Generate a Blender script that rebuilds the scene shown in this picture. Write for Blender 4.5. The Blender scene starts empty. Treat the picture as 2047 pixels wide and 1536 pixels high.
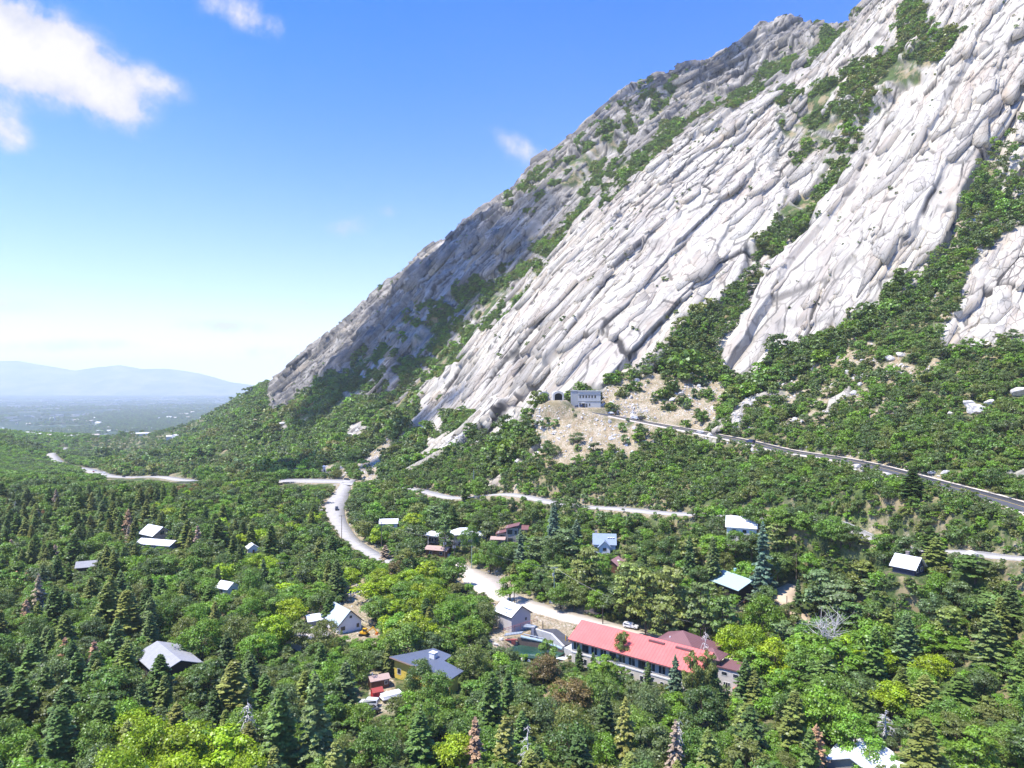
import bpy, bmesh, math, random
import numpy as np
from mathutils import Vector, Matrix
SC = bpy.context.scene
COL = SC.collection
R_ = random.Random(7)
NPR = np.random.default_rng(11)
# ------------------------------------------------------------------ camera model of the photograph
F = 1400.0; CX = 1023.5; CY = 768.0            # focal length and centre in photo pixels; camera at the origin looking along +Y
def W(px, py, d):
    return ((px-CX)/F*d, d, -(py-CY)/F*d)
def proj(x, y, z):
    return CX+F*x/y, CY-F*z/y
SUN = np.array((-0.40, -0.13, 0.907)); SUN = SUN/np.linalg.norm(SUN)

# ------------------------------------------------------------------ numpy noise
def _hash(ix, iy, seed):
    h = (ix.astype(np.int64)*374761393 + iy.astype(np.int64)*668265263 + seed*974711) & 0xffffffff
    h = ((h ^ (h >> 13))*1274126177) & 0xffffffff
    h = ((h ^ (h >> 16))*2246822519) & 0xffffffff
    return ((h ^ (h >> 15)) & 0xffffff).astype(np.float64)/0xffffff
def vnoise(x, y, seed=0):
    ix = np.floor(x); iy = np.floor(y); fx = x-ix; fy = y-iy
    fx = fx*fx*fx*(fx*(fx*6-15)+10); fy = fy*fy*fy*(fy*(fy*6-15)+10)
    a = _hash(ix, iy, seed); b = _hash(ix+1, iy, seed); c = _hash(ix, iy+1, seed); d = _hash(ix+1, iy+1, seed)
    return (a*(1-fx)+b*fx)*(1-fy)+(c*(1-fx)+d*fx)*fy
def fbm(x, y, octaves=4, seed=0):
    s = 0; a = 0.5; t = 0
    for o in range(octaves):
        s = s+a*vnoise(x*2**o+o*17.3, y*2**o-o*9.1, seed+o); t += a; a *= 0.5
    return s/t
def worley(a, b, seed):
    """two nearest cells: distances, centres and random ids"""
    ia = np.floor(a); ib = np.floor(b)
    o1 = [np.full(a.shape, 9.0)]+[np.zeros(a.shape) for _ in range(3)]
    o2 = [np.full(a.shape, 9.0)]+[np.zeros(a.shape) for _ in range(3)]
    for da in (-1, 0, 1):
        for db in (-1, 0, 1):
            xa = ia+da; xb = ib+db
            ja = xa+0.1+0.8*_hash(xa, xb, seed); jb = xb+0.1+0.8*_hash(xa, xb, seed+31)
            d = np.hypot(ja-a, jb-b); c = (d, ja, jb, _hash(xa, xb, seed+77))
            n1 = d < o1[0]; n2 = (~n1) & (d < o2[0])
            for k in range(4):
                o2[k] = np.where(n1, o1[k], np.where(n2, c[k], o2[k]))
                o1[k] = np.where(n1, c[k], o1[k])
    return o1, o2
def sstep(e0, e1, x):
    t = np.clip((x-e0)/(e1-e0), 0, 1); return t*t*(3-2*t)
def inpoly(px, py, poly):
    px = np.asarray(px, float); py = np.asarray(py, float)
    c = np.zeros(px.shape, bool); n = len(poly)
    for i in range(n):
        x1, y1 = poly[i]; x2, y2 = poly[(i+1) % n]
        if y1 == y2: continue
        c ^= ((y1 > py) != (y2 > py)) & (px < (x2-x1)*(py-y1)/(y2-y1)+x1)
    return c
def polydist(x, y, pts):
    """distance to an open polyline, with the position along it (point index + fraction)"""
    x = np.asarray(x, float); y = np.asarray(y, float)
    best = np.full(x.shape, 1e9); par = np.zeros(x.shape)
    for i in range(len(pts)-1):
        ax, ay = pts[i][:2]; bx, by = pts[i+1][:2]
        L = (bx-ax)**2+(by-ay)**2
        t = np.clip(((x-ax)*(bx-ax)+(y-ay)*(by-ay))/L, 0, 1)
        d = np.hypot(x-ax-t*(bx-ax), y-ay-t*(by-ay))
        m = d < best
        best = np.where(m, d, best); par = np.where(m, i+t, par)
    return best, par

# ------------------------------------------------------------------ land form: a thin plate spline through surveyed points
CP = []
def cp(*pts):
    for p in pts: CP.append(W(*p))
def cw(*pts):
    CP.extend(pts)
UP_ROAD = [(2200,1062,180),(2047,1014,205),(1900,974,233),(1815,950,250),(1650,912,290),(1508,882,335),(1400,863,366),(1330,850,385),(1260,838,398),(1200,826,407),(1150,815,413),(1105,805,418)]
LOW_ROAD = [(2200,1142,152),(2047,1108,172),(1870,1078,198),(1740,1050,218),(1560,1036,248),(1400,1026,278),(1250,1016,308),(1100,1004,342),(950,992,382),(850,982,415),(745,970,455),(690,966,480)]
cp(*UP_ROAD); cp(*LOW_ROAD)
cw((-100,90,-76),(0,90,-75),(70,90,-68),(110,100,-58),(75,140,-69),(110,145,-58),(-150,150,-76),(0,150,-76),(55,170,-74),(0,200,-75),(-80,200,-76),(-250,250,-76),(-100,280,-76),(30,260,-72),(87,217,-67.5),(110,213,-60),(95,180,-67),(114,185,-56),(-350,400,-76),(-200,400,-75),(-70,330,-76),(0,310,-73),(-90,365,-75),(-108,430,-71.5),(-150,480,-70),(-250,500,-73),(-400,560,-78),(-560,620,-82),(-550,450,-70),(-400,300,-74),(-260,150,-74),(50,270,-66),(70,245,-64),(78,225,-69),(-50,380,-70),(-60,345,-75),(-40,360,-71))
cp((2200,880,240),(2200,650,320),(2200,350,430),(2200,-50,580),(2047,880,248),(2047,690,320),(2047,400,425),(2047,0,565),(2047,-300,690),
 (1800,850,300),(1800,650,385),(1800,400,480),(1800,150,610),(1800,0,700),
 (1600,800,370),(1600,700,420),(1600,500,520),(1600,300,640),(1600,180,730),(1600,110,840),(1660,55,900),
 (1450,800,402),(1450,720,440),(1450,500,560),(1450,300,690),(1480,210,760),(1450,940,322),
 (1530,45,1150),(1440,110,1160),(1350,150,1160),(1500,110,1040),
 (1300,780,420),(1300,650,480),(1300,500,570),(1300,330,700),(1300,270,850),(1250,185,1150),(1250,930,352),
 (1150,785,428),(1150,700,475),(1150,550,590),(1150,450,700),(1150,410,800),(1080,340,1180),(1100,900,380),
 (1000,960,400),(1000,900,435),(1000,850,470),(1000,780,515),(1000,680,600),(1000,600,710),(1000,450,960),(985,408,1170),
 (900,930,450),(900,860,530),(900,800,590),(900,720,690),(900,600,860),(895,480,1200),
 (800,940,480),(800,880,600),(800,800,700),(800,700,850),(800,600,1050),(815,537,1250),
 (700,940,540),(700,880,680),(700,800,850),(700,700,1080),(715,632,1350),
 (600,930,640),(600,860,850),(600,770,1100),(620,715,1450),
 (500,940,720),(500,880,880),(500,820,1150),(530,772,1550),
 (400,945,800),(400,910,980),(400,880,1250),(450,822,1600),(395,862,1600),(300,945,900),(300,915,1350),(200,947,900),(120,915,1500))
SKYL = [(2200,-450,800),(2047,-300,690),(1900,-150,760),(1740,-10,860),(1660,55,900),(1530,45,1150),(1440,110,1160),(1350,150,1160),(1250,185,1150),(1160,265,1170),(1080,340,1180),(985,408,1170),(895,480,1200),(815,537,1250),(715,632,1350),(620,715,1450),(530,772,1550),(450,822,1600)]
cp((1160,268,1170),(1740,0,860),(1900,-140,760))
for (px, py, d) in SKYL:
    x, y, z = W(px, py, d)
    for k, dz in ((1.2, -40), (1.6, -150)):
        if py < 60 and px > 1600 and k < 1.5: continue
        CP.append((x*k, y*k, max(z+dz, -200) if z < 100 else z*0.98+dz*1.6))
cw((-877,1200,-96),(-1100,1150,-40),(-1400,1500,-60),(-700,900,-108),(-900,1700,-150),(-600,2000,-190),(-1300,2400,-200),(-200,2600,-215),(-1800,2600,-210),(400,2800,-60),(-700,2900,-235),(1500,1500,400),(1500,900,400),(900,2200,100))
CPA = np.array(CP)
def _tps_fit(P, lam=2e-5):
    xy = P[:, :2]/1000; n = len(P)
    r2 = ((xy[:, None]-xy[None])**2).sum(-1)
    A = np.zeros((n+3, n+3)); A[:n, :n] = 0.5*r2*np.log(r2+1e-12)+lam*np.eye(n)
    A[:n, n] = 1; A[:n, n+1:] = xy; A[n, :n] = 1; A[n+1:, :n] = xy.T
    b = np.zeros(n+3); b[:n] = P[:, 2]
    return xy, np.linalg.solve(A, b)
_TX, _TS = _tps_fit(CPA)
def _tps(x, y):
    sh = np.shape(x); x = np.ravel(x)/1000; y = np.ravel(y)/1000; out = np.zeros(len(x))
    for i in range(0, len(x), 40000):
        a = x[i:i+40000]; b = y[i:i+40000]
        r2 = (a[:, None]-_TX[:, 0])**2+(b[:, None]-_TX[:, 1])**2
        out[i:i+40000] = (0.5*r2*np.log(r2+1e-12))@_TS[:-3]+_TS[-3]+_TS[-2]*a+_TS[-1]*b
    return out.reshape(sh)
# tabulate it on a fan of bearings and log distances
_U0, _U1, _NU = -1.05, 1.0, 680
_L0, _L1, _NL = math.log(70.0), math.log(3200.0), 620
_uu = np.linspace(_U0, _U1, _NU); _ll = np.linspace(_L0, _L1, _NL)
_UG, _LG = np.meshgrid(_uu, np.exp(_ll), indexing='ij')
_TAB = _tps(_UG*_LG, _LG)
# valley floor beyond the canyon mouth
VAL = -340.0
def _far(x, y):
    r = np.hypot(x, y)
    return -150-190*sstep(1500, 5200, r)
_fy = sstep(2300, 3100, _LG)
_TAB = _TAB*(1-_fy)+_far(_UG*_LG, _LG)*_fy
def H(x, y):
    x = np.asarray(x, float); y = np.asarray(y, float)
    yy = np.maximum(y, 20.0)
    a = (np.clip(x/yy, _U0, _U1)-_U0)/(_U1-_U0)*(_NU-1); b = (np.log(np.clip(yy, 70.0, 3199.0))-_L0)/(_L1-_L0)*(_NL-1)
    ia = np.clip(a.astype(int), 0, _NU-2); ib = np.clip(b.astype(int), 0, _NL-2)
    fa = a-ia; fb = b-ib
    z = (_TAB[ia, ib]*(1-fa)+_TAB[ia+1, ib]*fa)*(1-fb)+(_TAB[ia, ib+1]*(1-fa)+_TAB[ia+1, ib+1]*fa)*fb
    return np.where(y > 3199, _far(x, y), z)
_HD = np.exp(np.linspace(math.log(75), math.log(9000), 5200))
def hit(px, py, dmin=75.0):
    """where the photo's ray through (px, py) first meets the land"""
    zz = -(py-CY)/F*_HD
    h = H((px-CX)/F*_HD, _HD)
    k = np.argmax((zz <= h) & (_HD > dmin))
    if k == 0: k = len(_HD)-1
    a = zz[k-1]-h[k-1]; b = zz[k]-h[k]
    t = a/(a-b) if a != b else 0
    d = _HD[k-1]+(_HD[k]-_HD[k-1])*t
    x = (px-CX)/F*d
    return float(x), float(d), float(H(x, d))

# ------------------------------------------------------------------ roads (centre lines in the world)
def smooth_line(pts, n=4):
    P = np.array(pts, float)
    for _ in range(2):
        Q = [P[0]]
        for i in range(len(P)-1):
            Q += [P[i]*0.75+P[i+1]*0.25, P[i]*0.25+P[i+1]*0.75]
        Q.append(P[-1]); P = np.array(Q)
    return P
def resample(P, step):
    P = np.array(P, float); s = np.concatenate([[0], np.cumsum(np.hypot(*(P[1:, :2]-P[:-1, :2]).T))])
    n = max(2, int(s[-1]/step)); t = np.linspace(0, s[-1], n)
    return np.stack([np.interp(t, s, P[:, k]) for k in range(P.shape[1])], 1)
def fromhits(pp, dmin=75.0):
    return [hit(a, b, dmin) for a, b in pp]
ROADS = {}
def road_line(name, pts, half, zoff=0.0):
    P = resample(smooth_line([(p[0], p[1], p[2] if len(p) > 2 else 0) for p in pts]), 3.0)
    P[:, 2] = H(P[:, 0], P[:, 1])
    k = np.ones(9)/9                                           # even out the grade
    z = np.convolve(np.pad(P[:, 2], 4, mode='edge'), k, 'valid'); P[:, 2] = z
    hw = np.interp(np.linspace(0, 1, len(P)), np.linspace(0, 1, len(half)), half)
    ROADS[name] = (P, hw)
road_line('upper_road', [W(*p) for p in UP_ROAD], [4.6]*9+[5.5, 7.0])
road_line('lower_road', [W(*p) for p in LOW_ROAD], [4.0])
road_line('town_road', fromhits([(700,958),(690,972),(681,990),(668,1012),(672,1035),(690,1065),(705,1082),(725,1096),(760,1116),(800,1128)]), [4.2,4.0,4.6,6.5,5.2,4.2,3.8,3.6,3.5,3.2])
road_line('gravel_road', fromhits([(905,1120),(935,1140),(965,1160),(990,1185),(1035,1203),(1085,1217),(1140,1233),(1200,1248),(1262,1266),(1330,1283),(1400,1297),(1455,1310),(1500,1325)]), [2.2,3,6.0,8,6.0,4.6,4.4,4.2,4,4,3.8,3.5,3])
road_line('driveway', fromhits([(1584,1150),(1577,1160),(1572,1172),(1568,1195),(1578,1220),(1605,1245),(1640,1262)]), [1.6,3.0,4.0,3.6,2.6,2.4,2.2])
road_line('highway', fromhits([(120,928),(175,938),(205,950),(260,954),(330,952),(392,960),(470,962),(560,961),(640,961),(700,962)], 300), [9,10,10,7,6.5,8,6,7,14,8])
road_line('valley_road', fromhits([(128,895),(100,905),(108,918),(122,929)], 300), [8,8,8,8])
def roadmask(x, y):
    """distance outside the nearest road's edge (negative on it) and that road's height"""
    sh = np.shape(x); x = np.atleast_1d(x); y = np.atleast_1d(y)
    best = np.full(np.shape(x), 1e3); zz = np.zeros(np.shape(x))
    x = np.asarray(x, float); y = np.asarray(y, float)
    for P, hw in ROADS.values():
        st = 2 if len(P) > 40 else 1; Q = P[::st]
        if len(P) > 40 and (len(P)-1) % 2: Q = np.vstack([Q, P[-1:]])
        for k in range(0, len(Q)-1, 8):                        # only look where a stretch of road is near
            S = Q[k:k+9]
            m = (x > S[:, 0].min()-40) & (x < S[:, 0].max()+40) & (y > S[:, 1].min()-40) & (y < S[:, 1].max()+40)
            if not m.any(): continue
            d, par = polydist(x[m], y[m], S)
            idx = np.clip((par+k)*st, 0, len(P)-1)
            e = d-np.interp(idx, np.arange(len(P)), hw); z = np.interp(idx, np.arange(len(P)), P[:, 2])
            b = best[m]; t = e < b
            best[m] = np.where(t, e, b); zb = zz[m]; zz[m] = np.where(t, z, zb)
    return best.reshape(sh), zz.reshape(sh)
PADS = []                                                       # level building plots: (x, y, radius, z)
def HG(x, y):
    """ground with the roads and building plots graded into it"""
    z = H(x, y)
    e, zr = roadmask(x, y)
    w = 1-sstep(1.0, 7.0, e)
    z = z*(1-w)+(zr-0.35)*w
    for (cx, cy, r, pz) in PADS:
        w = 1-sstep(r, r*1.0+6, np.hypot(x-cx, y-cy)); z = z*(1-w)+pz*w
    return z
# ------------------------------------------------------------------ node helpers
def new_mat(name):
    m = bpy.data.materials.new(name); m.use_nodes = True
    nt = m.node_tree; nt.nodes.clear()
    return m, nt
def N(nt, typ, **kw):
    n = nt.nodes.new(typ)
    for k, v in kw.items():
        if k == 'inp':
            for a, b in v.items(): n.inputs[a].default_value = b
        else: setattr(n, k, v)
    return n
def L(nt, a, b): nt.links.new(a, b)
def mth(nt, op, a, b=None, clamp=False):
    n = nt.nodes.new('ShaderNodeMath'); n.operation = op; n.use_clamp = clamp
    for i, v in enumerate((a, b)):
        if v is None: continue
        if isinstance(v, (int, float)): n.inputs[i].default_value = v
        else: nt.links.new(v, n.inputs[i])
    return n.outputs[0]
def mixc(nt, fac, a, b):
    n = nt.nodes.new('ShaderNodeMix'); n.data_type = 'RGBA'
    for i, v in ((0, fac), (6, a), (7, b)):
        if isinstance(v, (int, float)): n.inputs[i].default_value = v
        elif isinstance(v, tuple): n.inputs[i].default_value = (*v, 1) if len(v) == 3 else v
        else: nt.links.new(v, n.inputs[i])
    return n.outputs[2]
def attr(nt, name, kind='GEOMETRY'):
    n = nt.nodes.new('ShaderNodeAttribute'); n.attribute_name = name; n.attribute_type = kind
    return n
def noise(nt, scale, detail=4, rough=0.55, vec=None, out='Fac'):
    n = nt.nodes.new('ShaderNodeTexNoise'); n.inputs['Scale'].default_value = scale
    n.inputs['Detail'].default_value = detail; n.inputs['Roughness'].default_value = rough
    if vec is not None: nt.links.new(vec, n.inputs['Vector'])
    return n.outputs[out]
def ramp(nt, fac, stops):
    n = nt.nodes.new('ShaderNodeValToRGB'); e = n.color_ramp.elements
    while len(e) < len(stops): e.new(0.5)
    for i, (p, c) in enumerate(stops):
        e[i].position = p; e[i].color = (*c, 1) if isinstance(c, tuple) else (c, c, c, 1)
    nt.links.new(fac, n.inputs[0]); return n.outputs[0]
def bsdf(nt, color, rough=0.8, spec=0.3, metal=0.0, normal=None):
    p = nt.nodes.new('ShaderNodeBsdfPrincipled')
    if isinstance(color, tuple): p.inputs['Base Color'].default_value = (*color, 1)
    else: nt.links.new(color, p.inputs['Base Color'])
    if isinstance(rough, (int, float)): p.inputs['Roughness'].default_value = rough
    else: nt.links.new(rough, p.inputs['Roughness'])
    p.inputs['Specular IOR Level'].default_value = spec; p.inputs['Metallic'].default_value = metal
    if normal is not None: nt.links.new(normal, p.inputs['Normal'])
    o = nt.nodes.new('ShaderNodeOutputMaterial'); nt.links.new(p.outputs[0], o.inputs[0])
    return p
def bump(nt, h, strength=0.5, dist=0.1):
    b = nt.nodes.new('ShaderNodeBump'); b.inputs['Strength'].default_value = strength; b.inputs['Distance'].default_value = dist
    nt.links.new(h, b.inputs['Height']); return b.outputs[0]
def objco(nt):
    return nt.nodes.new('ShaderNodeTexCoord').outputs['Object']
_MC = {}
def plain(name, col, rough=0.7, spec=0.3, metal=0.0, var=0.12, scale=1.5, stripes=None):
    """a painted, metal or masonry surface with gentle mottling; stripes = (axis, period, depth) for seams, boards or courses"""
    if name in _MC: return _MC[name]
    m, nt = new_mat(name); co = objco(nt)
    n1 = noise(nt, scale, 5, 0.6, co); n2 = noise(nt, scale*9, 3, 0.6, co)
    f = mth(nt, 'ADD', mth(nt, 'MULTIPLY', n1, 0.65), mth(nt, 'MULTIPLY', n2, 0.35))
    lo = tuple(c*(1-var*1.6) for c in col); hi = tuple(min(1, c*(1+var)) for c in col)
    c = ramp(nt, f, [(0.3, lo), (0.7, hi)])
    nrm = bump(nt, n2, 0.15, 0.02)
    if stripes:
        ax, per, dep = stripes
        sx = nt.nodes.new('ShaderNodeSeparateXYZ'); nt.links.new(co, sx.inputs[0])
        w = mth(nt, 'PINGPONG', mth(nt, 'DIVIDE', sx.outputs[ax], per), 0.5)
        w = ramp(nt, w, [(0.0, 0.0), (0.09, 1.0)])
        nrm = bump(nt, w, 0.9, dep)
        c = mixc(nt, w, tuple(x*0.62 for x in col), c)
    bsdf(nt, c, rough, spec, metal, nrm)
    _MC[name] = m; return m
def glass_mat():
    if 'window_glass' in _MC: return _MC['window_glass']
    m, nt = new_mat('window_glass'); n = noise(nt, 0.8, 2, 0.5, objco(nt))
    bsdf(nt, ramp(nt, n, [(0.35, (0.012, 0.016, 0.022)), (0.7, (0.05, 0.06, 0.075))]), 0.08, 0.5)
    _MC['window_glass'] = m; return m

# ------------------------------------------------------------------ mesh helpers
def mesh_np(name, V, Fq, mat=None, parent=None, loc=(0, 0, 0), smooth=False, attrs=None, link=True):
    """V (n,3) float; Fq list of index arrays, each (m,k)"""
    me = bpy.data.meshes.new(name)
    V = np.asarray(V, np.float32); blocks = [np.asarray(f, np.int32) for f in (Fq if isinstance(Fq, (list, tuple)) else [Fq]) if len(f)]
    me.vertices.add(len(V)); me.vertices.foreach_set('co', V.ravel())
    nl = sum(b.size for b in blocks); npoly = sum(len(b) for b in blocks)
    me.loops.add(nl); me.polygons.add(npoly)
    li = np.concatenate([b.ravel() for b in blocks]); tot = np.concatenate([np.full(len(b), b.shape[1], np.int32) for b in blocks])
    st = np.concatenate([[0], np.cumsum(tot)[:-1]]).astype(np.int32)
    me.loops.foreach_set('vertex_index', li); me.polygons.foreach_set('loop_start', st)
    if smooth: me.polygons.foreach_set('use_smooth', np.ones(npoly, bool))
    if attrs:
        for k, (dom, typ, arr) in attrs.items():
            a = me.attributes.new(k, typ, dom); a.data.foreach_set('color' if typ == 'FLOAT_COLOR' else ('vector' if typ == 'FLOAT_VECTOR' else 'value'), np.asarray(arr, np.float32 if typ != 'INT' else np.int32).ravel())
    me.update(calc_edges=True); me.validate()
    if mat is not None: me.materials.append(mat)
    o = bpy.data.objects.new(name, me); o.location = loc
    if parent is not None: o.parent = parent
    if link: COL.objects.link(o)
    return o
def tag(o, label=None, cat=None, group=None, kind=None):
    if label: o['label'] = label
    if cat: o['category'] = cat
    if group: o['group'] = group
    if kind: o['kind'] = kind
    return o

# ------------------------------------------------------------------ what covers the land (areas as seen from the canyon floor)
def dens(poly, n=1):
    return poly
ROCK = [[(545,772),(532,800),(542,832),(575,812),(640,765),(700,728),(760,700),(720,740),(690,785),(697,806),(735,790),(750,765),(800,770),(830,772),(842,800),(833,862),(850,864),(876,868),(905,850),(945,822),(952,842),(905,868),(862,880),(815,924),(850,922),(892,899),(935,892),(1000,864),(1050,832),(1086,804),(1130,795),(1205,786),(1255,747),(1292,730),(1312,700),(1420,610),(1452,622),(1438,700),(1458,738),(1490,757),(1517,752),(1562,702),(1640,667),(1712,642),(1742,640),(1785,600),(1835,565),(1885,535),(2260,300),(2260,-700),(1740,-700),(1650,45),(1530,25),(1420,95),(1250,165),(1080,320),(980,390),(840,490),(700,625),(620,705)],
        [(1868,692),(1882,710),(1950,690),(2060,692),(2260,640),(2260,300),(2060,425),(2010,450),(1950,520),(1900,640)],
        [(1030,930),(1075,905),(1100,880),(1075,890),(1045,915)],[(570,835),(548,862),(556,872),(575,850)],[(950,985),(1000,955),(1010,962),(975,985)],
        [(690,862),(700,880),(720,872),(740,850),(722,845)],[(1395,858),(1400,880),(1440,876),(1430,862)],[(1445,850),(1470,862),(1520,800),(1560,775),(1540,770),(1490,800)],[(1700,772),(1690,800),(1660,830),(1665,800),(1690,760)],[(1990,940),(2040,960),(2060,940),(2010,930)],[(1690,930),(1730,945),(1725,930)]]
GREEN = [([(835,865),(815,800),(850,770),(900,730),(960,670),(1000,640),(1050,590),(1100,520),(1150,440),(1210,400),(1320,300),(1400,240),(1540,165),(1620,120),(1700,50),(1730,0),(1690,20),(1640,75),(1560,105),(1500,150),(1400,205),(1330,240),(1260,300),(1190,330),(1150,380),(1110,440),(1050,480),(1000,540),(950,560),(900,600),(860,650),(820,700),(790,760),(740,800),(790,830)], 0.56),
         ([(700,720),(790,650),(860,610),(960,560),(1050,470),(1090,440),(1040,500),(980,590),(900,650),(820,720),(760,760),(700,790)], 0.42),
         ([(1000,400),(1100,330),(1260,190),(1400,130),(1330,200),(1180,330),(1060,430)], 0.40),
         ([(1545,205),(1620,175),(1720,140),(1790,90),(1850,40),(1945,55),(1900,100),(1860,130),(1800,165),(1740,200),(1700,235),(1640,250),(1590,215)], 0.66),
         ([(1780,75),(1800,30),(1850,40),(1800,80)], 0.6), ([(1800,10),(1840,-10),(1850,30),(1815,35)], 0.6),
         ([(1560,180),(1700,200),(1800,160),(1720,260),(1660,340),(1600,330),(1560,260)], 0.34),
         ([(1515,500),(1540,455),(1580,400),(1625,372),(1650,345),(1700,330),(1660,385),(1610,440),(1590,480),(1545,510)], 0.78),
         ([(1475,560),(1500,535),(1525,545),(1500,580)], 0.7),
         ([(1290,735),(1330,690),(1395,645),(1440,600),(1480,560),(1520,560),(1490,610),(1455,660),(1445,720),(1400,740)], 0.74),
         ([(1700,640),(1780,575),(1850,525),(1900,495),(1960,470),(2060,370),(2060,440),(2000,470),(1940,530),(1900,600),(1850,640)], 0.80),
         ([(1850,560),(1900,470),(1960,330),(2060,200),(2060,330),(1980,420),(1930,500)], 0.40),
         ([(1500,745),(1540,720),(1600,700),(1640,690),(1610,720),(1560,745)], 0.6),
         ([(880,835),(945,815),(950,850),(905,872),(880,868)], 0.9)]
SOIL = [([(1092,812),(1050,828),(1015,855),(1055,858),(1070,880),(1090,884),(1052,908),(1025,938),(1080,934),(1135,926),(1215,914),(1300,888),(1335,856),(1250,842),(1190,830),(1135,813)], 0.86),
        ([(1195,792),(1290,742),(1345,732),(1420,740),(1450,780),(1430,850),(1340,848),(1300,840),(1215,824)], 0.74),
        ([(700,945),(742,905),(780,875),(768,925),(755,968),(715,962)], 0.9),
        ([(940,985),(1000,958),(1050,955),(1040,990),(1000,1000)], 0.6),
        ([(640,935),(690,935),(690,955),(640,955)], 0.6),
        ([(720,845),(760,840),(765,860),(730,870)], 0.45), ([(560,850),(600,835),(640,850),(590,875)], 0.35),([(470,865),(520,830),(540,840),(490,880)], 0.3),
        ([(1560,780),(1700,800),(1720,860),(1500,850)], 0.30), ([(1330,740),(1440,700),(1560,730),(1700,670),(1850,700),(1900,740),(1880,800),(1700,860),(1500,870),(1400,850)], 0.36), ([(1860,560),(1960,480),(2040,440),(2010,520),(1920,640),(1860,660)], 0.3),
        ([(1630,1040),(1740,1035),(1880,1060),(2060,1090),(2060,1110),(1880,1085),(1740,1062)], 0.4)]
BARE = [[(930,1140),(1020,1150),(1035,1190),(1140,1230),(1250,1262),(1470,1300),(1480,1320),(1300,1290),(1100,1330),(980,1300),(985,1200),(915,1170)],[(700,1160),(735,1150),(745,1240),(780,1290),(700,1290),(640,1260)],[(735,1340),(790,1350),(790,1430),(740,1430)],[(600,1225),(650,1210),(650,1300),(590,1300)],[(800,1290),(840,1290),(830,1320),(790,1310)],[(1440,1300),(1490,1310),(1480,1400),(1440,1400)]]

RECESS = [([(835,862),(815,800),(850,765),(900,725),(960,665),(1000,635),(1050,585),(1100,515),(1150,440),(1210,400),(1320,300),(1400,240),(1500,190),(1540,165),(1620,120),(1700,50),(1730,0),(1690,10),(1640,65),(1560,95),(1450,120),(1300,210),(1190,300),(1110,400),(1050,460),(980,540),(900,590),(850,650),(800,700),(730,790),(790,830)], 11),
    ([(1570,200),(1700,235),(1800,170),(1890,130),(1830,190),(1760,260),(1700,340),(1650,385),(1600,420),(1550,350)], 7), ([(1500,490),(1540,455),(1600,420),(1660,385),(1610,460),(1540,520),(1490,600),(1455,660),(1440,730),(1390,745),(1290,740),(1395,645),(1470,560)], 8),
    ([(2060,130),(2000,230),(1950,330),(1880,450),(1820,540),(1750,620),(1850,600),(1960,470),(2060,380)], 11), ([(1560,640),(1680,630),(1700,660),(1600,690),(1560,700)], 5), ([(985,790),(1040,715),(1075,690),(1090,740),(1040,800)], 6)]
def cover(px, py, x, y):
    """rock, soil and smooth-slab weights"""
    w1 = (fbm(px/34, py/34, 4, 5)-0.5)*46; w2 = (fbm(px/34+50, py/34, 4, 9)-0.5)*46
    ax = px+w1; ay = py+w2
    rock = np.zeros(px.shape)
    for P in ROCK: rock = np.maximum(rock, inpoly(ax, ay, P))
    g = np.zeros(px.shape)
    pat = fbm((px+py*0.8)/26, (py-px*0.4)/15, 5, 21)
    pat = np.clip((pat-0.5)*1.9+0.5, 0, 1)
    for P, d in GREEN: g = np.maximum(g, inpoly(ax, ay, P)*(pat < d+0.13))
    rock = rock*(1-g)
    soil = np.zeros(px.shape); pat2 = np.clip((fbm(px/16+9, py/12, 5, 33)-0.5)*1.9+0.5, 0, 1)
    for P, d in SOIL: soil = np.maximum(soil, inpoly(ax, ay, P)*(pat2 < d))
    for P in BARE: soil = np.maximum(soil, inpoly(px+w1*0.3, py+w2*0.3, P))
    soil = soil*(1-rock)
    return rock, soil, g

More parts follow.
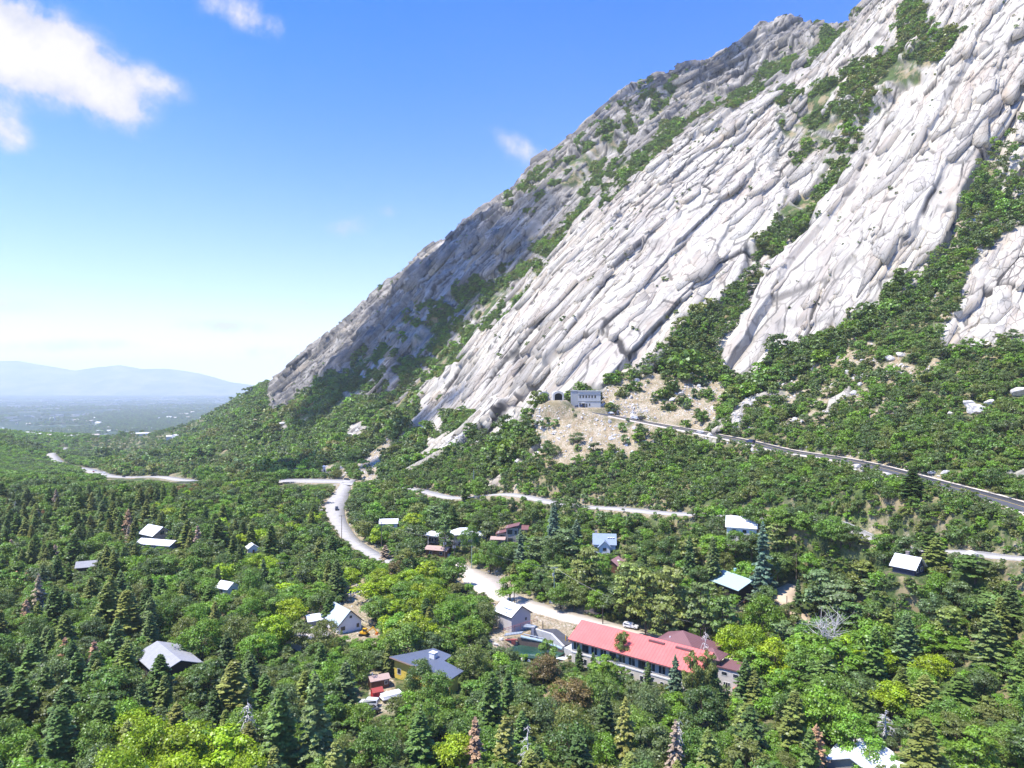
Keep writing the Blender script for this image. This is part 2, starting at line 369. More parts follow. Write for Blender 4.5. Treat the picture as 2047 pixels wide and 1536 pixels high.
# slope frame of the granite: up the face, and the direction its joints run
UPS = np.array((0.66*0.72, 0.75*0.72, 0.69)); STR = np.array((0.75, -0.66, 0.0))
NRM = np.cross(STR, UPS); NRM /= np.linalg.norm(NRM)
if NRM[2] < 0: NRM = -NRM
JB = np.array((0.80, -0.23, -0.52)); JB /= np.linalg.norm(JB)      # normal of the main joint planes
JA = np.cross(JB, NRM); JA /= np.linalg.norm(JA)
if JA[2] < 0: JA = -JA
def granite(P, px, py):
    a = P@JA; b = P@JB
    wa = (fbm(a/60, b/60, 3, 3)-0.5); wb = (fbm(a/60+31, b/60, 3, 4)-0.5)
    a2 = a+wa*26+(fbm(a/9+7, b/6, 3, 16)-0.5)*6; b2 = b+wb*9+(fbm(a/26, b/14, 2, 6)-0.5)*2.0
    sm = sstep(0.52, 0.66, fbm(a/140+3, b/70, 3, 41))                       # smooth slabs against broken ground
    for (cx, cy, rx, ry, v) in ((1200,690,110,110,1),(1830,300,150,210,0.9),(1640,560,90,130,0.5),(1500,420,70,110,0.75),(1350,480,110,140,0.45),(1120,790,110,50,0.9),(1680,250,110,90,-1.0),(1020,740,60,60,-1),(900,700,120,90,-0.5),(1300,170,160,130,-0.6),(870,560,130,90,0.3)):
        sm = sm+v*np.exp(-((px-cx)/rx)**2-((py-cy)/ry)**2)
    sm = np.clip(sm, 0, 1)
    h = np.zeros(a.shape); rv = np.zeros(a.shape); crk = np.zeros(a.shape)
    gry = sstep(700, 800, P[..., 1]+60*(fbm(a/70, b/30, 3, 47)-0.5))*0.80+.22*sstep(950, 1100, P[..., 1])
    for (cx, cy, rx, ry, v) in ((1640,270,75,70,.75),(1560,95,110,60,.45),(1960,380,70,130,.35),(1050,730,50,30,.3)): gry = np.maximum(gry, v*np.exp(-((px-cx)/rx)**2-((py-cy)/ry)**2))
    for (La, Lb, A, sd, ks, ww, bl, cw_) in ((125, 27, 8.0, 101, 0.05, 0.26, 0.075, 0.045), (46, 9.0, 3.0, 202, 0.55, 0.34, 0.16, 0.10), (16, 4.0, 0.5, 303, 0.85, 0.30, 0.30, 0.18)):
        o1, o2 = worley(a2/La, b2/Lb, sd)
        amp = A*(1-ks*sm)
        def cell(o):
            tilt = 0.85*(b2/Lb-o[2])-0.50*(a2/La-o[1])
            return 0.45*(o[3]-0.5)+tilt*(0.3+0.7*((o[3]*7.3) % 1))
        e = o2[0]-o1[0]; t = 0.5*(1-sstep(0, bl, e))
        h = h+amp*(cell(o1)*(1-t)+cell(o2)*t)
        on = sstep(0.35, 0.65, (o1[3]+o2[3])*3.7 % 1)
        gap = (1-sstep(cw_*0.45, cw_, e))*on
        h = h-amp*0.16*gap; crk = np.maximum(crk, gap*(1-0.5*ks*sm)*(1.0 if La > 40 else 0.8)); rv = rv+ww*np.where(t > 0.3, 0.5*(o1[3]+o2[3]), o1[3])
    h = h*(1+0.5*sstep(850, 1000, P[..., 1]))
    h = h+sstep(820, 1000, P[..., 1])*(fbm(a/42, b/13, 4, 68)-0.5)*24
    crk = crk*sstep(0.30, 0.55, fbm(a/25, b/12, 3, 66)+0.12)
    return h, rv, crk, sm, gry

# ------------------------------------------------------------------ the terrain mesh: a fan of columns, fine where the cliff stands
def build_terrain():
    u = np.concatenate([np.arange(-1.0, -0.42, 0.006), np.arange(-0.42, -0.33, 0.003), np.arange(-0.33, 0.76, 0.00122), np.arange(0.76, 1.0, 0.008)])
    y = [88.0]
    while y[-1] < 3150:
        d = y[-1]
        y.append(d*(1+(0.0075 if d < 300 else 0.0040 if d < 370 else 0.0016 if d < 1150 else 0.0024 if d < 1620 else 0.012)))
    y = np.array(y); nu, ny = len(u), len(y)
    U, Y = np.meshgrid(u, y, indexing='ij'); X = U*Y
    Z = HG(X, Y)
    PX = CX+F*U; PY = CY-F*Z/Y
    rock, soil, g = cover(PX, PY, X, Y)
    e, _ = roadmask(X, Y)
    rock = np.where(e < 2.5, 0, rock)
    steep = sstep(0.45, 0.75, np.hypot(np.gradient(Z, axis=1)/np.gradient(Y, axis=1), np.gradient(Z, axis=0)/np.gradient(X, axis=0)))
    shoulder = (1-np.where(Y > 235, .35, .85)*steep)*(1-sstep(1.0, np.where(Y > 235, 6.5, 4.0), e+(fbm(X/6, Y/6, 3, 71)-0.4)*9))
    soil = np.maximum(soil, shoulder*(1-rock))
    # feather the masks a little along the grid
    def soft(m, n=1):
        for _ in range(n):
            k = m.copy(); k[1:-1] = (m[:-2]+2*m[1:-1]+m[2:])/4; m = k
            k = m.copy(); k[:, 1:-1] = (m[:, :-2]+2*m[:, 1:-1]+m[:, 2:])/4; m = k
        return m
    rk = soft(rock, 2); so = soft(soil, 1)
    P = np.stack([X, Y, Z], -1)
    h, rv, crk, sm, gry = granite(P, PX, PY)
    rough = (fbm(X/9, Y/9, 4, 81)-0.5)*2.0
    rec = np.zeros(X.shape); w1 = (fbm(PX/30, PY/30, 3, 15)-.5)*30; w2 = (fbm(PX/30+40, PY/30, 3, 16)-.5)*30
    for poly, dep in RECESS: rec = np.maximum(rec, inpoly(PX+w1, PY+w2, poly)*dep)
    rec = soft(rec, 9)
    disp = -rec+rk*h+(1-rk)*rough*sstep(1, 8, e)*0.7+so*(fbm(X/2.2, Y/2.2, 3, 82)-0.5)*0.9*sstep(0.5, 4, e)
    keep = sstep(1.0, 6.0, e)
    disp = disp*keep
    for (cx, cy, r, pz) in PADS: disp = disp*sstep(r, r+4, np.hypot(X-cx, Y-cy))
    disp = disp*(1-sstep(2300, 2900, Y))
    # push along the local normal of the land
    du = np.gradient(P, axis=0); dv = np.gradient(P, axis=1)
    nn = np.cross(du, dv); nn /= np.linalg.norm(nn, axis=-1, keepdims=True)
    nn[nn[..., 2] < 0] *= -1
    P = P+nn*disp[..., None]
    global SLABINFO
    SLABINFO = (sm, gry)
    idx = np.arange(nu*ny).reshape(nu, ny)
    q = np.stack([idx[:-1, :-1], idx[1:, :-1], idx[1:, 1:], idx[:-1, 1:]], -1).reshape(-1, 4)
    # the mountain starts where the hillside leaves the floor
    zc = Z[:-1, :-1].ravel(); yc = Y[:-1, :-1].ravel(); xc = X[:-1, :-1].ravel()
    # lower road separates canyon floor and mountainside
    lr = np.array(ROADS['lower_road'][0]); o = np.argsort(lr[:, 0])
    side = yc-np.interp(xc, lr[o, 0], lr[o, 1], left=480, right=100)
    mtn = ((xc > -112) & (side > 0)) | ((xc <= -112) & (yc > 505) & (zc > -400) & (xc > -0.62*yc))
    out = []
    V = P.reshape(-1, 3)
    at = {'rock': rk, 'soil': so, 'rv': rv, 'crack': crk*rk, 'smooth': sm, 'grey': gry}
    for nm, sel in (('mountainside', mtn), ('canyon_floor', ~mtn)):
        qq = q[sel]; used = np.unique(qq); re = np.full(len(V), -1, np.int64); re[used] = np.arange(len(used))
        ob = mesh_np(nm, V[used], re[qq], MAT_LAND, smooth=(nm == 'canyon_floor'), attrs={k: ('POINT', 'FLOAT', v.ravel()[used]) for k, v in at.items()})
        tag(ob, kind='structure'); out.append(ob)
    return out, (X, Y, Z, PX, PY, rock, soil, g, e, P, nn)

def land_material():
    m, nt = new_mat('granite_soil_and_undergrowth')
    co = objco(nt)
    rv = attr(nt, 'rv').outputs['Fac']; rk = attr(nt, 'rock').outputs['Fac']; so = attr(nt, 'soil').outputs['Fac']; ck = attr(nt, 'crack').outputs['Fac']; smo = attr(nt, 'smooth').outputs['Fac']
    # joint-aligned coordinates for stains and hairline cracks
    def dot(v):
        n = nt.nodes.new('ShaderNodeVectorMath'); n.operation = 'DOT_PRODUCT'; n.inputs[1].default_value = tuple(v); nt.links.new(co, n.inputs[0]); return n.outputs['Value']
    cb = nt.nodes.new('ShaderNodeCombineXYZ')
    nt.links.new(mth(nt, 'MULTIPLY', dot(JA), 0.16), cb.inputs[0]); nt.links.new(dot(JB), cb.inputs[1]); nt.links.new(mth(nt, 'MULTIPLY', dot(NRM), 0.6), cb.inputs[2])
    st = noise(nt, 0.10, 6, 0.62, cb.outputs[0]); st2 = noise(nt, 0.5, 5, 0.65, cb.outputs[0]); big = noise(nt, 0.012, 4, 0.5, co); fine = noise(nt, 1.3, 4, 0.7, co)
    # two sets of blocks split along the joints: thin dark seams, and a slight step from block to block
    def blocks(sa, sb, w):
        wx = nt.nodes.new('ShaderNodeVectorMath'); wx.operation = 'SCALE'; wn = nt.nodes.new('ShaderNodeTexNoise'); wn.inputs['Scale'].default_value = 0.12; wn.inputs['Detail'].default_value = 3; nt.links.new(co, wn.inputs['Vector']); nt.links.new(wn.outputs['Color'], wx.inputs[0]); wx.inputs['Scale'].default_value = 0.40
        k = nt.nodes.new('ShaderNodeCombineXYZ'); nt.links.new(mth(nt, 'MULTIPLY', dot(JA), sa), k.inputs[0]); nt.links.new(mth(nt, 'MULTIPLY', dot(JB), sb), k.inputs[1])
        ad = nt.nodes.new('ShaderNodeVectorMath'); ad.operation = 'ADD'; nt.links.new(k.outputs[0], ad.inputs[0]); nt.links.new(wx.outputs[0], ad.inputs[1])
        e = nt.nodes.new('ShaderNodeTexVoronoi'); e.voronoi_dimensions = '2D'; e.feature = 'DISTANCE_TO_EDGE'; e.inputs['Scale'].default_value = 1; nt.links.new(ad.outputs[0], e.inputs['Vector'])
        f = nt.nodes.new('ShaderNodeTexVoronoi'); f.voronoi_dimensions = '2D'; f.inputs['Scale'].default_value = 1; nt.links.new(ad.outputs[0], f.inputs['Vector'])
        return ramp(nt, e.outputs['Distance'], [(0.0, 1.0), (w, 0.0)]), f.outputs['Color']
    e1, f1 = blocks(0.034, 0.19, 0.060); e2, f2 = blocks(0.10, 0.50, 0.075)
    sp = nt.nodes.new('ShaderNodeSeparateColor'); nt.links.new(f1, sp.inputs[0]); sp2 = nt.nodes.new('ShaderNodeSeparateColor'); nt.links.new(f2, sp2.inputs[0])
    seen = ramp(nt, noise(nt, 0.05, 4, 0.6, co), [(0.47, 0.0), (0.56, 1.0)]); rg = mth(nt, 'SUBTRACT', 1.0, mth(nt, 'MULTIPLY', smo, 0.8))
    c = ramp(nt, mth(nt, 'ADD', mth(nt, 'MULTIPLY', rv, 0.65), mth(nt, 'MULTIPLY', sp.outputs[0], 0.30)), [(0.18, (0.31, 0.282, 0.236)), (0.40, (0.455, 0.424, 0.356)), (0.58, (0.535, 0.502, 0.425)), (0.82, (0.41, 0.366, 0.292))])
    c = mixc(nt, mth(nt, 'MULTIPLY', ramp(nt, st, [(0.50, 0.0), (0.70, 1.0)]), 0.6), c, (0.37, 0.28, 0.20))        # rusty wash
    c = mixc(nt, mth(nt, 'MULTIPLY', ramp(nt, st2, [(0.54, 0.0), (0.70, 1.0)]), mth(nt, 'SUBTRACT', 0.50, mth(nt, 'MULTIPLY', smo, 0.36))), c, (0.19, 0.185, 0.18))  # lichen
    c = mixc(nt, ramp(nt, big, [(0.44, 0.0), (0.62, 0.38)]), c, (0.33, 0.30, 0.27))
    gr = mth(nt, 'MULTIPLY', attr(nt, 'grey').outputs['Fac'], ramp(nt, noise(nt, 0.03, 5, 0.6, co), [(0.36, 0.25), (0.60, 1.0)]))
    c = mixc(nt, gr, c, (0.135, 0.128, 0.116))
    seam = mth(nt, 'MAXIMUM', mth(nt, 'MULTIPLY', mth(nt, 'MULTIPLY', e1, seen), mth(nt, 'SUBTRACT', 0.80, mth(nt, 'MULTIPLY', smo, 0.45))), mth(nt, 'MULTIPLY', mth(nt, 'MULTIPLY', e2, mth(nt, 'SUBTRACT', 1.0, seen)), mth(nt, 'MULTIPLY', rg, 0.8)))
    c = mixc(nt, mth(nt, 'MAXIMUM', ck, seam), c, (0.04, 0.037, 0.035))
    # tan decomposed granite with stones and dry tufts
    sn = noise(nt, 0.22, 6, 0.65, co); sf = noise(nt, 1.4, 4, 0.7, co)
    s = ramp(nt, sn, [(0.34, (0.25, 0.175, 0.10)), (0.50, (0.35, 0.275, 0.18)), (0.66, (0.42, 0.355, 0.265))])
    s = mixc(nt, ramp(nt, sf, [(0.60, 0.0), (0.66, 1.0)]), s, (0.60, 0.57, 0.53))
    s = mixc(nt, ramp(nt, sf, [(0.40, 1.0), (0.50, 0.0)]), s, (0.15, 0.155, 0.085))
    # undergrowth
    ug = noise(nt, 0.12, 6, 0.65, co); uf = noise(nt, 1.1, 4, 0.7, co)
    v = ramp(nt, ug, [(0.34, (0.030, 0.042, 0.016)), (0.52, (0.052, 0.082, 0.024)), (0.68, (0.085, 0.115, 0.035))])
    v = mixc(nt, ramp(nt, uf, [(0.50, 0.0), (0.68, 0.8)]), v, (0.12, 0.15, 0.045))
    v = mixc(nt, ramp(nt, noise(nt, 0.07, 6, 0.7, co), [(0.50, 0.0), (0.58, 0.85)]), v, (0.27, 0.215, 0.125))
    col = mixc(nt, so, v, s); col = mixc(nt, rk, col, c)
    hgt = mth(nt, 'ADD', mth(nt, 'MULTIPLY', fine, 0.5), mth(nt, 'MULTIPLY', mth(nt, 'MULTIPLY', mth(nt, 'ADD', mth(nt, 'MULTIPLY', sp.outputs[1], 1.6), mth(nt, 'MULTIPLY', sp2.outputs[1], 0.8)), rg), rk))
    bsdf(nt, col, 0.88, 0.12, 0, bump(nt, hgt, 0.30, 0.5))
    return m
MAT_LAND = land_material()
def build_slabs():
    """the plates and blocks of granite that lie along the joints of the face"""
    X, Y, Z, PX, PY, rock, soil, g, e, P, nn = GRID; rng = np.random.default_rng(404); sm, gry = SLABINFO
    area = np.linalg.norm(np.gradient(P, axis=0), axis=-1)*np.linalg.norm(np.gradient(P, axis=1), axis=-1)
    elev = P[..., 2]/Y; vis = elev >= np.maximum.accumulate(elev, axis=1)-0.02
    zone = vis & (rock > .9) & (Y < 1750) & (e > 9) & (PX > 300) & (PX < 2230) & (PY > -140)
    for (cx, cy, r, pz) in PADS: zone &= np.hypot(X-cx, Y-cy) > r+12
    cl = sstep(.38, .62, fbm(PX/40, PY/40, 3, 205))
    VV = []; QQ = [[], []]; at = {'rv': [], 'grey': []}; off = 0; K = 6
    for (dens, l0, l1, asp, th, ks) in ((.0011, 28, 64, .22, .070, .0), (.0036, 12, 40, .24, .15, .80), (.0030, 4.5, 12, .34, .26, .97)):
        lam = area*dens*(1-ks*sm)*(.35+1.1*cl)*zone*np.where(Y > 850, .55 if l0 < 20 else 0, 1); k = rng.random(lam.shape) < lam; n = int(k.sum())
        c = P[k]; nv = nn[k]; L_ = np.exp(rng.uniform(math.log(l0), math.log(l1), n))*np.where(Y[k] > 850, 1.5, 1); W_ = L_*asp*rng.uniform(.55, 1.5, n); T_ = W_*th*rng.uniform(.6, 2.4, n)+.15
        ja = JA[None]-nv*(nv@JA)[:, None]; ja /= np.linalg.norm(ja, axis=1, keepdims=True); jb = np.cross(nv, ja); jb *= np.sign(jb@STR)[:, None]
        ph = rng.normal(0, .13, n)[:, None]; ja, jb = ja*np.cos(ph)+jb*np.sin(ph), jb*np.cos(ph)-ja*np.sin(ph)
        tpl = np.array(((-1.0, -.55), (-.55, -1.0), (.80, -.95), (1.0, .15), (.62, 1.0), (-.72, .92))); sk = rng.uniform(-.45, .45, (n, 1)); fl = rng.choice((-1, 1), (n, 1))
        ta = fl*(tpl[None, :, 0]+rng.normal(0, .13, (n, K))); tb = tpl[None, :, 1]+rng.normal(0, .13, (n, K)); ordr = (fl < 0)
        ta = np.where(ordr, ta[:, ::-1], ta); tb = np.where(ordr, tb[:, ::-1], tb)
        A = (ta+sk*tb)*L_[:, None]/2; B = tb*W_[:, None]/2
        hgt = T_[:, None]*(.12+1.0*(B/W_[:, None]+.5)-.35*A/L_[:, None])
        top = c[:, None]+ja[:, None]*A[..., None]+jb[:, None]*B[..., None]+nv[:, None]*hgt[..., None]
        dn = c[:, None]+ja[:, None]*(A*1.01)[..., None]+jb[:, None]*(B*.97)[..., None]-nv[:, None]*(T_[:, None]*1.2+1.2)[..., None]
        mid = top.mean(1)+nv*0
        V = np.concatenate([top, dn, mid[:, None]], 1).reshape(-1, 3); b = off+np.arange(n)[:, None]*(2*K+1); i = np.arange(K)[None]; j = (i+1) % K
        QQ[0].append(np.stack([b+i, b+j, np.repeat(b+2*K, K, 1)], -1).reshape(-1, 3)); QQ[1].append(np.stack([b+j, b+i, b+K+i, b+K+j], -1).reshape(-1, 4))
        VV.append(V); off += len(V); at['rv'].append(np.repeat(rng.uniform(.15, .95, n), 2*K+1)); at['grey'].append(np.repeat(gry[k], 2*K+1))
    V = np.concatenate(VV); n = len(V)
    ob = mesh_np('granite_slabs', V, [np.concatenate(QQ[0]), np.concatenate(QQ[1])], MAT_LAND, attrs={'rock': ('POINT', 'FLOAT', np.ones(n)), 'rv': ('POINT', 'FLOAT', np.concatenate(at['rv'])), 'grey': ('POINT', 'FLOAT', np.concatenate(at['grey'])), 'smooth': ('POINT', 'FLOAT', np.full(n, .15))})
    print('SLABS', n//17); return tag(ob, kind='structure')

# ------------------------------------------------------------------ roads as sheets with sides laid on their beds
def asphalt(name, lo, hi, sc=0.35):
    m, nt = new_mat(name); co = objco(nt)
    n = noise(nt, sc, 6, 0.65, co); f = noise(nt, 6.0, 3, 0.7, co)
    c = ramp(nt, n, [(0.32, lo), (0.68, hi)]); c = mixc(nt, mth(nt, 'MULTIPLY', f, 0.3), c, tuple(x*1.25 for x in hi))
    bsdf(nt, c, 0.9, 0.2, 0, bump(nt, f, 0.2, 0.03)); return m
MAT_NEWTAR = asphalt('fresh_asphalt', (0.060, 0.062, 0.070), (0.085, 0.086, 0.094))
MAT_OLDTAR = asphalt('bleached_asphalt', (0.29, 0.275, 0.25), (0.40, 0.38, 0.35))
MAT_GRAVEL = asphalt('pale_gravel', (0.46, 0.395, 0.315), (0.60, 0.53, 0.445), 0.25)
M_CONC = MAT_CONC = plain('concrete', (0.50, 0.49, 0.46), 0.9, 0.2)
def strip(name, P, left, right, mat, lift=0.0, thick=0.5):
    T = np.gradient(P[:, :2], axis=0); T /= np.linalg.norm(T, axis=1, keepdims=True)
    Nn = np.stack([-T[:, 1], T[:, 0]], 1); n = len(P); V = []
    for k, off in enumerate((left, right)):
        xy = P[:, :2]+Nn*np.asarray(off)[:, None] if np.ndim(off) else P[:, :2]+Nn*off
        V.append(np.column_stack([xy, P[:, 2]+lift]))
    B = [v-np.array((0, 0, thick)) for v in V]
    A = np.concatenate([V[0], V[1], B[0], B[1]]); i = np.arange(n-1)
    q = np.concatenate([np.stack([i, i+1, n+i+1, n+i], 1), np.stack([2*n+i, 2*n+i+1, i+1, i], 1), np.stack([n+i, n+i+1, 3*n+i+1, 3*n+i], 1)])
    return tag(mesh_np(name, A, q, mat, smooth=False), kind='structure')
def build_roads():
    W_PAINT = plain('road_paint', (0.72, 0.72, 0.70), 0.7)
    for nm, key, mat in (('upper_road', 'upper_road', MAT_NEWTAR), ('lower_road', 'lower_road', MAT_OLDTAR), ('town_road', 'town_road', MAT_OLDTAR), ('gravel_road', 'gravel_road', MAT_GRAVEL), ('driveway', 'driveway', asphalt('tan_dirt', (0.36, 0.27, 0.18), (0.50, 0.40, 0.29), 0.25)), ('highway', 'highway', MAT_OLDTAR), ('valley_road', 'valley_road', MAT_OLDTAR)):
        P, hw = ROADS[key]
        strip(nm, P, hw, -hw, mat, {'highway': 0.012, 'town_road': 0.006, 'gravel_road': 0.009}.get(key, 0.0))
    P, hw = ROADS['upper_road']
    n = len(P)-12
    strip('road_shoulder', P[:n], np.full(n, hw[0]+0.1), np.full(n, hw[0]+2.2), MAT_GRAVEL, 0.05)
    strip('road_shoulder', P[:n], np.full(n, -hw[0]-1.6), np.full(n, -hw[0]-0.1), MAT_GRAVEL, 0.05)
    strip('road_marking', P[:n], np.full(n, 0.12), np.full(n, -0.12), plain('yellow_line', (0.55, 0.40, 0.06), 0.7), 0.012, 0.008)
    P, hw = ROADS['lower_road']
    strip('road_marking', P, hw-0.55, hw-0.75, W_PAINT, 0.012, 0.008); strip('road_marking', P, -hw+0.75, -hw+0.55, W_PAINT, 0.012, 0.008)
# ------------------------------------------------------------------ sky, sun, air, camera
def build_world():
    w = bpy.data.worlds.new('World'); SC.world = w; w.use_nodes = True
    nt = w.node_tree; nt.nodes.clear()
    out = nt.nodes.new('ShaderNodeOutputWorld')
    sky = nt.nodes.new('ShaderNodeTexSky'); sky.sky_type = 'NISHITA'; sky.sun_disc = False
    sky.sun_elevation = math.asin(SUN[2]); sky.sun_rotation = math.atan2(SUN[0], SUN[1])
    sky.altitude = 1500; sky.air_density = 1.0; sky.dust_density = 2.2; sky.ozone_density = 5.0
    hs = nt.nodes.new('ShaderNodeHueSaturation'); hs.inputs['Saturation'].default_value = 1.72; hs.inputs['Value'].default_value = 1.0
    nt.links.new(sky.outputs[0], hs.inputs['Color'])
    b1 = nt.nodes.new('ShaderNodeBackground'); b1.inputs[1].default_value = 0.10; 
    # clouds: soft masses at fixed bearings, broken up by noise
    tc = nt.nodes.new('ShaderNodeTexCoord'); sx = nt.nodes.new('ShaderNodeSeparateXYZ'); nt.links.new(tc.outputs['Generated'], sx.inputs[0])
    az = mth(nt, 'ARCTAN2', sx.outputs[0], sx.outputs[1])
    el = mth(nt, 'ARCSINE', sx.outputs[2])
    pale = mth(nt, 'MULTIPLY', mth(nt, 'EXPONENT', mth(nt, 'MULTIPLY', mth(nt, 'MAXIMUM', el, 0.0), -7.6)), 0.98)
    blue = nt.nodes.new('ShaderNodeMix'); blue.data_type = 'RGBA'; blue.blend_type = 'MULTIPLY'; blue.inputs[0].default_value = 1.0; nt.links.new(hs.outputs[0], blue.inputs[6]); nt.links.new(mixc(nt, mth(nt, 'POWER', mth(nt, 'MINIMUM', mth(nt, 'MULTIPLY', mth(nt, 'MAXIMUM', el, 0.0), 2.3), 1.0), 0.8), (1.0, 1.0, 1.0), (0.03, 1.10, 1.75)), blue.inputs[7])
    nt.links.new(mixc(nt, pale, blue.outputs[2], (8.4, 8.1, 8.0)), b1.inputs[0])
    n1 = nt.nodes.new('ShaderNodeTexNoise'); n1.inputs['Scale'].default_value = 11; n1.inputs['Detail'].default_value = 9; n1.inputs['Roughness'].default_value = 0.58; n1.inputs['Distortion'].default_value = 0.35
    nt.links.new(tc.outputs['Generated'], n1.inputs['Vector'])
    n2 = nt.nodes.new('ShaderNodeTexNoise'); n2.inputs['Scale'].default_value = 34; n2.inputs['Detail'].default_value = 7; n2.inputs['Roughness'].default_value = 0.6
    nt.links.new(tc.outputs['Generated'], n2.inputs['Vector'])
    field = None
    for (px, py, rx, ry, rot, amp) in ((40,95,120,62,-15,0.95),(150,140,110,62,-28,0.95),(-50,80,110,70,0,1.0),(225,190,62,40,-35,0.60),(325,168,60,28,-15,0.40),(10,262,55,40,-35,0.62),(465,25,90,36,-10,0.42),(530,45,50,26,-15,0.36),(1050,310,46,34,-20,0.33),(1010,275,50,22,-20,0.28),(690,455,60,24,15,0.42),(430,652,130,17,-2,0.60),(560,705,160,18,0,0.50),(150,690,150,16,3,0.5),(30,610,90,20,0,0.5),(790,425,40,14,-20,0.3),(640,610,90,12,-4,0.4)):
        u = (px-CX)/F; v = (CY-py)/F
        a0 = math.atan2(u, 1); e0 = math.atan2(v, math.hypot(u, 1)); sc = 1/math.hypot(1, u)
        ca, sa = math.cos(math.radians(rot)), math.sin(math.radians(rot))
        da = mth(nt, 'MULTIPLY', mth(nt, 'SUBTRACT', az, a0), math.cos(e0)); de = mth(nt, 'SUBTRACT', el, e0)
        p = mth(nt, 'ADD', mth(nt, 'MULTIPLY', da, ca), mth(nt, 'MULTIPLY', de, sa)); q = mth(nt, 'SUBTRACT', mth(nt, 'MULTIPLY', de, ca), mth(nt, 'MULTIPLY', da, sa))
        p = mth(nt, 'DIVIDE', p, rx/F*sc); q = mth(nt, 'DIVIDE', q, ry/F*sc)
        d2 = mth(nt, 'ADD', mth(nt, 'MULTIPLY', p, p), mth(nt, 'MULTIPLY', q, q))
        f = mth(nt, 'MULTIPLY', mth(nt, 'EXPONENT', mth(nt, 'MULTIPLY', d2, -0.9)), amp)
        field = f if field is None else mth(nt, 'ADD', field, f)
    nz = mth(nt, 'ADD', mth(nt, 'MULTIPLY', mth(nt, 'SUBTRACT', n1.outputs['Fac'], 0.5), 1.7), mth(nt, 'MULTIPLY', mth(nt, 'SUBTRACT', n2.outputs['Fac'], 0.5), 0.8))
    dn = mth(nt, 'ADD', field, mth(nt, 'MULTIPLY', nz, mth(nt, 'MINIMUM', mth(nt, 'MULTIPLY', field, 2.2), 1.5)))
    mr = nt.nodes.new('ShaderNodeMapRange'); mr.interpolation_type = 'SMOOTHSTEP'; mr.inputs[1].default_value = 0.16; mr.inputs[2].default_value = 0.86; nt.links.new(dn, mr.inputs[0])
    cc = ramp(nt, mth(nt, 'ADD', mth(nt, 'MULTIPLY', dn, 0.28), mth(nt, 'ADD', mth(nt, 'MULTIPLY', n1.outputs['Fac'], 0.65), mth(nt, 'MULTIPLY', n2.outputs['Fac'], 0.35))), [(0.42, (0.58, 0.66, 0.95)), (0.66, (0.76, 0.77, 0.88)), (0.92, (1.0, 0.97, 0.97))])
    b2 = nt.nodes.new('ShaderNodeBackground'); b2.inputs[1].default_value = 0.47; nt.links.new(cc, b2.inputs[0])
    mx = nt.nodes.new('ShaderNodeMixShader'); nt.links.new(mr.outputs[0], mx.inputs[0]); nt.links.new(b1.outputs[0], mx.inputs[1]); nt.links.new(b2.outputs[0], mx.inputs[2])
    nt.links.new(mx.outputs[0], out.inputs[0])
    try: w.cycles.sampling_method = 'MANUAL'; w.cycles.sample_map_resolution = 512
    except Exception: pass
    l = bpy.data.lights.new('sun', 'SUN'); l.energy = 4.1; l.angle = math.radians(0.53); l.color = (1.0, 0.935, 0.835)
    o = bpy.data.objects.new('sun', l); COL.objects.link(o)
    o.rotation_euler = Vector(-SUN).to_track_quat('-Z', 'Y').to_euler()
def build_camera():
    c = bpy.data.cameras.new('camera'); c.sensor_width = 36; c.lens = F/2047*36; c.clip_start = 1; c.clip_end = 90000
    o = bpy.data.objects.new('camera', c); COL.objects.link(o); o.location = (0, 0, 0); o.rotation_euler = (math.pi/2, 0, 0)
    SC.camera = o
    SC.view_settings.view_transform = 'Standard'; SC.view_settings.look = 'None'; SC.view_settings.exposure = EXPO; SC.view_settings.gamma = 1
    cy = SC.cycles
    cy.max_bounces = 5; cy.diffuse_bounces = 2; cy.glossy_bounces = 2; cy.transmission_bounces = 3; cy.transparent_max_bounces = 6; cy.volume_bounces = 3
    cy.use_denoising = True; cy.caustics_reflective = False; cy.caustics_refractive = False
    try: cy.denoiser = 'OPENIMAGEDENOISE'; cy.denoising_input_passes = 'RGB_ALBEDO_NORMAL'; cy.denoising_prefilter = 'ACCURATE'
    except Exception: pass
EXPO = 1.08
def build_haze():
    x0, x1, y0, y1, z0, z1 = -27000, 27000, -400, 28000, VAL-3, HAZE_TOP
    V = [(x, y, z) for x in (x0, x1) for y in (y0, y1) for z in (z0, z1)]
    q = [(0, 1, 3, 2), (4, 6, 7, 5), (0, 4, 5, 1), (2, 3, 7, 6), (0, 2, 6, 4), (1, 5, 7, 3)]
    m, nt = new_mat('haze_air')
    pv = nt.nodes.new('ShaderNodeVolumePrincipled'); pv.inputs['Color'].default_value = (0.84, 0.935, 1.0, 1); pv.inputs['Density'].default_value = 5.6e-5; pv.inputs['Anisotropy'].default_value = 0.0
    o = nt.nodes.new('ShaderNodeOutputMaterial'); nt.links.new(pv.outputs[0], o.inputs['Volume'])
    m.cycles.homogeneous_volume = True if hasattr(m.cycles, 'homogeneous_volume') else False
    tag(mesh_np('haze', np.array(V, float), np.array(q), m), kind='stuff')
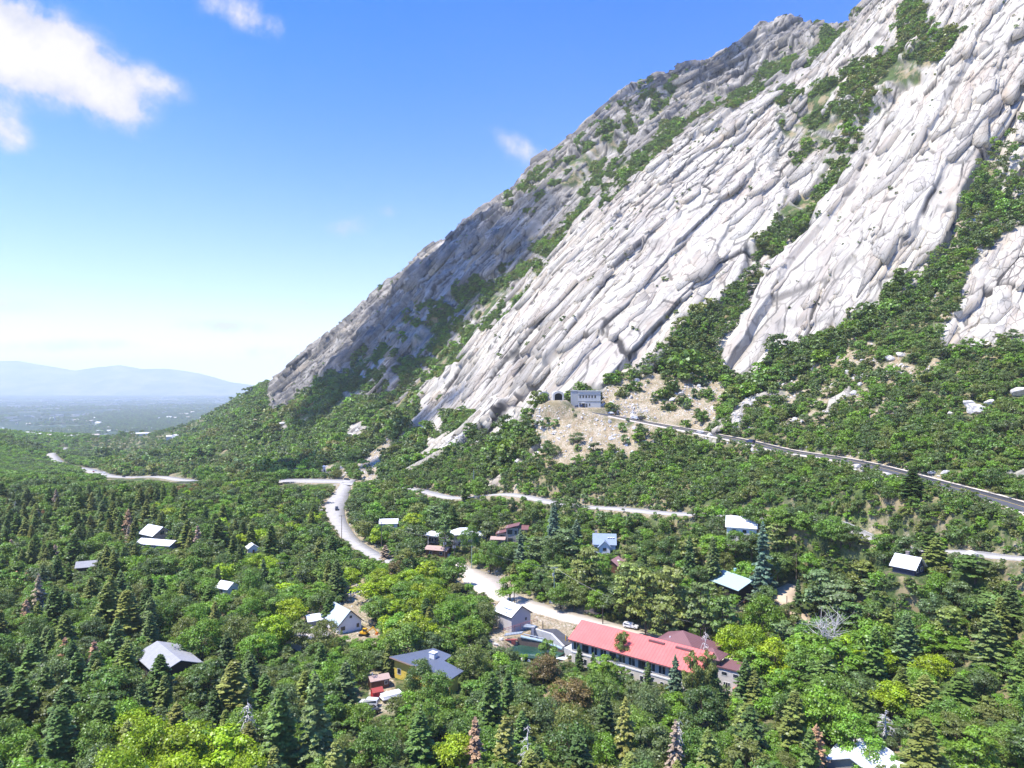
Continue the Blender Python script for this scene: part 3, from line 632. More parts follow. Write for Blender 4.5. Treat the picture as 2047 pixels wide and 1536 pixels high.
def build_valley():
    # one sheet of valley floor out to the far range
    ths = np.radians(np.linspace(-60, 40, 150)); rs = np.concatenate([np.geomspace(2600, 26500, 120)])
    T, Rr = np.meshgrid(ths, rs, indexing='ij'); X = np.sin(T)*Rr; Y = np.cos(T)*Rr
    Z = _far(X, Y)+(fbm(X/900, Y/900, 4, 3)-0.5)*36*sstep(2800, 5000, Rr)*(1-sstep(9000, 14000, Rr))-3.0*(1-sstep(3000, 3400, Y))
    idx = np.arange(T.size).reshape(T.shape); q = np.stack([idx[:-1, :-1], idx[1:, :-1], idx[1:, 1:], idx[:-1, 1:]], -1).reshape(-1, 4)
    m, nt = new_mat('valley_fields_and_trees'); co = objco(nt)
    a = noise(nt, 0.0011, 7, 0.62, co); b = noise(nt, 0.006, 5, 0.65, co)
    vo = nt.nodes.new('ShaderNodeTexVoronoi'); vo.inputs['Scale'].default_value = 0.012; nt.links.new(co, vo.inputs['Vector'])
    c = ramp(nt, a, [(0.36, (0.015, 0.03, 0.018)), (0.52, (0.03, 0.055, 0.026)), (0.62, (0.07, 0.10, 0.045)), (0.74, (0.24, 0.22, 0.16))])
    c = mixc(nt, ramp(nt, b, [(0.48, 0.0), (0.60, 0.8)]), c, (0.018, 0.034, 0.016))
    c = mixc(nt, ramp(nt, vo.outputs['Distance'], [(0.08, 0.9), (0.18, 0.0)]), c, (0.60, 0.57, 0.53))
    bsdf(nt, c, 0.95, 0.1)
    tag(mesh_np('valley_floor', np.stack([X, Y, Z], -1).reshape(-1, 3), q, m, smooth=True), kind='structure')
    # far mountain range
    sk = [(-400,700),(-200,712),(-60,728),(0,722),(38,722),(90,731),(150,741),(190,735),(240,730),(285,738),(330,737),(365,741),(400,747),(430,755),(460,764),(520,772),(600,781),(700,786),(900,789)]
    d = 24500.0; xs = np.linspace(-1500, 1000, 420); base = np.interp(xs, [s[0] for s in sk], [s[1] for s in sk])
    zc = (CY-base)/F*d; t = np.linspace(0, 1, 60)
    V = np.zeros((len(xs), 60, 3))
    for j, tt in enumerate(t):
        dd = d-3600*(1-tt) if tt <= 1 else d
        f = tt**1.25
        V[:, j, 0] = (xs-CX)/F*dd; V[:, j, 1] = dd
        V[:, j, 2] = VAL+(zc-VAL)*f
    rid = (fbm(V[..., 0]/900, V[..., 1]/2600, 5, 8)-0.5)*330*np.sin(np.pi*t)[None]**0.8
    V[..., 2] = np.maximum(V[..., 2]+rid, VAL-1)
    back = V[:, -1:, :].copy(); back[..., 1] += 2500; back[..., 2] = VAL-1; V = np.concatenate([V, back], 1)
    idx = np.arange(V.shape[0]*V.shape[1]).reshape(V.shape[:2]); q = np.stack([idx[:-1, :-1], idx[1:, :-1], idx[1:, 1:], idx[:-1, 1:]], -1).reshape(-1, 4)
    m, nt = new_mat('far_range_slopes'); n = noise(nt, 0.0012, 6, 0.6, objco(nt))
    bsdf(nt, ramp(nt, n, [(0.4, (0.08, 0.10, 0.06)), (0.65, (0.22, 0.20, 0.15))]), 0.95, 0.1)
    tag(mesh_np('mountains', V.reshape(-1, 3), q, m, smooth=True), kind='structure')

def build_clouds():
    """fair-weather clouds drifting high above the canyon; their shade falls on the far wood and the back ridge"""
    m, nt = new_mat('thin_cloud'); t = nt.nodes.new('ShaderNodeBsdfTransparent'); d = nt.nodes.new('ShaderNodeBsdfTranslucent'); d.inputs[0].default_value = (.9, .9, .92, 1); mx = nt.nodes.new('ShaderNodeMixShader'); mx.inputs[0].default_value = 0.42
    o = nt.nodes.new('ShaderNodeOutputMaterial'); nt.links.new(t.outputs[0], mx.inputs[1]); nt.links.new(d.outputs[0], mx.inputs[2]); nt.links.new(mx.outputs[0], o.inputs[0])
    rng = np.random.default_rng(12)
    for k, (tx, ty, tz, rx, ry, rot, n) in enumerate(((-330, 620, -80, 330, 75, -.12, 60), (-130, 950, 120, 210, 190, .5, 55), (250, 1080, 480, 170, 90, .2, 30))):
        s = (1500-tz)/SUN[2]; c = np.array((tx, ty, tz))+SUN*s; V = []; Q = []; off = 0
        for i in range(n):
            a = rng.uniform(0, 6.28); r = math.sqrt(rng.uniform(0, 1)); px_, py_ = r*math.cos(a)*rx, r*math.sin(a)*ry; qx = px_*math.cos(rot)-py_*math.sin(rot); qy = px_*math.sin(rot)+py_*math.cos(rot); R = rng.uniform(.18, .36)*min(rx, ry)*(1.3-r*.6)
            bm = bmesh.new(); bmesh.ops.create_icosphere(bm, subdivisions=2, radius=1); vv = np.array([v.co for v in bm.verts]); ff = np.array([[x.index for x in f.verts] for f in bm.faces]); bm.free()
            vv = vv*(1+.18*np.sin(vv[:, :1]*4+i)+.14*np.sin(vv[:, 1:2]*6+2*i))*R*np.array((1, 1, .5)); V.append(vv+(qx, qy, rng.uniform(0, .4)*R)); Q.append(ff+off); off += len(vv)
        tag(mesh_np('cloud', np.concatenate(V), np.concatenate(Q), m, loc=tuple(c), smooth=True), kind='structure')
# ------------------------------------------------------------------ foliage
def foliage_material(name, source, trans=0.3, sat=1.0):
    """leaves take their hue from the tree (object colour) or, in a wood, from each member's tint"""
    m, nt = new_mat(name)
    if source == 'object': c = nt.nodes.new('ShaderNodeObjectInfo').outputs['Color']
    else: c = attr(nt, 'tint', 'INSTANCER').outputs['Color']
    v = attr(nt, 'leafvar').outputs['Fac']
    hs = nt.nodes.new('ShaderNodeHueSaturation'); nt.links.new(c, hs.inputs['Color'])
    nt.links.new(mth(nt, 'ADD', 0.45, mth(nt, 'MULTIPLY', v, 1.1)), hs.inputs['Value'])
    nt.links.new(mth(nt, 'ADD', 0.485, mth(nt, 'MULTIPLY', v, 0.025)), hs.inputs['Hue'])
    d = nt.nodes.new('ShaderNodeBsdfDiffuse'); t = nt.nodes.new('ShaderNodeBsdfTranslucent'); nt.links.new(hs.outputs[0], d.inputs[0])
    t2 = mixc(nt, 0.5, hs.outputs[0], (0.20, 0.26, 0.02)); nt.links.new(t2 if trans > 0.2 else hs.outputs[0], t.inputs[0])
    mx = nt.nodes.new('ShaderNodeMixShader'); mx.inputs[0].default_value = trans; nt.links.new(d.outputs[0], mx.inputs[1]); nt.links.new(t.outputs[0], mx.inputs[2])
    g = nt.nodes.new('ShaderNodeBsdfGlossy'); g.inputs['Roughness'].default_value = 0.45; g.inputs['Color'].default_value = (0.8, 0.85, 0.9, 1)
    m2 = nt.nodes.new('ShaderNodeMixShader'); m2.inputs[0].default_value = 0.035; nt.links.new(mx.outputs[0], m2.inputs[1]); nt.links.new(g.outputs[0], m2.inputs[2])
    o = nt.nodes.new('ShaderNodeOutputMaterial'); nt.links.new(m2.outputs[0], o.inputs[0])
    return m
LEAF_OBJ = foliage_material('broad_leaves', 'object', 0.38); LEAF_INS = foliage_material('broad_leaves_of_the_wood', 'inst', 0.38)
NEED_OBJ = foliage_material('needles', 'object', 0.12); NEED_INS = foliage_material('needles_of_the_wood', 'inst', 0.12)
BARK = plain('bark', (0.11, 0.085, 0.065), 0.95, 0.1, 0, 0.3, 2.0); DEADWOOD = plain('bleached_wood', (0.56, 0.53, 0.50), 0.9, 0.1, 0, 0.2, 2.0)

def leaf_quads(C, Nn, size, rng, aspect=1.0, along=None):
    """small leaf-spray quads at C facing Nn"""
    n = len(C); Nn = Nn/np.maximum(np.linalg.norm(Nn, axis=1, keepdims=True), 1e-6)
    r = along if along is not None else rng.normal(size=(n, 3))
    T = r-Nn*(r*Nn).sum(1, keepdims=True); T /= np.maximum(np.linalg.norm(T, axis=1, keepdims=True), 1e-6)
    B = np.cross(Nn, T); s = np.asarray(size).reshape(-1, 1)*0.5
    k = rng.uniform(0.6, 1.0, (n, 1))
    V = np.stack([C-T*s*aspect-B*s*0.55*k, C+T*s*aspect*0.25-B*s, C+T*s*aspect+B*s*0.45*k, C-T*s*aspect*0.3+B*s], 1).reshape(-1, 3)
    q = np.arange(4*n).reshape(-1, 4)
    return V, q
def tube(pts, rad, sides=6):
    pts = np.array(pts, float); n = len(pts); V = []
    for i in range(n):
        t = pts[min(i+1, n-1)]-pts[max(i-1, 0)]; t /= np.linalg.norm(t)+1e-9
        a = np.cross(t, (0.31, 0.95, 0.1)); a /= np.linalg.norm(a)+1e-9; b = np.cross(t, a)
        th = np.arange(sides)/sides*2*np.pi
        V.append(pts[i]+rad[i]*(np.cos(th)[:, None]*a+np.sin(th)[:, None]*b))
    V = np.concatenate(V); q = []
    for i in range(n-1):
        for k in range(sides): q.append((i*sides+k, i*sides+(k+1) % sides, (i+1)*sides+(k+1) % sides, (i+1)*sides+k))
    return V, np.array(q)
def merge(parts):
    V = []; Q = []; o = 0
    for v, q in parts:
        V.append(v); Q.append(q+o); o += len(v)
    return np.concatenate(V), np.concatenate(Q)
def mesh_only(name, V, Q, mat, var=None):
    at = {'leafvar': ('FACE', 'FLOAT', var)} if var is not None else None
    o = mesh_np(name, V, Q, mat, attrs=at, link=False); return o

def broadleaf_shape(seed, hgt=10.0, wid=8.0, leaves=1500, leaf=0.55, clumps=26, low=0.18, flat=1.0):
    rng = np.random.default_rng(seed); C = []; Nn = []; var = []; limbs = []
    th = rng.uniform(0, 2*np.pi, clumps); cz = rng.uniform(0, 1, clumps)**0.75
    # a lobed dome: clumps sit near its shell, a few inside
    prof = np.sqrt(np.clip(1-((cz-0.38)/0.68)**2, 0.03, 1))
    rr = wid*0.5*prof*rng.uniform(0.45, 0.98, clumps)*(1+0.22*np.sin(2*th+rng.uniform(0, 6)))
    cx = np.cos(th)*rr; cy = np.sin(th)*rr; z = hgt*(low+0.10+(0.86-low)*cz*rng.uniform(0.88, 1.04, clumps))
    cr = wid*rng.uniform(0.11, 0.22, clumps)*(1.15-0.35*cz)
    per = np.maximum(8, (leaves*cr**2/np.sum(cr**2)).astype(int))
    for i in range(clumps):
        n = per[i]; d = rng.normal(size=(n, 3)); d /= np.linalg.norm(d, axis=1, keepdims=True); d[:, 2] = np.where(d[:, 2] < -0.35, -d[:, 2]*0.6, d[:, 2])
        rad = cr[i]*rng.uniform(0.62, 1.08, (n, 1))
        lump = 1+0.22*np.sin(d[:, :1]*5+i)+0.18*np.sin(d[:, 1:2]*7+2*i)
        C.append(np.array((cx[i], cy[i], z[i]))+d*rad*lump*np.array((1.12, 1.12, 0.80*flat)))
        Nn.append(d*0.9+np.array((0, 0, 0.45))+rng.normal(size=(n, 3))*0.42); var.append(np.clip(rng.normal(0.5, 0.17, n)+rng.normal(0, 0.13), 0, 1))
        if i < 9: limbs.append((cx[i]*0.8, cy[i]*0.8, z[i]))
    C = np.concatenate(C); Nn = np.concatenate(Nn); var = np.concatenate(var)
    V, q = leaf_quads(C, Nn, leaf*rng.uniform(0.65, 1.35, len(C)), rng)
    parts = [tube([(0, 0, -0.8), (0.1, 0, hgt*0.15), (0.0, 0.15, hgt*0.35), (0.1, 0.05, hgt*0.62), (0.05, 0, hgt*0.8)], [wid*0.032, wid*0.026, wid*0.02, wid*0.011, wid*0.004])]
    for (a, b, c) in limbs:
        zb = hgt*rng.uniform(0.16, 0.4); parts.append(tube([(0, 0, zb), (a*0.45, b*0.45, zb+(c-zb)*0.6), (a, b, c)], [wid*0.014, wid*0.009, wid*0.003], 5))
    return (V, q, var), merge(parts)
def fir_shape(seed, hgt=18.0, wid=6.4, dens=1.0, ragged=0.2, droop=0.32, start=0.06, gap=0.0, taper=0.66):
    rng = np.random.default_rng(seed); C = []; Nn = []; Al = []; sz = []; var = []; tw = [tube([(0, 0, -1), (0.05, 0.02, hgt*0.5), (0, 0, hgt)], [hgt*0.016, hgt*0.009, hgt*0.001])]
    z = hgt*start; ph = rng.uniform(0, 6)
    while z < hgt*0.99:
        f = (z/hgt-start)/(1-start); R = wid*0.5*((1-f)**taper)*(0.94+0.1*np.sin(f*23+seed))*min(1, 0.6+f*5)+0.12
        nb = max(5, int((10.0-3.5*f)*dens)); ph += 2.4
        for k in range(nb):
            if rng.uniform() < gap: continue
            a = ph+k*2*np.pi/nb+rng.normal(0, 0.25); ln = R*rng.uniform(1-ragged*1.6, 1+ragged*0.7); u = np.array((np.cos(a), np.sin(a), 0))
            s = np.linspace(0.15, 1, max(4, int(3+ln*3.4*dens)))
            dz = (0.30*s-droop*2.0*s**2+0.22*s**4)*ln
            mid = u[None]*(s*ln)[:, None]; mid[:, 2] = z+dz
            cv = np.clip(rng.normal(0.5, 0.15), 0.05, 0.95)
            for sd in (-1, -.45, 0.1, .55, 1):
                side = np.array((-u[1], u[0], 0))*sd*(0.10+0.17*ln*np.sin(np.pi*np.clip(s*0.85+0.1, 0, 1)))[:, None]
                p = mid+side+rng.normal(0, 0.06, (len(s), 3)); p[:, 2] -= abs(sd)*0.10
                C.append(p); Nn.append(np.array((0, 0, 1.0))+u*0.25+np.array((-u[1], u[0], 0))*sd*0.5+rng.normal(0, 0.3, (len(s), 3)))
                Al.append(np.repeat((u+np.array((-u[1], u[0], 0))*sd*0.6+np.array((0, 0, -0.25)))[None], len(s), 0)); sz.append(0.26+0.15*ln*(1-0.35*s)); var.append(np.clip(cv+0.18*(s-0.5)+rng.normal(0, 0.1, len(s)), 0, 1))
        z += (0.40+0.50*(1-f))*rng.uniform(0.8, 1.2)
    C.append(np.array([(0, 0, hgt)])); Nn.append(np.array([(1, 0, .3)])); Al.append(np.array([(0, 0, 1.)])); sz.append(np.array([0.7])); var.append(np.array([0.5]))
    C = np.concatenate(C); V, q = leaf_quads(C, np.concatenate(Nn), np.concatenate(sz), rng, 1.35, np.concatenate(Al))
    return (V, q, np.concatenate(var)), merge(tw)
def pine_shape(seed, hgt=15.0, wid=8.0):
    rng = np.random.default_rng(seed); C = []; Nn = []; var = []; tw = [tube([(0, 0, -1), (0.1, 0.1, hgt*0.45), (0, 0.1, hgt*0.97)], [hgt*0.02, hgt*0.014, hgt*0.003])]
    for i in range(34):
        f = rng.uniform(0.30, 1.0); a = i*2.4+rng.normal(0, 0.3); R = wid*0.5*np.sqrt(max(0.05, 1-((f-0.52)/0.52)**2))*rng.uniform(0.55, 1.05)
        tip = np.array((np.cos(a)*R, np.sin(a)*R, hgt*f)); tw.append(tube([(0, 0, hgt*f-R*0.25), tip*np.array((0.55, 0.55, 1))-np.array((0, 0, 0.15*R)), tip], [0.11, 0.07, 0.02], 4))
        for k in range(rng.integers(2, 4)):
            c = tip*np.array((1-0.27*k, 1-0.27*k, 1))+rng.normal(0, 0.3, 3); n = 26; r = rng.uniform(0.7, 1.15); d = rng.normal(size=(n, 3)); d /= np.linalg.norm(d, axis=1, keepdims=True); d[:, 2] = np.abs(d[:, 2])*0.8-0.1
            C.append(c+d*r*np.array((1.3, 1.3, 0.6))); Nn.append(d+np.array((0, 0, 0.8))+rng.normal(size=(n, 3))*0.4); var.append(np.clip(rng.normal(0.5, 0.15, n)+rng.normal(0, 0.12), 0, 1))
    C = np.concatenate(C); V, q = leaf_quads(C, np.concatenate(Nn), 0.55*rng.uniform(0.7, 1.3, len(C)), rng, 1.25)
    return (V, q, np.concatenate(var)), merge(tw)
def snag_shape(seed, hgt=14.0, wid=5.0, n=46, fork=False, curl=-0.3):
    """a dead tree: bare trunk and branches"""
    rng = np.random.default_rng(seed); tw = []
    if fork:
        for k in range(7):
            a = rng.uniform(0, 6.28); l = hgt*rng.uniform(0.5, 0.72); o = np.array((np.cos(a), np.sin(a), 0))*wid*0.5*rng.uniform(0.4, 1)
            b0 = np.array((0, 0, hgt*rng.uniform(0.25, 0.4))); p = [b0, b0+o*0.4+(0, 0, l*0.4), b0+o*0.8+(0, 0, l*0.8), b0+o+(0, 0, l)]
            tw.append(tube(p, [0.17, 0.125, 0.08, 0.02], 5))
            for j in range(18):
                t = rng.uniform(0.25, 1); q0 = np.array(p[1])*(1-t)+np.array(p[3])*t; d = rng.normal(size=3); d[2] = abs(d[2])*0.8; d *= wid*0.24
                tw.append(tube([q0, q0+d*0.6+(0, 0, 0.3), q0+d+(0, 0, 0.9)], [0.06, 0.045, 0.015], 4))
        tw.append(tube([(0, 0, -1), (0.1, 0, hgt*0.2), (0, 0.1, hgt*0.42)], [0.36, 0.27, 0.16]))
    else:
        tw.append(tube([(0, 0, -1), (0.1, 0, hgt*0.5), (0, 0, hgt)], [hgt*0.016, hgt*0.010, 0.02]))
        for i in range(n):
            f = rng.uniform(0.12, 0.97); a = rng.uniform(0, 6.28); R = wid*0.5*(1-f)**0.7*rng.uniform(0.5, 1.1)+0.3; u = np.array((np.cos(a), np.sin(a), 0)); z0 = np.array((0, 0, hgt*f))
            p = [z0, z0+u*R*0.5+(0, 0, 0.12*R), z0+u*R+(0, 0, curl*R)]
            tw.append(tube(p, [0.10, 0.075, 0.02], 4))
            for j in range(3):
                t = rng.uniform(0.4, 1); q0 = p[1]*(1-t)+p[2]*t; d = rng.normal(size=3)*0.16*R+u*0.1*R; d[2] -= 0.10*R; tw.append(tube([q0, q0+d, q0+d*1.8-(0, 0, 0.1*R)], [0.05, 0.036, 0.012], 3))
    return merge(tw)

TREE = {}                                                      # kind -> list of (crown object, trunk object, height, width)
def add_kind(kind, shape, mat, h, w):
    (V, q, var), (TV, TQ) = shape
    TREE.setdefault(kind, []).append((mesh_only('crown', V, q, mat, var), mesh_only('trunk', TV, TQ, BARK), h, w))
for s in range(5): add_kind('broadleaf_tree', broadleaf_shape(100+s, 9.5, (7.8, 8.6, 6.6, 9.2, 7.4)[s], 4600, 0.335, (30, 38, 24, 44, 34)[s]), LEAF_OBJ, 9.5, (7.8, 8.6, 6.6, 9.2, 7.4)[s])
for s in range(4): add_kind('scrub_oak', broadleaf_shape(140+s, 5.2, (6.4, 7.2, 5.6, 6.8)[s], 1700, 0.38, (17, 20, 14, 18)[s], 0.04), LEAF_OBJ, 5.2, (6.4, 7.2, 5.6, 6.8)[s])
for s in range(5): add_kind('fir_tree', fir_shape(200+s, 18, (6.2, 5.4, 7.2, 6.0, 6.8)[s], 1.0, (0.16, 0.2, 0.26, 0.3, 0.2)[s], (0.30, 0.26, 0.34, 0.30, 0.22)[s], 0.05, (0, 0, 0.05, 0.16, 0.04)[s]), NEED_OBJ, 18, (6.2, 5.4, 7.2, 6.0, 6.8)[s])
for s in range(3): add_kind('pine_tree', pine_shape(260+s, 14, (8.2, 7.2, 9.0)[s]), NEED_OBJ, 14, (8.2, 7.2, 9.0)[s])
for s in range(2): add_kind('dead_fir', fir_shape(290+s, 15, (5.0, 4.6)[s], 0.85, 0.4, 0.42, 0.08, 0.25), NEED_OBJ, 15, (5.0, 4.6)[s])
# simpler members for the distant woods
STUFF_SRC = {}
for s in range(4): STUFF_SRC.setdefault('broad', []).append(broadleaf_shape(300+s, 9, (8, 9, 7, 8.5)[s], 1500, 0.55, (22, 28, 18, 24)[s]))
for s in range(4): STUFF_SRC.setdefault('scrub', []).append(broadleaf_shape(320+s, 4.6, (6.2, 7, 5.4, 6.6)[s], 420, 0.72, (12, 15, 10, 13)[s], 0.02))
for s in range(2): STUFF_SRC.setdefault('fir', []).append(fir_shape(340+s, 16, 5.6, 0.75, 0.25, 0.3, 0.05, 0.06))
def lin(r, g, b):
    return tuple(((c/255+0.055)/1.055)**2.4 if c/255 > 0.04045 else c/255/12.92 for c in (r, g, b))
# ------------------------------------------------------------------ what the photograph leaves open to view: (outline, how far the thing stands)
KEEP = []
def keep(poly, d=None):
    if d is None:
        b = max(poly, key=lambda p: p[1]); d = hit(b[0], b[1]-1)[1]
    KEEP.append((np.array(poly, float), d))
def keep_road(key, ranges):
    P, hw = ROADS[key]
    for i in range(0, len(P)-2, 2):
        q = P[[i, i+2]]; px = CX+F*q[:, 0]/q[:, 1]
        if not any(a < px.mean() < b for a, b in ranges): continue
        T = q[1]-q[0]; n = np.array((-T[1], T[0])); n /= np.linalg.norm(n); pts = []
        for k, s in ((0, 1), (1, 1), (1, -1), (0, -1)):
            x, y = q[k, :2]+n[:2]*hw[i]*s*(1.35 if key == 'upper_road' else 0.85); pts.append(proj(x, y, q[k, 2]))
        pts = np.array(pts); g = {'highway': (-4, 6), 'lower_road': (-1.5, 2.5)}.get(key, (0, 0)); m = pts[:, 1].mean(); pts[:, 1] += np.where(pts[:, 1] < m, g[0], g[1])
        KEEP.append((pts, q[:, 1].min()-hw[i]))
keep_road('upper_road', [(1095, 2080)]); keep_road('lower_road', [(845, 1130), (1180, 1395), (1740, 1790), (1890, 2080)]); keep_road('town_road', [(600, 760)]); keep_road('gravel_road', [(930, 1262)]); keep_road('highway', [(170, 400), (570, 720)]); keep_road('driveway', [(1560, 1590)])
for P in ([(640,918),(656,918),(656,945),(640,945)],
          [(1160,1285),(1187,1240),(1260,1255),(1330,1248),(1375,1286),(1420,1295),(1412,1332),(1372,1347),(1345,1366),(1300,1362),(1268,1338),(1262,1312),(1165,1292)],
          [(1428,1312),(1472,1322),(1466,1368),(1436,1366)],[(985,1256),(985,1228),(1018,1200),(1062,1224),(1062,1250),(1030,1262)],
          [(1003,1284),(1060,1245),(1074,1245),(1142,1290),(1132,1322),(1062,1287),(1012,1292)],[(1035,1284),(1062,1290),(1056,1306),(1035,1302)],[(1095,1298),(1124,1305),(1122,1328),(1095,1322)],
          [(780,1322),(868,1298),(932,1360),(902,1370),(860,1345),(818,1328),(816,1352),(785,1358)],[(895,1366),(927,1360),(922,1388),(897,1388)],
          [(740,1350),(770,1336),(776,1355),(788,1365),(784,1400),(780,1426),(760,1432),(713,1402),(738,1375)],
          [(664,1208),(692,1220),(724,1252),(704,1272),(680,1268),(660,1225)],[(597,1258),(624,1270),(604,1298),(590,1300)],[(706,1252),(742,1245),(742,1275),(712,1275)],
          [(293,1280),(325,1270),(380,1312),(362,1325),(330,1302),(293,1314)],[(282,1060),(305,1046),(340,1060),(330,1072),(283,1074)],[(276,1075),(320,1072),(325,1085),(364,1095),(345,1098),(280,1087)],
          [(156,1130),(176,1134),(172,1143),(158,1142)],[(437,1170),(463,1170),(463,1186),(440,1186)],[(492,1084),(511,1084),(509,1106),(495,1106)],[(757,1036),(797,1044),(795,1050),(757,1048)],
          [(845,1070),(900,1078),(896,1112),(850,1110)],[(903,1048),(958,1064),(947,1088),(910,1088)],[(984,1056),(1050,1038),(1047,1062),(1012,1082),(984,1088)],
          [(1184,1082),(1214,1066),(1237,1085),(1222,1102),(1190,1092)],[(1217,1126),(1232,1113),(1242,1125),(1233,1137)],[(1452,1016),(1512,1028),(1492,1050),(1474,1052)],
          [(1446,1126),(1512,1150),(1502,1172),(1478,1186)],[(1788,1105),(1825,1098),(1848,1125),(1832,1138),(1793,1138)],[(1653,1512),(1704,1462),(1726,1478),(1758,1488),(1764,1520),(1690,1528)],
          [(1140,1214),(1182,1214),(1184,1238),(1146,1238)],[(908,1168),(940,1172),(938,1188),(908,1186)],[(1200,772),(1130,772),(1060,780),(1060,806),(1130,815),(1200,818)],[(1110,806),(1200,822),(1330,846),(1330,854),(1200,836),(1110,816)],
          [(1398,1250),(1418,1250),(1418,1300),(1398,1300)],[(755,1060),(772,1060),(772,1090),(755,1090)],[(1108,1140),(1122,1140),(1122,1200),(1106,1200)]):
    keep(P)
KBOX = [(p[:, 0].min(), p[:, 0].max(), p[:, 1].min(), p[:, 1].max()) for p, d in KEEP]
FOOT = []                                                       # building footprints: (x, y, radius)
def hides(x, y, z, h, w):
    """does a tree of this size here cover something the photograph shows?"""
    px, _ = proj(x, y, z); s = F/y; r = w*0.42*s; yb = CY-F*(z+h*0.18)/y; yt = CY-F*(z+h)/y
    for (P, d), (a, b, c, e) in zip(KEEP, KBOX):
        if y > d-1.5 or px+r < a or px-r > b or yb < c or yt > e: continue
        qx = np.array([px, px-r, px+r, px, px-r*0.7, px+r*0.7, px, px-r*.5, px+r*.5]); m = (yb+yt)/2
        qy = np.array([m, m*0.6+yb*0.4, m*0.6+yb*0.4, yt+2, m*0.5+yt*0.5, m*0.5+yt*0.5, yb, yb, yb])
        if inpoly(qx, qy, P).any(): return True
        k = (P[:, 0] > px-r) & (P[:, 0] < px+r) & (P[:, 1] > yt) & (P[:, 1] < yb)
        if k.any(): return True
    return False
class Hash:
    def __init__(s, c): s.c = c; s.d = {}
    def near(s, x, y, r, q=0.75):
        n = int(math.ceil((r+6)/s.c)); i = int(x//s.c); j = int(y//s.c)
        for a in range(i-n, i+n+1):
            for b in range(j-n, j+n+1):
                for (u, v, w) in s.d.get((a, b), ()):
                    if (u-x)**2+(v-y)**2 < (q*(r+w))**2: return True
        return False
    def add(s, x, y, r): s.d.setdefault((int(x//s.c), int(y//s.c)), []).append((x, y, r))
HSH = Hash(8.0)
def cover_at(x, y):
    x = np.atleast_1d(x); y = np.atleast_1d(y); z = H(x, y); px, py = proj(x, y, z)
    return cover(px, py, x, y)
PAL = {'dark green': (0.114, 0.185, 0.036), 'mid green': (0.162, 0.283, 0.036), 'fresh green': (0.197, 0.360, 0.028), 'lime green': (0.348, 0.484, 0.012), 'olive green': (0.191, 0.232, 0.048), 'rusty green': (0.25, 0.165, 0.055),
       'dusky green': (0.139, 0.201, 0.060), 'yellowish olive': (0.215, 0.232, 0.050), 'deep green': (0.088, 0.144, 0.034), 'bluish green': (0.128, 0.196, 0.110), 'russet brown': (0.42, 0.25, 0.14), 'pale tan': (0.42, 0.32, 0.22)}
LIME = [(830,1170,130,75,1),(370,1500,150,45,1),(1500,1285,70,50,.9),(1760,1310,120,50,.8),(1870,1310,60,40,.5),(560,1190,160,60,.45),(460,1120,60,40,.6),(600,1330,70,40,.35),(1240,1090,40,30,.5),(330,1010,250,40,.2),(870,1440,60,30,.5),(960,1490,60,30,.5)]
def lime_at(px, py):
    return max(a*math.exp(-((px-x)/rx)**2-((py-y)/ry)**2) for x, y, rx, ry, a in LIME)
def fir_share(px, py, d):
    if px < 330 and d < 430: return 0.36
    if px < 700 and 190 < d < 420: return 0.09
    if d < 185 and px < 720: return 0.22
    if d < 165 and px < 1250: return 0.15
    if d < 185 and px > 1250: return 0.20
    if d < 260 and 700 < px < 1000: return 0.08
    return 0.015
TREES = []                                                      # dicts: kind, x, y, z, h, w, tone, px, py
def put(kind, x, y, h, w, tone, z=None, var=None, check=True, q=0.75):
    z = float(HG(x, y)) if z is None else z
    if check:
        if HSH.near(x, y, w/2, q): return False
        if hides(x, y, z, h, w): return False
    HSH.add(x, y, w/2); px, py = proj(x, y, z)
    TREES.append(dict(kind=kind, x=x, y=y, z=z, h=h, w=w, tone=tone, px=px, py=py, var=var)); return True
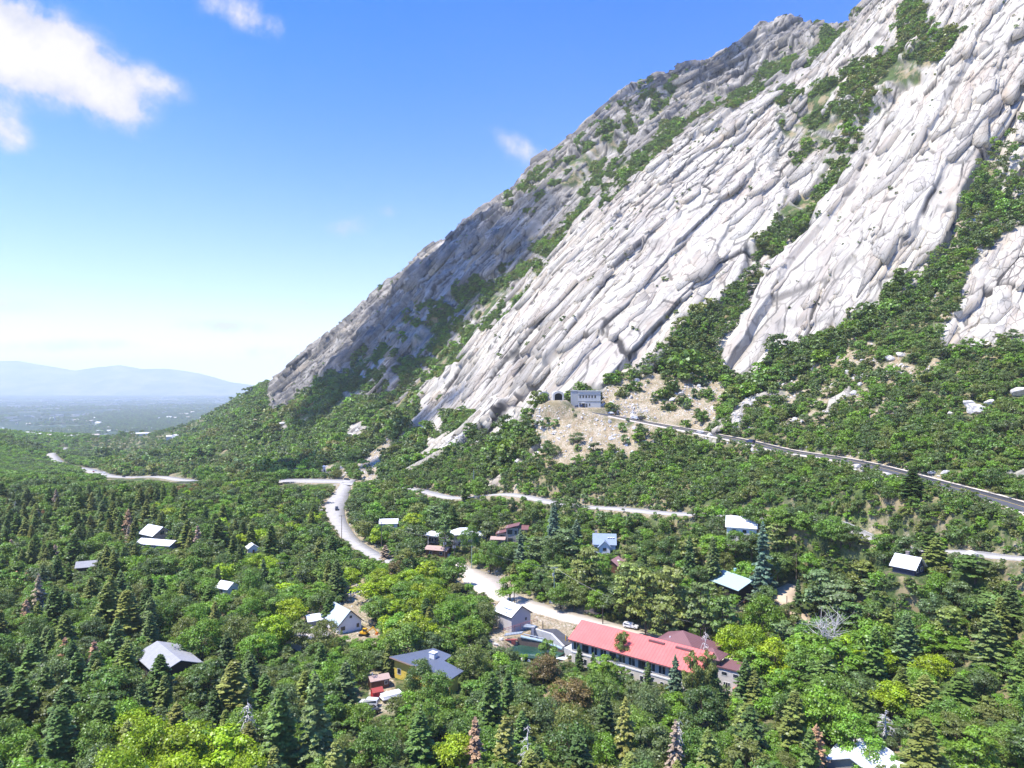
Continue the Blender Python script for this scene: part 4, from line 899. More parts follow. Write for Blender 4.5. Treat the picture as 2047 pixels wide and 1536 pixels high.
def grow():
    rng = random.Random(5)
    # trees the photograph shows one by one: kind, px, py of the top, distance, height, width, tone
    hero = [('dead_fir',130,1276,183,11,5.0,'russet brown'),('dead_fir',188,1282,181,13,5.0,'russet brown'),('dead_fir',33,1160,262,11,6,'russet brown'),('dead_fir',60,1156,264,12,7,'russet brown'),('dead_fir',110,1098,300,14,5,'pale tan'),('dead_fir',22,1105,310,14,5,'pale tan'),('dead_fir',950,1436,133,15,5.4,'russet brown'),('dead_fir',1350,1440,128,10,4,'pale tan'),('dead_fir',1632,1450,126,12,5,'russet brown'),('dead_fir',86,1028,380,14,5,'russet brown'),('dead_fir',770,1105,310,11,6,'pale tan'),
            ('fir_tree',1525,1045,222,17.5,8.5,'bluish green'),('fir_tree',1107,1008,300,17,8,'bluish green'),('fir_tree',1152,1040,285,16,8,'bluish green'),('fir_tree',1040,1058,285,13,6,'bluish green'),('fir_tree',1425,1075,235,16,8,'dusky green'),('fir_tree',1378,1070,240,15,6,'deep green'),('fir_tree',1860,1062,196,14,6.5,'deep green'),('fir_tree',1825,1004,220,17,8,'deep green'),('fir_tree',1595,1160,212,7.5,3.6,'deep green'),
            ('fir_tree',1350,1310,165,13,4.4,'bluish green'),('fir_tree',1295,1322,168,10,3.6,'deep green'),('fir_tree',1186,1305,182,10,3.4,'deep green'),('fir_tree',1158,1290,186,9,3,'deep green'),('fir_tree',658,1192,222,12,6,'deep green'),('fir_tree',820,1215,220,11,5,'deep green'),('fir_tree',852,1195,225,13,5.6,'deep green'),('fir_tree',370,1165,235,16,6.5,'deep green'),('fir_tree',420,1170,238,14,7.5,'dark green'),('fir_tree',500,1050,330,19,7,'deep green'),('fir_tree',430,1030,360,18,9,'dark green'),('fir_tree',148,1085,290,26,9,'deep green'),
            ('fir_tree',630,1345,136,21,8.6,'dusky green'),('fir_tree',560,1375,134,19,8.5,'dark green'),('fir_tree',320,1308,168,17,8,'dark green'),('fir_tree',840,1420,138,15,7,'dark green'),('fir_tree',1250,1395,136,14,6,'yellowish olive'),('fir_tree',1210,1378,144,16,5.6,'deep green'),('fir_tree',1010,1430,130,16,6.5,'yellowish olive'),('fir_tree',1490,1318,158,15,6.5,'deep green'),('fir_tree',1425,1330,160,13,5.4,'deep green'),('fir_tree',1625,1320,156,17,7,'dark green'),('fir_tree',1870,1190,188,17,8.5,'olive green'),('fir_tree',1980,1300,150,24,9,'dusky green'),('fir_tree',1500,1410,133,19,8,'deep green'),('fir_tree',670,1480,122,12,7,'yellowish olive'),('fir_tree',1060,1500,122,12,7,'yellowish olive'),('fir_tree',60,1300,178,18,8,'dark green'),('fir_tree',250,1290,172,19,8.5,'olive green'),('fir_tree',40,1350,152,20,9,'dark green'),('fir_tree',130,1370,148,21,9,'deep green'),('fir_tree',210,1400,140,19,9,'dark green'),('fir_tree',1720,1395,142,15,8,'olive green'),('fir_tree',1850,1380,143,15,8,'olive green'),('fir_tree',1920,1400,142,13,8,'dark green'),
            ('pine_tree',1180,1095,238,15,10,'olive green'),('pine_tree',1290,1140,212,15,10,'olive green'),('pine_tree',1345,1135,214,15,10,'olive green'),('pine_tree',1255,1120,222,14,9,'olive green'),('pine_tree',1130,1060,275,15,11,'dusky green'),('pine_tree',1075,1075,280,13,9,'dusky green'),('pine_tree',1400,1165,205,13,9,'dusky green'),('pine_tree',1330,1185,200,11,8,'olive green'),('pine_tree',1445,1180,200,11,9,'dark green'),('pine_tree',1750,1160,195,12,9,'dusky green'),('pine_tree',1680,1170,196,12,10,'dusky green'),('pine_tree',1640,1140,208,12,9,'dusky green'),('pine_tree',1950,1160,175,12,9,'dark green'),('pine_tree',1990,1200,160,12,9,'dark green'),('pine_tree',690,1085,320,8,5,'dark green'),('pine_tree',870,1010,345,13,8,'dusky green'),('pine_tree',890,1030,312,13,7,'dark green'),
            ('broadleaf_tree',908,1112,266,10,9.5,'mid green'),('broadleaf_tree',1525,1155,205,9,8.5,'fresh green'),('broadleaf_tree',1165,1248,200,7.5,4.4,'olive green'),('broadleaf_tree',1245,1262,182,13,4.6,'olive green'),('broadleaf_tree',1385,1305,160,10,4.5,'olive green'),('broadleaf_tree',1415,1303,160,10.5,4.2,'olive green'),('broadleaf_tree',840,1318,171,8.5,6.6,'dark green'),('broadleaf_tree',872,1345,164,7,6.5,'mid green'),('broadleaf_tree',1470,1048,244,7,7,'mid green'),('broadleaf_tree',1503,1052,240,7,7.5,'dark green'),('broadleaf_tree',1490,1062,234,7,8,'fresh green'),('broadleaf_tree',1095,1280,182,6.5,5.5,'mid green'),('broadleaf_tree',965,1195,228,8,6,'dark green'),('broadleaf_tree',1140,1360,160,8,9,'rusty green'),('broadleaf_tree',1085,1315,175,7,8,'rusty green'),('broadleaf_tree',1020,1150,245,9,9,'fresh green'),('broadleaf_tree',1060,1120,262,10,10,'fresh green'),('broadleaf_tree',980,1075,285,9,9,'mid green'),('broadleaf_tree',1120,1165,236,9,9,'mid green'),('broadleaf_tree',940,1050,310,10,8,'mid green')]
    hero += [('broadleaf_tree', *t, 'lime green') for t in ((290,1452,128,10,10),(375,1446,129,10.5,11),(448,1458,127,9.5,10),(235,1490,121,9,9),(340,1500,119,9,9),(490,1492,121,8,8),(1468,1238,182,9,8),(1500,1252,177,9,8),(1550,1268,172,7.5,8),(1692,1272,169,9,6.5),(1725,1303,162,8,8),(1765,1296,163,8,8),(1862,1312,155,7.5,7.5),(778,1150,250,9,9),(815,1140,256,9,9),(852,1122,264,9.5,9),(735,1166,246,8,8),(872,1182,238,8.5,8.5),(757,1206,231,7.5,7.5),(700,1135,262,8,8),(560,1182,250,9,9),(468,1112,300,8,8),(523,1130,285,7.5,8),(610,1140,276,8,8),(665,1120,282,7,8))]
    hero += [('broadleaf_tree', *t) for t in ((905,1190,222,7,7,'fresh green'),(940,1205,214,7,7,'mid green'),(1640,1285,168,7,7,'fresh green'),(1840,1340,150,7,7,'fresh green'),(1900,1300,160,8,8,'fresh green'),(1600,1290,168,7,7,'mid green'))]
    P, hw = ROADS['lower_road']; last = -99
    for i in range(len(P)):
        q = CX+F*P[i, 0]/P[i, 1]
        if (1398 < q < 1735 or 1800 < q < 1868 or 1130 < q < 1180 or 755 < q < 840) and abs(q-last) > 11*200/P[i, 1]:
            last = q; t = P[min(i+1, len(P)-1)]-P[max(i-1, 0)]; n = np.array((t[1], -t[0])); n /= np.linalg.norm(n); n *= np.sign(-n[1]-n[0]*.6)
            o = P[i, :2]+n*(hw[i]+rng.uniform(2.2, 4.0)); z = float(HG(*o)); h = max(3.5, P[i, 2]-z+rng.uniform(3.0, 5.0)); px, _ = proj(o[0], o[1], z)
            hero.append(('scrub_oak' if h < 5.5 else 'broadleaf_tree', px, CY-F*(z+h)/o[1], o[1], h, max(4.5, h*.95), rng.choice(('dark green', 'mid green', 'mid green', 'fresh green', 'dusky green'))))
    for k, px, pt, d, h, w, tone in hero:
        x = (px-CX)/F*d; zt = -(pt-CY)/F*d; z = float(HG(x, d)); h2 = max(h*0.55, min(h*1.45, zt-z))
        HSH.add(x, d, w*0.36); qx, qy = proj(x, d, z)
        TREES.append(dict(kind=k, x=x, y=d, z=z, h=h2, w=w, tone=tone, px=qx, py=qy, var=None))
    # the woods on the canyon floor and lower slopes
    n = 52000; us = np.array([rng.uniform(-0.80, 0.80) for _ in range(n)]); ds = np.array([math.sqrt(rng.uniform(118**2, 560**2)) for _ in range(n)])
    xs = us*ds; rock, soil, g = cover_at(xs, ds); e, _ = roadmask(xs, ds); zs = HG(xs, ds); pxs, pys = proj(xs, ds, zs)
    lr = ROADS['lower_road'][0]; o = np.argsort(lr[:, 0]); lim = np.interp(xs, lr[o, 0], lr[o, 1], left=505, right=100)
    order = np.argsort(ds)
    for i in order:
        x, y, z, px, py = float(xs[i]), float(ds[i]), float(zs[i]), float(pxs[i]), float(pys[i])
        if rock[i] > 0.4 or soil[i] > 0.5 or e[i] < 1.6 or py > 1760: continue
        if any((x-a)**2+(y-b)**2 < r*r for a, b, r in FOOT): continue
        r = rng.random(); slope = y > lim[i]+6
        if slope:
            if y > 560: continue
            h = rng.uniform(3.6, 6.2)*(1 if r < .8 else .5); w = h*rng.uniform(1.0, 1.35); kind = 'scrub_oak'
            tone = rng.choice(['dark green', 'mid green', 'mid green', 'dusky green', 'dark green', 'olive green', 'fresh green'] if px < 1500 or y < 300 else ['dark green', 'mid green', 'dusky green', 'fresh green', 'olive green'])
        else:
            pf = fir_share(px, py-60*150/y, y); li = lime_at(px, py-9*F/y)
            if r < pf*(1-0.8*li):
                kind = 'fir_tree'; h = rng.triangular(7, 19, 12); w = h*rng.uniform(0.46, 0.72)
                tone = rng.choice(['dark green', 'deep green', 'dark green', 'olive green', 'dusky green', 'yellowish olive', 'olive green'])
                if rng.random() < 0.04 and px < 500: kind = 'dead_fir'; tone = rng.choice(['pale tan', 'russet brown']); w *= 0.8
            elif 1050 < px < 2100 and 1060 < py < 1330 and r > 0.90:
                kind = 'pine_tree'; h = rng.uniform(9, 14); w = h*0.68; tone = rng.choice(['dusky green', 'olive green', 'dark green'])
            else:
                kind = 'broadleaf_tree'; h = rng.triangular(5.5, 12.5, 8.2)*(1 if py < 1300 else 1.1); w = h*rng.uniform(0.78, 1.08)
                if rng.random() < li: tone = 'lime green' if rng.random() < 0.6 else 'fresh green'
                else:
                    tone = rng.choice(['mid green', 'mid green', 'dark green', 'dusky green', 'fresh green', 'olive green']) if px < 1000 else rng.choice(['mid green', 'dark green', 'dark green', 'dusky green', 'olive green', 'fresh green'])
                    if rng.random() < 0.005: tone = 'rusty green'
        q = 0.56 if kind == 'fir_tree' else 0.60
        if put(kind, x, y, h, w, tone, z, q=q): continue
        if kind == 'scrub_oak':
            for f in (.55, .32):
                if put(kind, x, y, h*f, w*f, tone, z, q=.6): break
        elif rng.random() < 0.75:
            for lo, hi in ((2.8, 4.8), (1.4, 2.4)):
                h = rng.uniform(lo, hi)
                if put('broadleaf_tree', x, y, h, h*rng.uniform(0.95, 1.3), rng.choice(['mid green', 'olive green', 'dusky green', 'fresh green']), z, q=0.60): break
# ------------------------------------------------------------------ woods too numerous to count: one object each, members placed by geometry nodes
def stuff(name, src, mat, P, rot, scl, tint, kind, col=None):
    col = col or bpy.data.collections.new('members_of_'+name)
    for k, ((V, q, var), _) in enumerate(src):
        o = mesh_np('member', V, q, mat, attrs={'leafvar': ('FACE', 'FLOAT', var)}, link=False); col.objects.link(o); o.name = 'm%02d' % k
    n = len(P); me = bpy.data.meshes.new(name); me.vertices.add(n); me.vertices.foreach_set('co', np.asarray(P, np.float32).ravel())
    rng = np.random.default_rng(n)
    a = me.attributes.new('rot', 'FLOAT_VECTOR', 'POINT'); a.data.foreach_set('vector', np.asarray(rot, np.float32).ravel())
    a = me.attributes.new('scl', 'FLOAT_VECTOR', 'POINT'); a.data.foreach_set('vector', np.asarray(scl, np.float32).ravel())
    a = me.attributes.new('tint', 'FLOAT_COLOR', 'POINT'); a.data.foreach_set('color', np.column_stack([tint, np.ones(n)]).astype(np.float32).ravel())
    a = me.attributes.new('which', 'INT', 'POINT'); a.data.foreach_set('value', rng.integers(0, max(1, len(col.objects)), n).astype(np.int32))
    me.update(); ob = bpy.data.objects.new(name, me); COL.objects.link(ob)
    ng = bpy.data.node_groups.new(name+'_members', 'GeometryNodeTree')
    ng.interface.new_socket('Geometry', in_out='INPUT', socket_type='NodeSocketGeometry'); ng.interface.new_socket('Geometry', in_out='OUTPUT', socket_type='NodeSocketGeometry')
    gi = ng.nodes.new('NodeGroupInput'); go = ng.nodes.new('NodeGroupOutput'); ci = ng.nodes.new('GeometryNodeCollectionInfo'); ci.inputs['Collection'].default_value = col; ci.inputs['Separate Children'].default_value = True; ci.inputs['Reset Children'].default_value = True
    ip = ng.nodes.new('GeometryNodeInstanceOnPoints'); ip.inputs['Pick Instance'].default_value = True
    def na(nm, t):
        x = ng.nodes.new('GeometryNodeInputNamedAttribute'); x.data_type = t; x.inputs['Name'].default_value = nm; return [s for s in x.outputs if s.enabled][0]
    ng.links.new(gi.outputs[0], ip.inputs['Points']); ng.links.new(ci.outputs[0], ip.inputs['Instance'])
    ng.links.new(na('which', 'INT'), ip.inputs['Instance Index']); ng.links.new(na('rot', 'FLOAT_VECTOR'), ip.inputs['Rotation']); ng.links.new(na('scl', 'FLOAT_VECTOR'), ip.inputs['Scale'])
    ng.links.new(ip.outputs[0], go.inputs[0])
    md = ob.modifiers.new('members', 'NODES'); md.node_group = ng
    return tag(ob, kind=kind)
def tint_of(tones, rng, jit=0.22):
    c = np.array([PAL[t] for t in tones]); return c*(1+rng.uniform(-jit, jit, (len(c), 1)))*(1+rng.uniform(-0.08, 0.08, c.shape))
def far_woods():
    rng = np.random.default_rng(77)
    gu = np.gradient(GRID[9], axis=0); gv = np.gradient(GRID[9], axis=1)
    X, Y, Z, PX, PY, rock, soil, g, e, P, nn = GRID
    elev = (P[..., 2]+4)/P[..., 1]; vis = elev >= np.maximum.accumulate(elev, axis=1)-0.010
    du = np.linalg.norm(np.gradient(P, axis=0), axis=-1); dv = np.linalg.norm(np.gradient(P, axis=1), axis=-1); area = du*dv
    lr = ROADS['lower_road'][0]; o = np.argsort(lr[:, 0]); lim = np.interp(X, lr[o, 0], lr[o, 1], left=540, right=100)
    inview = vis & (PX > -160) & (PX < 2210) & (PY > -90) & (PY < 1560) & (Y < 2600)
    ok = inview & (e > 2.0)
    for (cx, cy, r) in FOOT: ok &= (np.hypot(X-cx, Y-cy) > r)
    hp = np.where(Y > 560, 7.5, 4.5)*F/Y
    for Pk, d in KEEP:
        if d < 200: continue
        m = (PX > Pk[:, 0].min()-8) & (PX < Pk[:, 0].max()+8) & (Y < d+6) & (PY > Pk[:, 1].min()-4) & (PY-hp < Pk[:, 1].max())
        if not m.any(): continue
        xs = PX[m]; ys = PY[m]; hh = hp[m]; b = np.zeros(xs.shape, bool)
        for f in (0, .35, .7, 1.0):
            b |= inpoly(xs, ys-f*hh, Pk)
        ok[m] &= ~b
    open_ = fbm(X/26, Y/26, 4, 91)
    veg = (1-np.clip(rock*1.3, 0, 1))*(1-np.clip(soil*1.1, 0, 1))
    for (cx, cy, r, pz) in PADS: veg = veg*(np.hypot(X-cx, Y-cy) > r)
    crk = 0
    # scrub on the mountain, thin on the rock itself
    slope = ok & (Y > lim) & (Y > 470) & (PX > 560) | (ok & (Y > lim+4) & (PX > 960) & (Y > 395)) | (ok & (Y > 560) & (PX > 180) & (PY > 760))
    lam = area*np.where(slope, veg*np.where(g > 0, 0.17, 0.068)*sstep(0.36, 0.50, open_+0.05*(Y < 400)), 0)
    lam = lam*np.where(Y > 900, 0.75, 1.0)
    tuft = sstep(0.60, 0.72, fbm((X+Y)/11, (X-Y)/17+Z/13, 4, 93))
    lam = lam+area*np.where(ok & (rock > 0.6), 0.011*tuft, 0)+area*np.where(ok & (soil > 0.4) & (Y > 300), 0.020*sstep(0.45, 0.6, open_), 0)
    k = rng.random(lam.shape) < lam
    p = P[k]+gu[k]*rng.uniform(-.5, .5, (int(k.sum()), 1))+gv[k]*rng.uniform(-.5, .5, (int(k.sum()), 1)); n = len(p); px = PX[k]; py = PY[k]; rk = rock[k] > 0.5; gg = g[k] > 0; yy = Y[k]; so = soil[k] > 0.4
    s = np.exp(rng.normal(.03, .36, n))*np.where(rk, 0.33, np.where(gg, 0.62, np.where(so, 0.2, 1.0)))*np.where(yy > 900, 1.15, 1.0)
    nz = fbm(p[:, 0]/60, p[:, 1]/60, 3, 95); ton = []
    for i in range(n):
        r = rng.random()+(nz[i]-0.5)*1.2
        ton.append('dark green' if r < 0.20 else 'dusky green' if r < 0.34 else 'mid green' if r < 0.66 else 'fresh green' if r < 0.82 else 'olive green' if r < .95 else 'yellowish olive')
    tint = tint_of(ton, rng); tint[rk] *= 0.8
    sc = np.column_stack([s, s, s*rng.uniform(0.75, 1.2, n)]); rot = np.column_stack([rng.uniform(-.1, .1, n), rng.uniform(-.1, .1, n), rng.uniform(0, 6.28, n)])
    stuff('mountain_scrub', STUFF_SRC['scrub'], LEAF_INS, p, rot, sc, tint, 'stuff')
    # low undergrowth between the near trees
    okl = inview & (e > 0.8) & (Y < 560) & (Z < 60)
    for Pk, d in KEEP: okl &= ~(inpoly(PX, PY, Pk) | inpoly(PX, PY-1.4*F/Y, Pk))
    lam = area*np.where(okl & ~slope, veg*0.085, 0)+area*np.where(okl & slope, veg*0.05, 0)
    k = rng.random(lam.shape) < lam; n = int(k.sum()); p = P[k]+gu[k]*rng.uniform(-.5, .5, (n, 1))+gv[k]*rng.uniform(-.5, .5, (n, 1)); s = rng.uniform(0.22, 0.52, n)
    nz = fbm(p[:, 0]/25, p[:, 1]/25, 3, 97); ton = [('dark green', 'dusky green', 'mid green', 'olive green', 'fresh green')[min(4, max(0, int((rng.random()*0.6+nz[i]*0.9-0.2)*5)))] for i in range(n)]
    stuff('undergrowth', STUFF_SRC['scrub'], LEAF_INS, p, np.column_stack([np.zeros((n, 2)), rng.uniform(0, 6.28, n)]), np.column_stack([s, s, s*.8]), tint_of(ton, rng), 'stuff')
    # the wood on the floor towards the canyon mouth
    fl = ok & ~slope & (Y > 520)
    lam = area*np.where(fl, veg*np.where(Y > 1200, 0.010, 0.022), 0)
    k = rng.random(lam.shape) < lam; p = P[k]+gu[k]*rng.uniform(-.5, .5, (int(k.sum()), 1))+gv[k]*rng.uniform(-.5, .5, (int(k.sum()), 1)); n = len(p); yy = Y[k]
    s = rng.uniform(0.65, 1.15, n)*np.where(yy > 1200, 1.5, 1.0); nz = fbm(p[:, 0]/110, p[:, 1]/110, 3, 96)
    ton = [('dark green', 'mid green', 'fresh green', 'dusky green')[min(3, max(0, int((rng.random()*0.5+nz[i]*1.1-0.2)*4)))] for i in range(n)]
    stuff('distant_woodland', STUFF_SRC['broad'], LEAF_INS, p, np.column_stack([np.zeros((n, 2)), rng.uniform(0, 6.28, n)]), np.column_stack([s*1.1, s*1.1, s*0.85]), tint_of(ton, rng), 'stuff')
    # tree belts of the valley floor
    n = 46000; th = rng.uniform(math.radians(-42), math.radians(-8), n); r = np.exp(rng.uniform(math.log(2500), math.log(12500), n)); x = np.sin(th)*r; y = np.cos(th)*r
    k = fbm(x/520, y/900, 4, 99) > 0.41; x = x[k]; y = y[k]; r = r[k]; n = len(x); s = rng.uniform(0.9, 1.7, n)*np.clip(r/2600, 1, 2.3)
    z = _far(x, y)-2
    stuff('valley_trees', STUFF_SRC['scrub'], LEAF_INS, np.column_stack([x, y, z]), np.column_stack([np.zeros((n, 2)), rng.uniform(0, 6.28, n)]), np.column_stack([s*1.2, s*1.2, s*1.4]), tint_of([('dark green', 'deep green', 'mid green', 'dusky green')[i] for i in rng.integers(0, 4, n)], rng), 'stuff')

LANDMARKS = []                                                  # (name, px, py)
ORD = ['', 'second ', 'third ', 'fourth ', 'fifth ', 'sixth ', 'seventh ', 'eighth ', 'ninth ', 'tenth ', 'eleventh ', 'twelfth ', 'thirteenth ', 'fourteenth ', 'fifteenth ', 'sixteenth ', 'seventeenth ', 'eighteenth ', 'nineteenth ', 'twentieth ']
DIRS = ['to its right', 'behind, right', 'behind it', 'behind, left', 'to its left', 'in front, left', 'in front', 'in front, right']
def name_trees(T, noun):
    grp = {}
    for t in T:
        cx, cy = t['px'], t['py']-t['h']*0.6*F/t['y']
        lm = min(LANDMARKS, key=lambda l: math.hypot(l[1]-cx, (l[2]-cy)*1.3))
        a = math.atan2(-(cy-lm[2])*1.3, cx-lm[1]); k = int(round(a/(math.pi/4))) % 8
        t['dist'] = math.hypot(lm[1]-cx, lm[2]-cy); size = ('tall' if t['h'] > 15 else 'small' if t['h'] < 9 else '') if noun == 'fir' else ('tall' if t['h'] > 9.5 else 'low' if t['h'] < 4.6 else '')
        grp.setdefault((size, t['tone'], lm[0], k), []).append(t)
    for (size, tone, lm, k), L_ in grp.items():
        L_.sort(key=lambda t: t['dist'])
        for i, t in enumerate(L_):
            w = (size+' ' if size else '')+tone+' '+noun
            t['label'] = f"{w}, {ORD[min(i, 19)]}closest to {lm}, {DIRS[k]}"
def build_trees():
    by = {}
    for t in TREES: by.setdefault(t['kind'], []).append(t)
    rest = {'broad': [], 'scrub': [], 'fir': []}
    NOUN = {'broadleaf_tree': ('leafy tree', 'tree', 'leafy trees on the canyon floor'), 'scrub_oak': ('scrub oak', 'tree', 'scrub oaks on the slope by the roads'), 'fir_tree': ('fir', 'fir tree', 'fir trees in the wood'), 'pine_tree': ('pine', 'pine tree', 'pine trees in the wood'), 'dead_fir': ('dead fir', 'dead tree', 'dead brown firs in the wood')}
    for kind, T in by.items():
        vis = [t for t in T if -40 < t['px'] < 2087 and t['py']-t['h']*F/t['y'] < 1530]
        out = [t for t in T if not (-40 < t['px'] < 2087 and t['py']-t['h']*F/t['y'] < 1530)]
        vis.sort(key=lambda t: -t['h']*t['w']/t['y']**2)
        ind, rem = vis[:298], vis[298:]+out
        key = 'broad' if kind == 'broadleaf_tree' else 'scrub' if kind == 'scrub_oak' else 'fir'
        rest[key] += rem
        noun, cat, group = NOUN[kind]; name_trees(ind, noun)
        for t in ind:
            srcs = TREE[kind]; k = t['var'] if t['var'] is not None else int(t['x']*7.3+t['y']*3.1) % len(srcs); cr, tr, h0, w0 = srcs[k]
            r = bpy.data.objects.new(kind, None); r.empty_display_size = 0.5; COL.objects.link(r); r.location = (t['x'], t['y'], t['z'])
            tag(r, t['label'], cat, group)
            sx = t['w']/w0; sz = t['h']/h0; rz = (t['x']*12.9+t['y']*78.2) % 6.28
            rr = random.Random(int(t['x']*1000)+int(t['y']*77)); c = PAL[t['tone']]; v = rr.uniform(0.82, 1.2); col = (c[0]*v*rr.uniform(0.92, 1.08), c[1]*v, c[2]*v*rr.uniform(0.9, 1.1), 1)
            for src, nm in ((tr, 'trunk'), (cr, 'crown')):
                o = src.copy(); o.name = nm; COL.objects.link(o); o.parent = r; o.rotation_euler = (0, 0, rz); o.scale = (sx, sx*rr.uniform(0.9, 1.1), sz); o.color = col
    rng = np.random.default_rng(3)
    for key, nm, src, mat, h0, w0 in (('broad', 'canyon_woodland', 'broad', LEAF_INS, 9.0, 8.1), ('scrub', 'hillside_scrub', 'scrub', LEAF_INS, 4.6, 6.3), ('fir', 'fir_woodland', 'fir', NEED_INS, 16.0, 5.6)):
        T = rest[key]
        if not T: continue
        n = len(T); P = np.array([(t['x'], t['y'], t['z']) for t in T]); sw = np.array([t['w']/w0 for t in T]); sh = np.array([t['h']/h0 for t in T])
        stuff(nm, STUFF_SRC[src], mat, P, np.column_stack([np.zeros((n, 2)), rng.uniform(0, 6.28, n)]), np.column_stack([sw, sw, sh]), tint_of([t['tone'] for t in T], rng), 'stuff')
    print('TREES', {k: len(v) for k, v in by.items()}, {k: len(v) for k, v in rest.items()})
# ------------------------------------------------------------------ builders for houses, vehicles, poles
class MB:
    def __init__(s): s.V = []; s.F = []
    def poly(s, pts):
        n = len(s.V); s.V += [tuple(p) for p in pts]; s.F.append(tuple(range(n, n+len(pts)))); return s
    def box(s, x0, x1, y0, y1, z0, z1):
        n = len(s.V); s.V += [(x, y, z) for x in (x0, x1) for y in (y0, y1) for z in (z0, z1)]
        s.F += [tuple(n+i for i in f) for f in ((0, 1, 3, 2), (4, 6, 7, 5), (0, 4, 5, 1), (2, 3, 7, 6), (0, 2, 6, 4), (1, 5, 7, 3))]; return s
    def slab(s, pts, t):
        """a plate: outline of 3-d points with thickness t downwards"""
        n = len(s.V); k = len(pts); s.V += [tuple(p) for p in pts]+[(p[0], p[1], p[2]-t) for p in pts]
        s.F += [tuple(range(n, n+k)), tuple(range(n+2*k-1, n+k-1, -1))]+[(n+i, n+k+i, n+k+(i+1) % k, n+(i+1) % k) for i in range(k)]; return s
    def prism(s, prof, x0, x1, axis=0):
        """profile (a, z) pushed along an axis"""
        n = len(s.V); k = len(prof)
        for x in (x0, x1): s.V += [((x, a, z) if axis == 0 else (a, x, z)) for a, z in prof]
        s.F += [tuple(range(n, n+k)), tuple(range(n+2*k-1, n+k-1, -1))]+[(n+i, n+k+i, n+k+(i+1) % k, n+(i+1) % k) for i in range(k)]; return s
    def tube(s, pts, r, sides=8):
        rr = r if isinstance(r, (list, tuple)) else [r]*len(pts); V, Q = tube(pts, rr, sides); n = len(s.V); s.V += [tuple(v) for v in V]; s.F += [tuple(int(i)+n for i in q) for q in Q]
        m = len(V); s.F += [tuple(range(n, n+sides))[::-1], tuple(range(n+m-sides, n+m))]; return s
    def build(s, name, mat, parent=None, loc=(0, 0, 0), rot=0, bevel=0.0):
        me = bpy.data.meshes.new(name); me.from_pydata(s.V, [], s.F); me.update()
        bm = bmesh.new(); bm.from_mesh(me); bmesh.ops.recalc_face_normals(bm, faces=bm.faces)
        if bevel: bmesh.ops.bevel(bm, geom=list(bm.edges), offset=bevel, segments=2, affect='EDGES', clamp_overlap=True)
        bm.to_mesh(me); bm.free(); me.materials.append(mat)
        o = bpy.data.objects.new(name, me); COL.objects.link(o); o.location = loc; o.rotation_euler = (0, 0, rot)
        if parent is not None: o.parent = parent
        return o
def root(name, label, cat, x, y, z, rot=0, group=None):
    r = bpy.data.objects.new(name, None); r.empty_display_size = 0.5; COL.objects.link(r); r.location = (x, y, z); r.rotation_euler = (0, 0, rot)
    return tag(r, label, cat, group)
def copy_tree(o, parent=None):
    c = o.copy(); COL.objects.link(c); c.parent = parent
    for ch in [k for k in bpy.data.objects if k.parent == o]: copy_tree(ch, c)
    return c
def at(px, py, z):
    d = -z*F/(py-CY); return ((px-CX)/F*d, d)
GL = glass_mat()
def window(par, x, y, z, w, h, face, frame=None, depth=0.06, split=0):
    """a framed window on a wall; face = '-y', '+x', '-x' or '+y' of the wall's outside; pane is a sub-part"""
    fm = frame or plain('white_frame', (0.70, 0.70, 0.68), 0.5)
    sg = -1 if face[0] == '-' else 1; ax = face[1]; t = 0.09
    f = MB(); p = MB()
    def bx(m, a0, a1, z0, z1, d0, d1):
        d0, d1 = sorted((d0*sg, d1*sg))
        if ax == 'y': m.box(x+a0, x+a1, y+d0, y+d1, z+z0, z+z1)
        else: m.box(x+d0, x+d1, y+a0, y+a1, z+z0, z+z1)
    for a0, a1, z0, z1 in ((-w/2, w/2, 0, t), (-w/2, w/2, h-t, h), (-w/2, -w/2+t, t, h-t), (w/2-t, w/2, t, h-t)): bx(f, a0, a1, z0, z1, 0.002, depth)
    for k in range(split):
        a = -w/2+w*(k+1)/(split+1); bx(f, a-t/2, a+t/2, t, h-t, 0.002, depth*0.9)
    bx(p, -w/2+t*0.8, w/2-t*0.8, t*0.8, h-t*0.8, 0.003, depth*0.55)
    fo = f.build('window', fm, par); p.build('pane', GL, fo); return fo
def door(par, x, y, z, w, h, face, mat):
    sg = -1 if face[0] == '-' else 1; ax = face[1]; m = MB(); d0, d1 = sorted((0.003*sg, 0.07*sg)); hd = MB(); e0, e1 = sorted((0.07*sg, 0.13*sg))
    if ax == 'y': m.box(x-w/2, x+w/2, y+d0, y+d1, z, z+h); hd.box(x+w*0.32, x+w*0.40, y+e0, y+e1, z+h*0.45, z+h*0.5)
    else: m.box(x+d0, x+d1, y-w/2, y+w/2, z, z+h); hd.box(x+e0, x+e1, y+w*0.32, y+w*0.40, z+h*0.45, z+h*0.5)
    o = m.build('door', mat, par); hd.build('handle', plain('handle_metal', (0.3, 0.3, 0.3), 0.4, 0.5, 0.8), o); return o
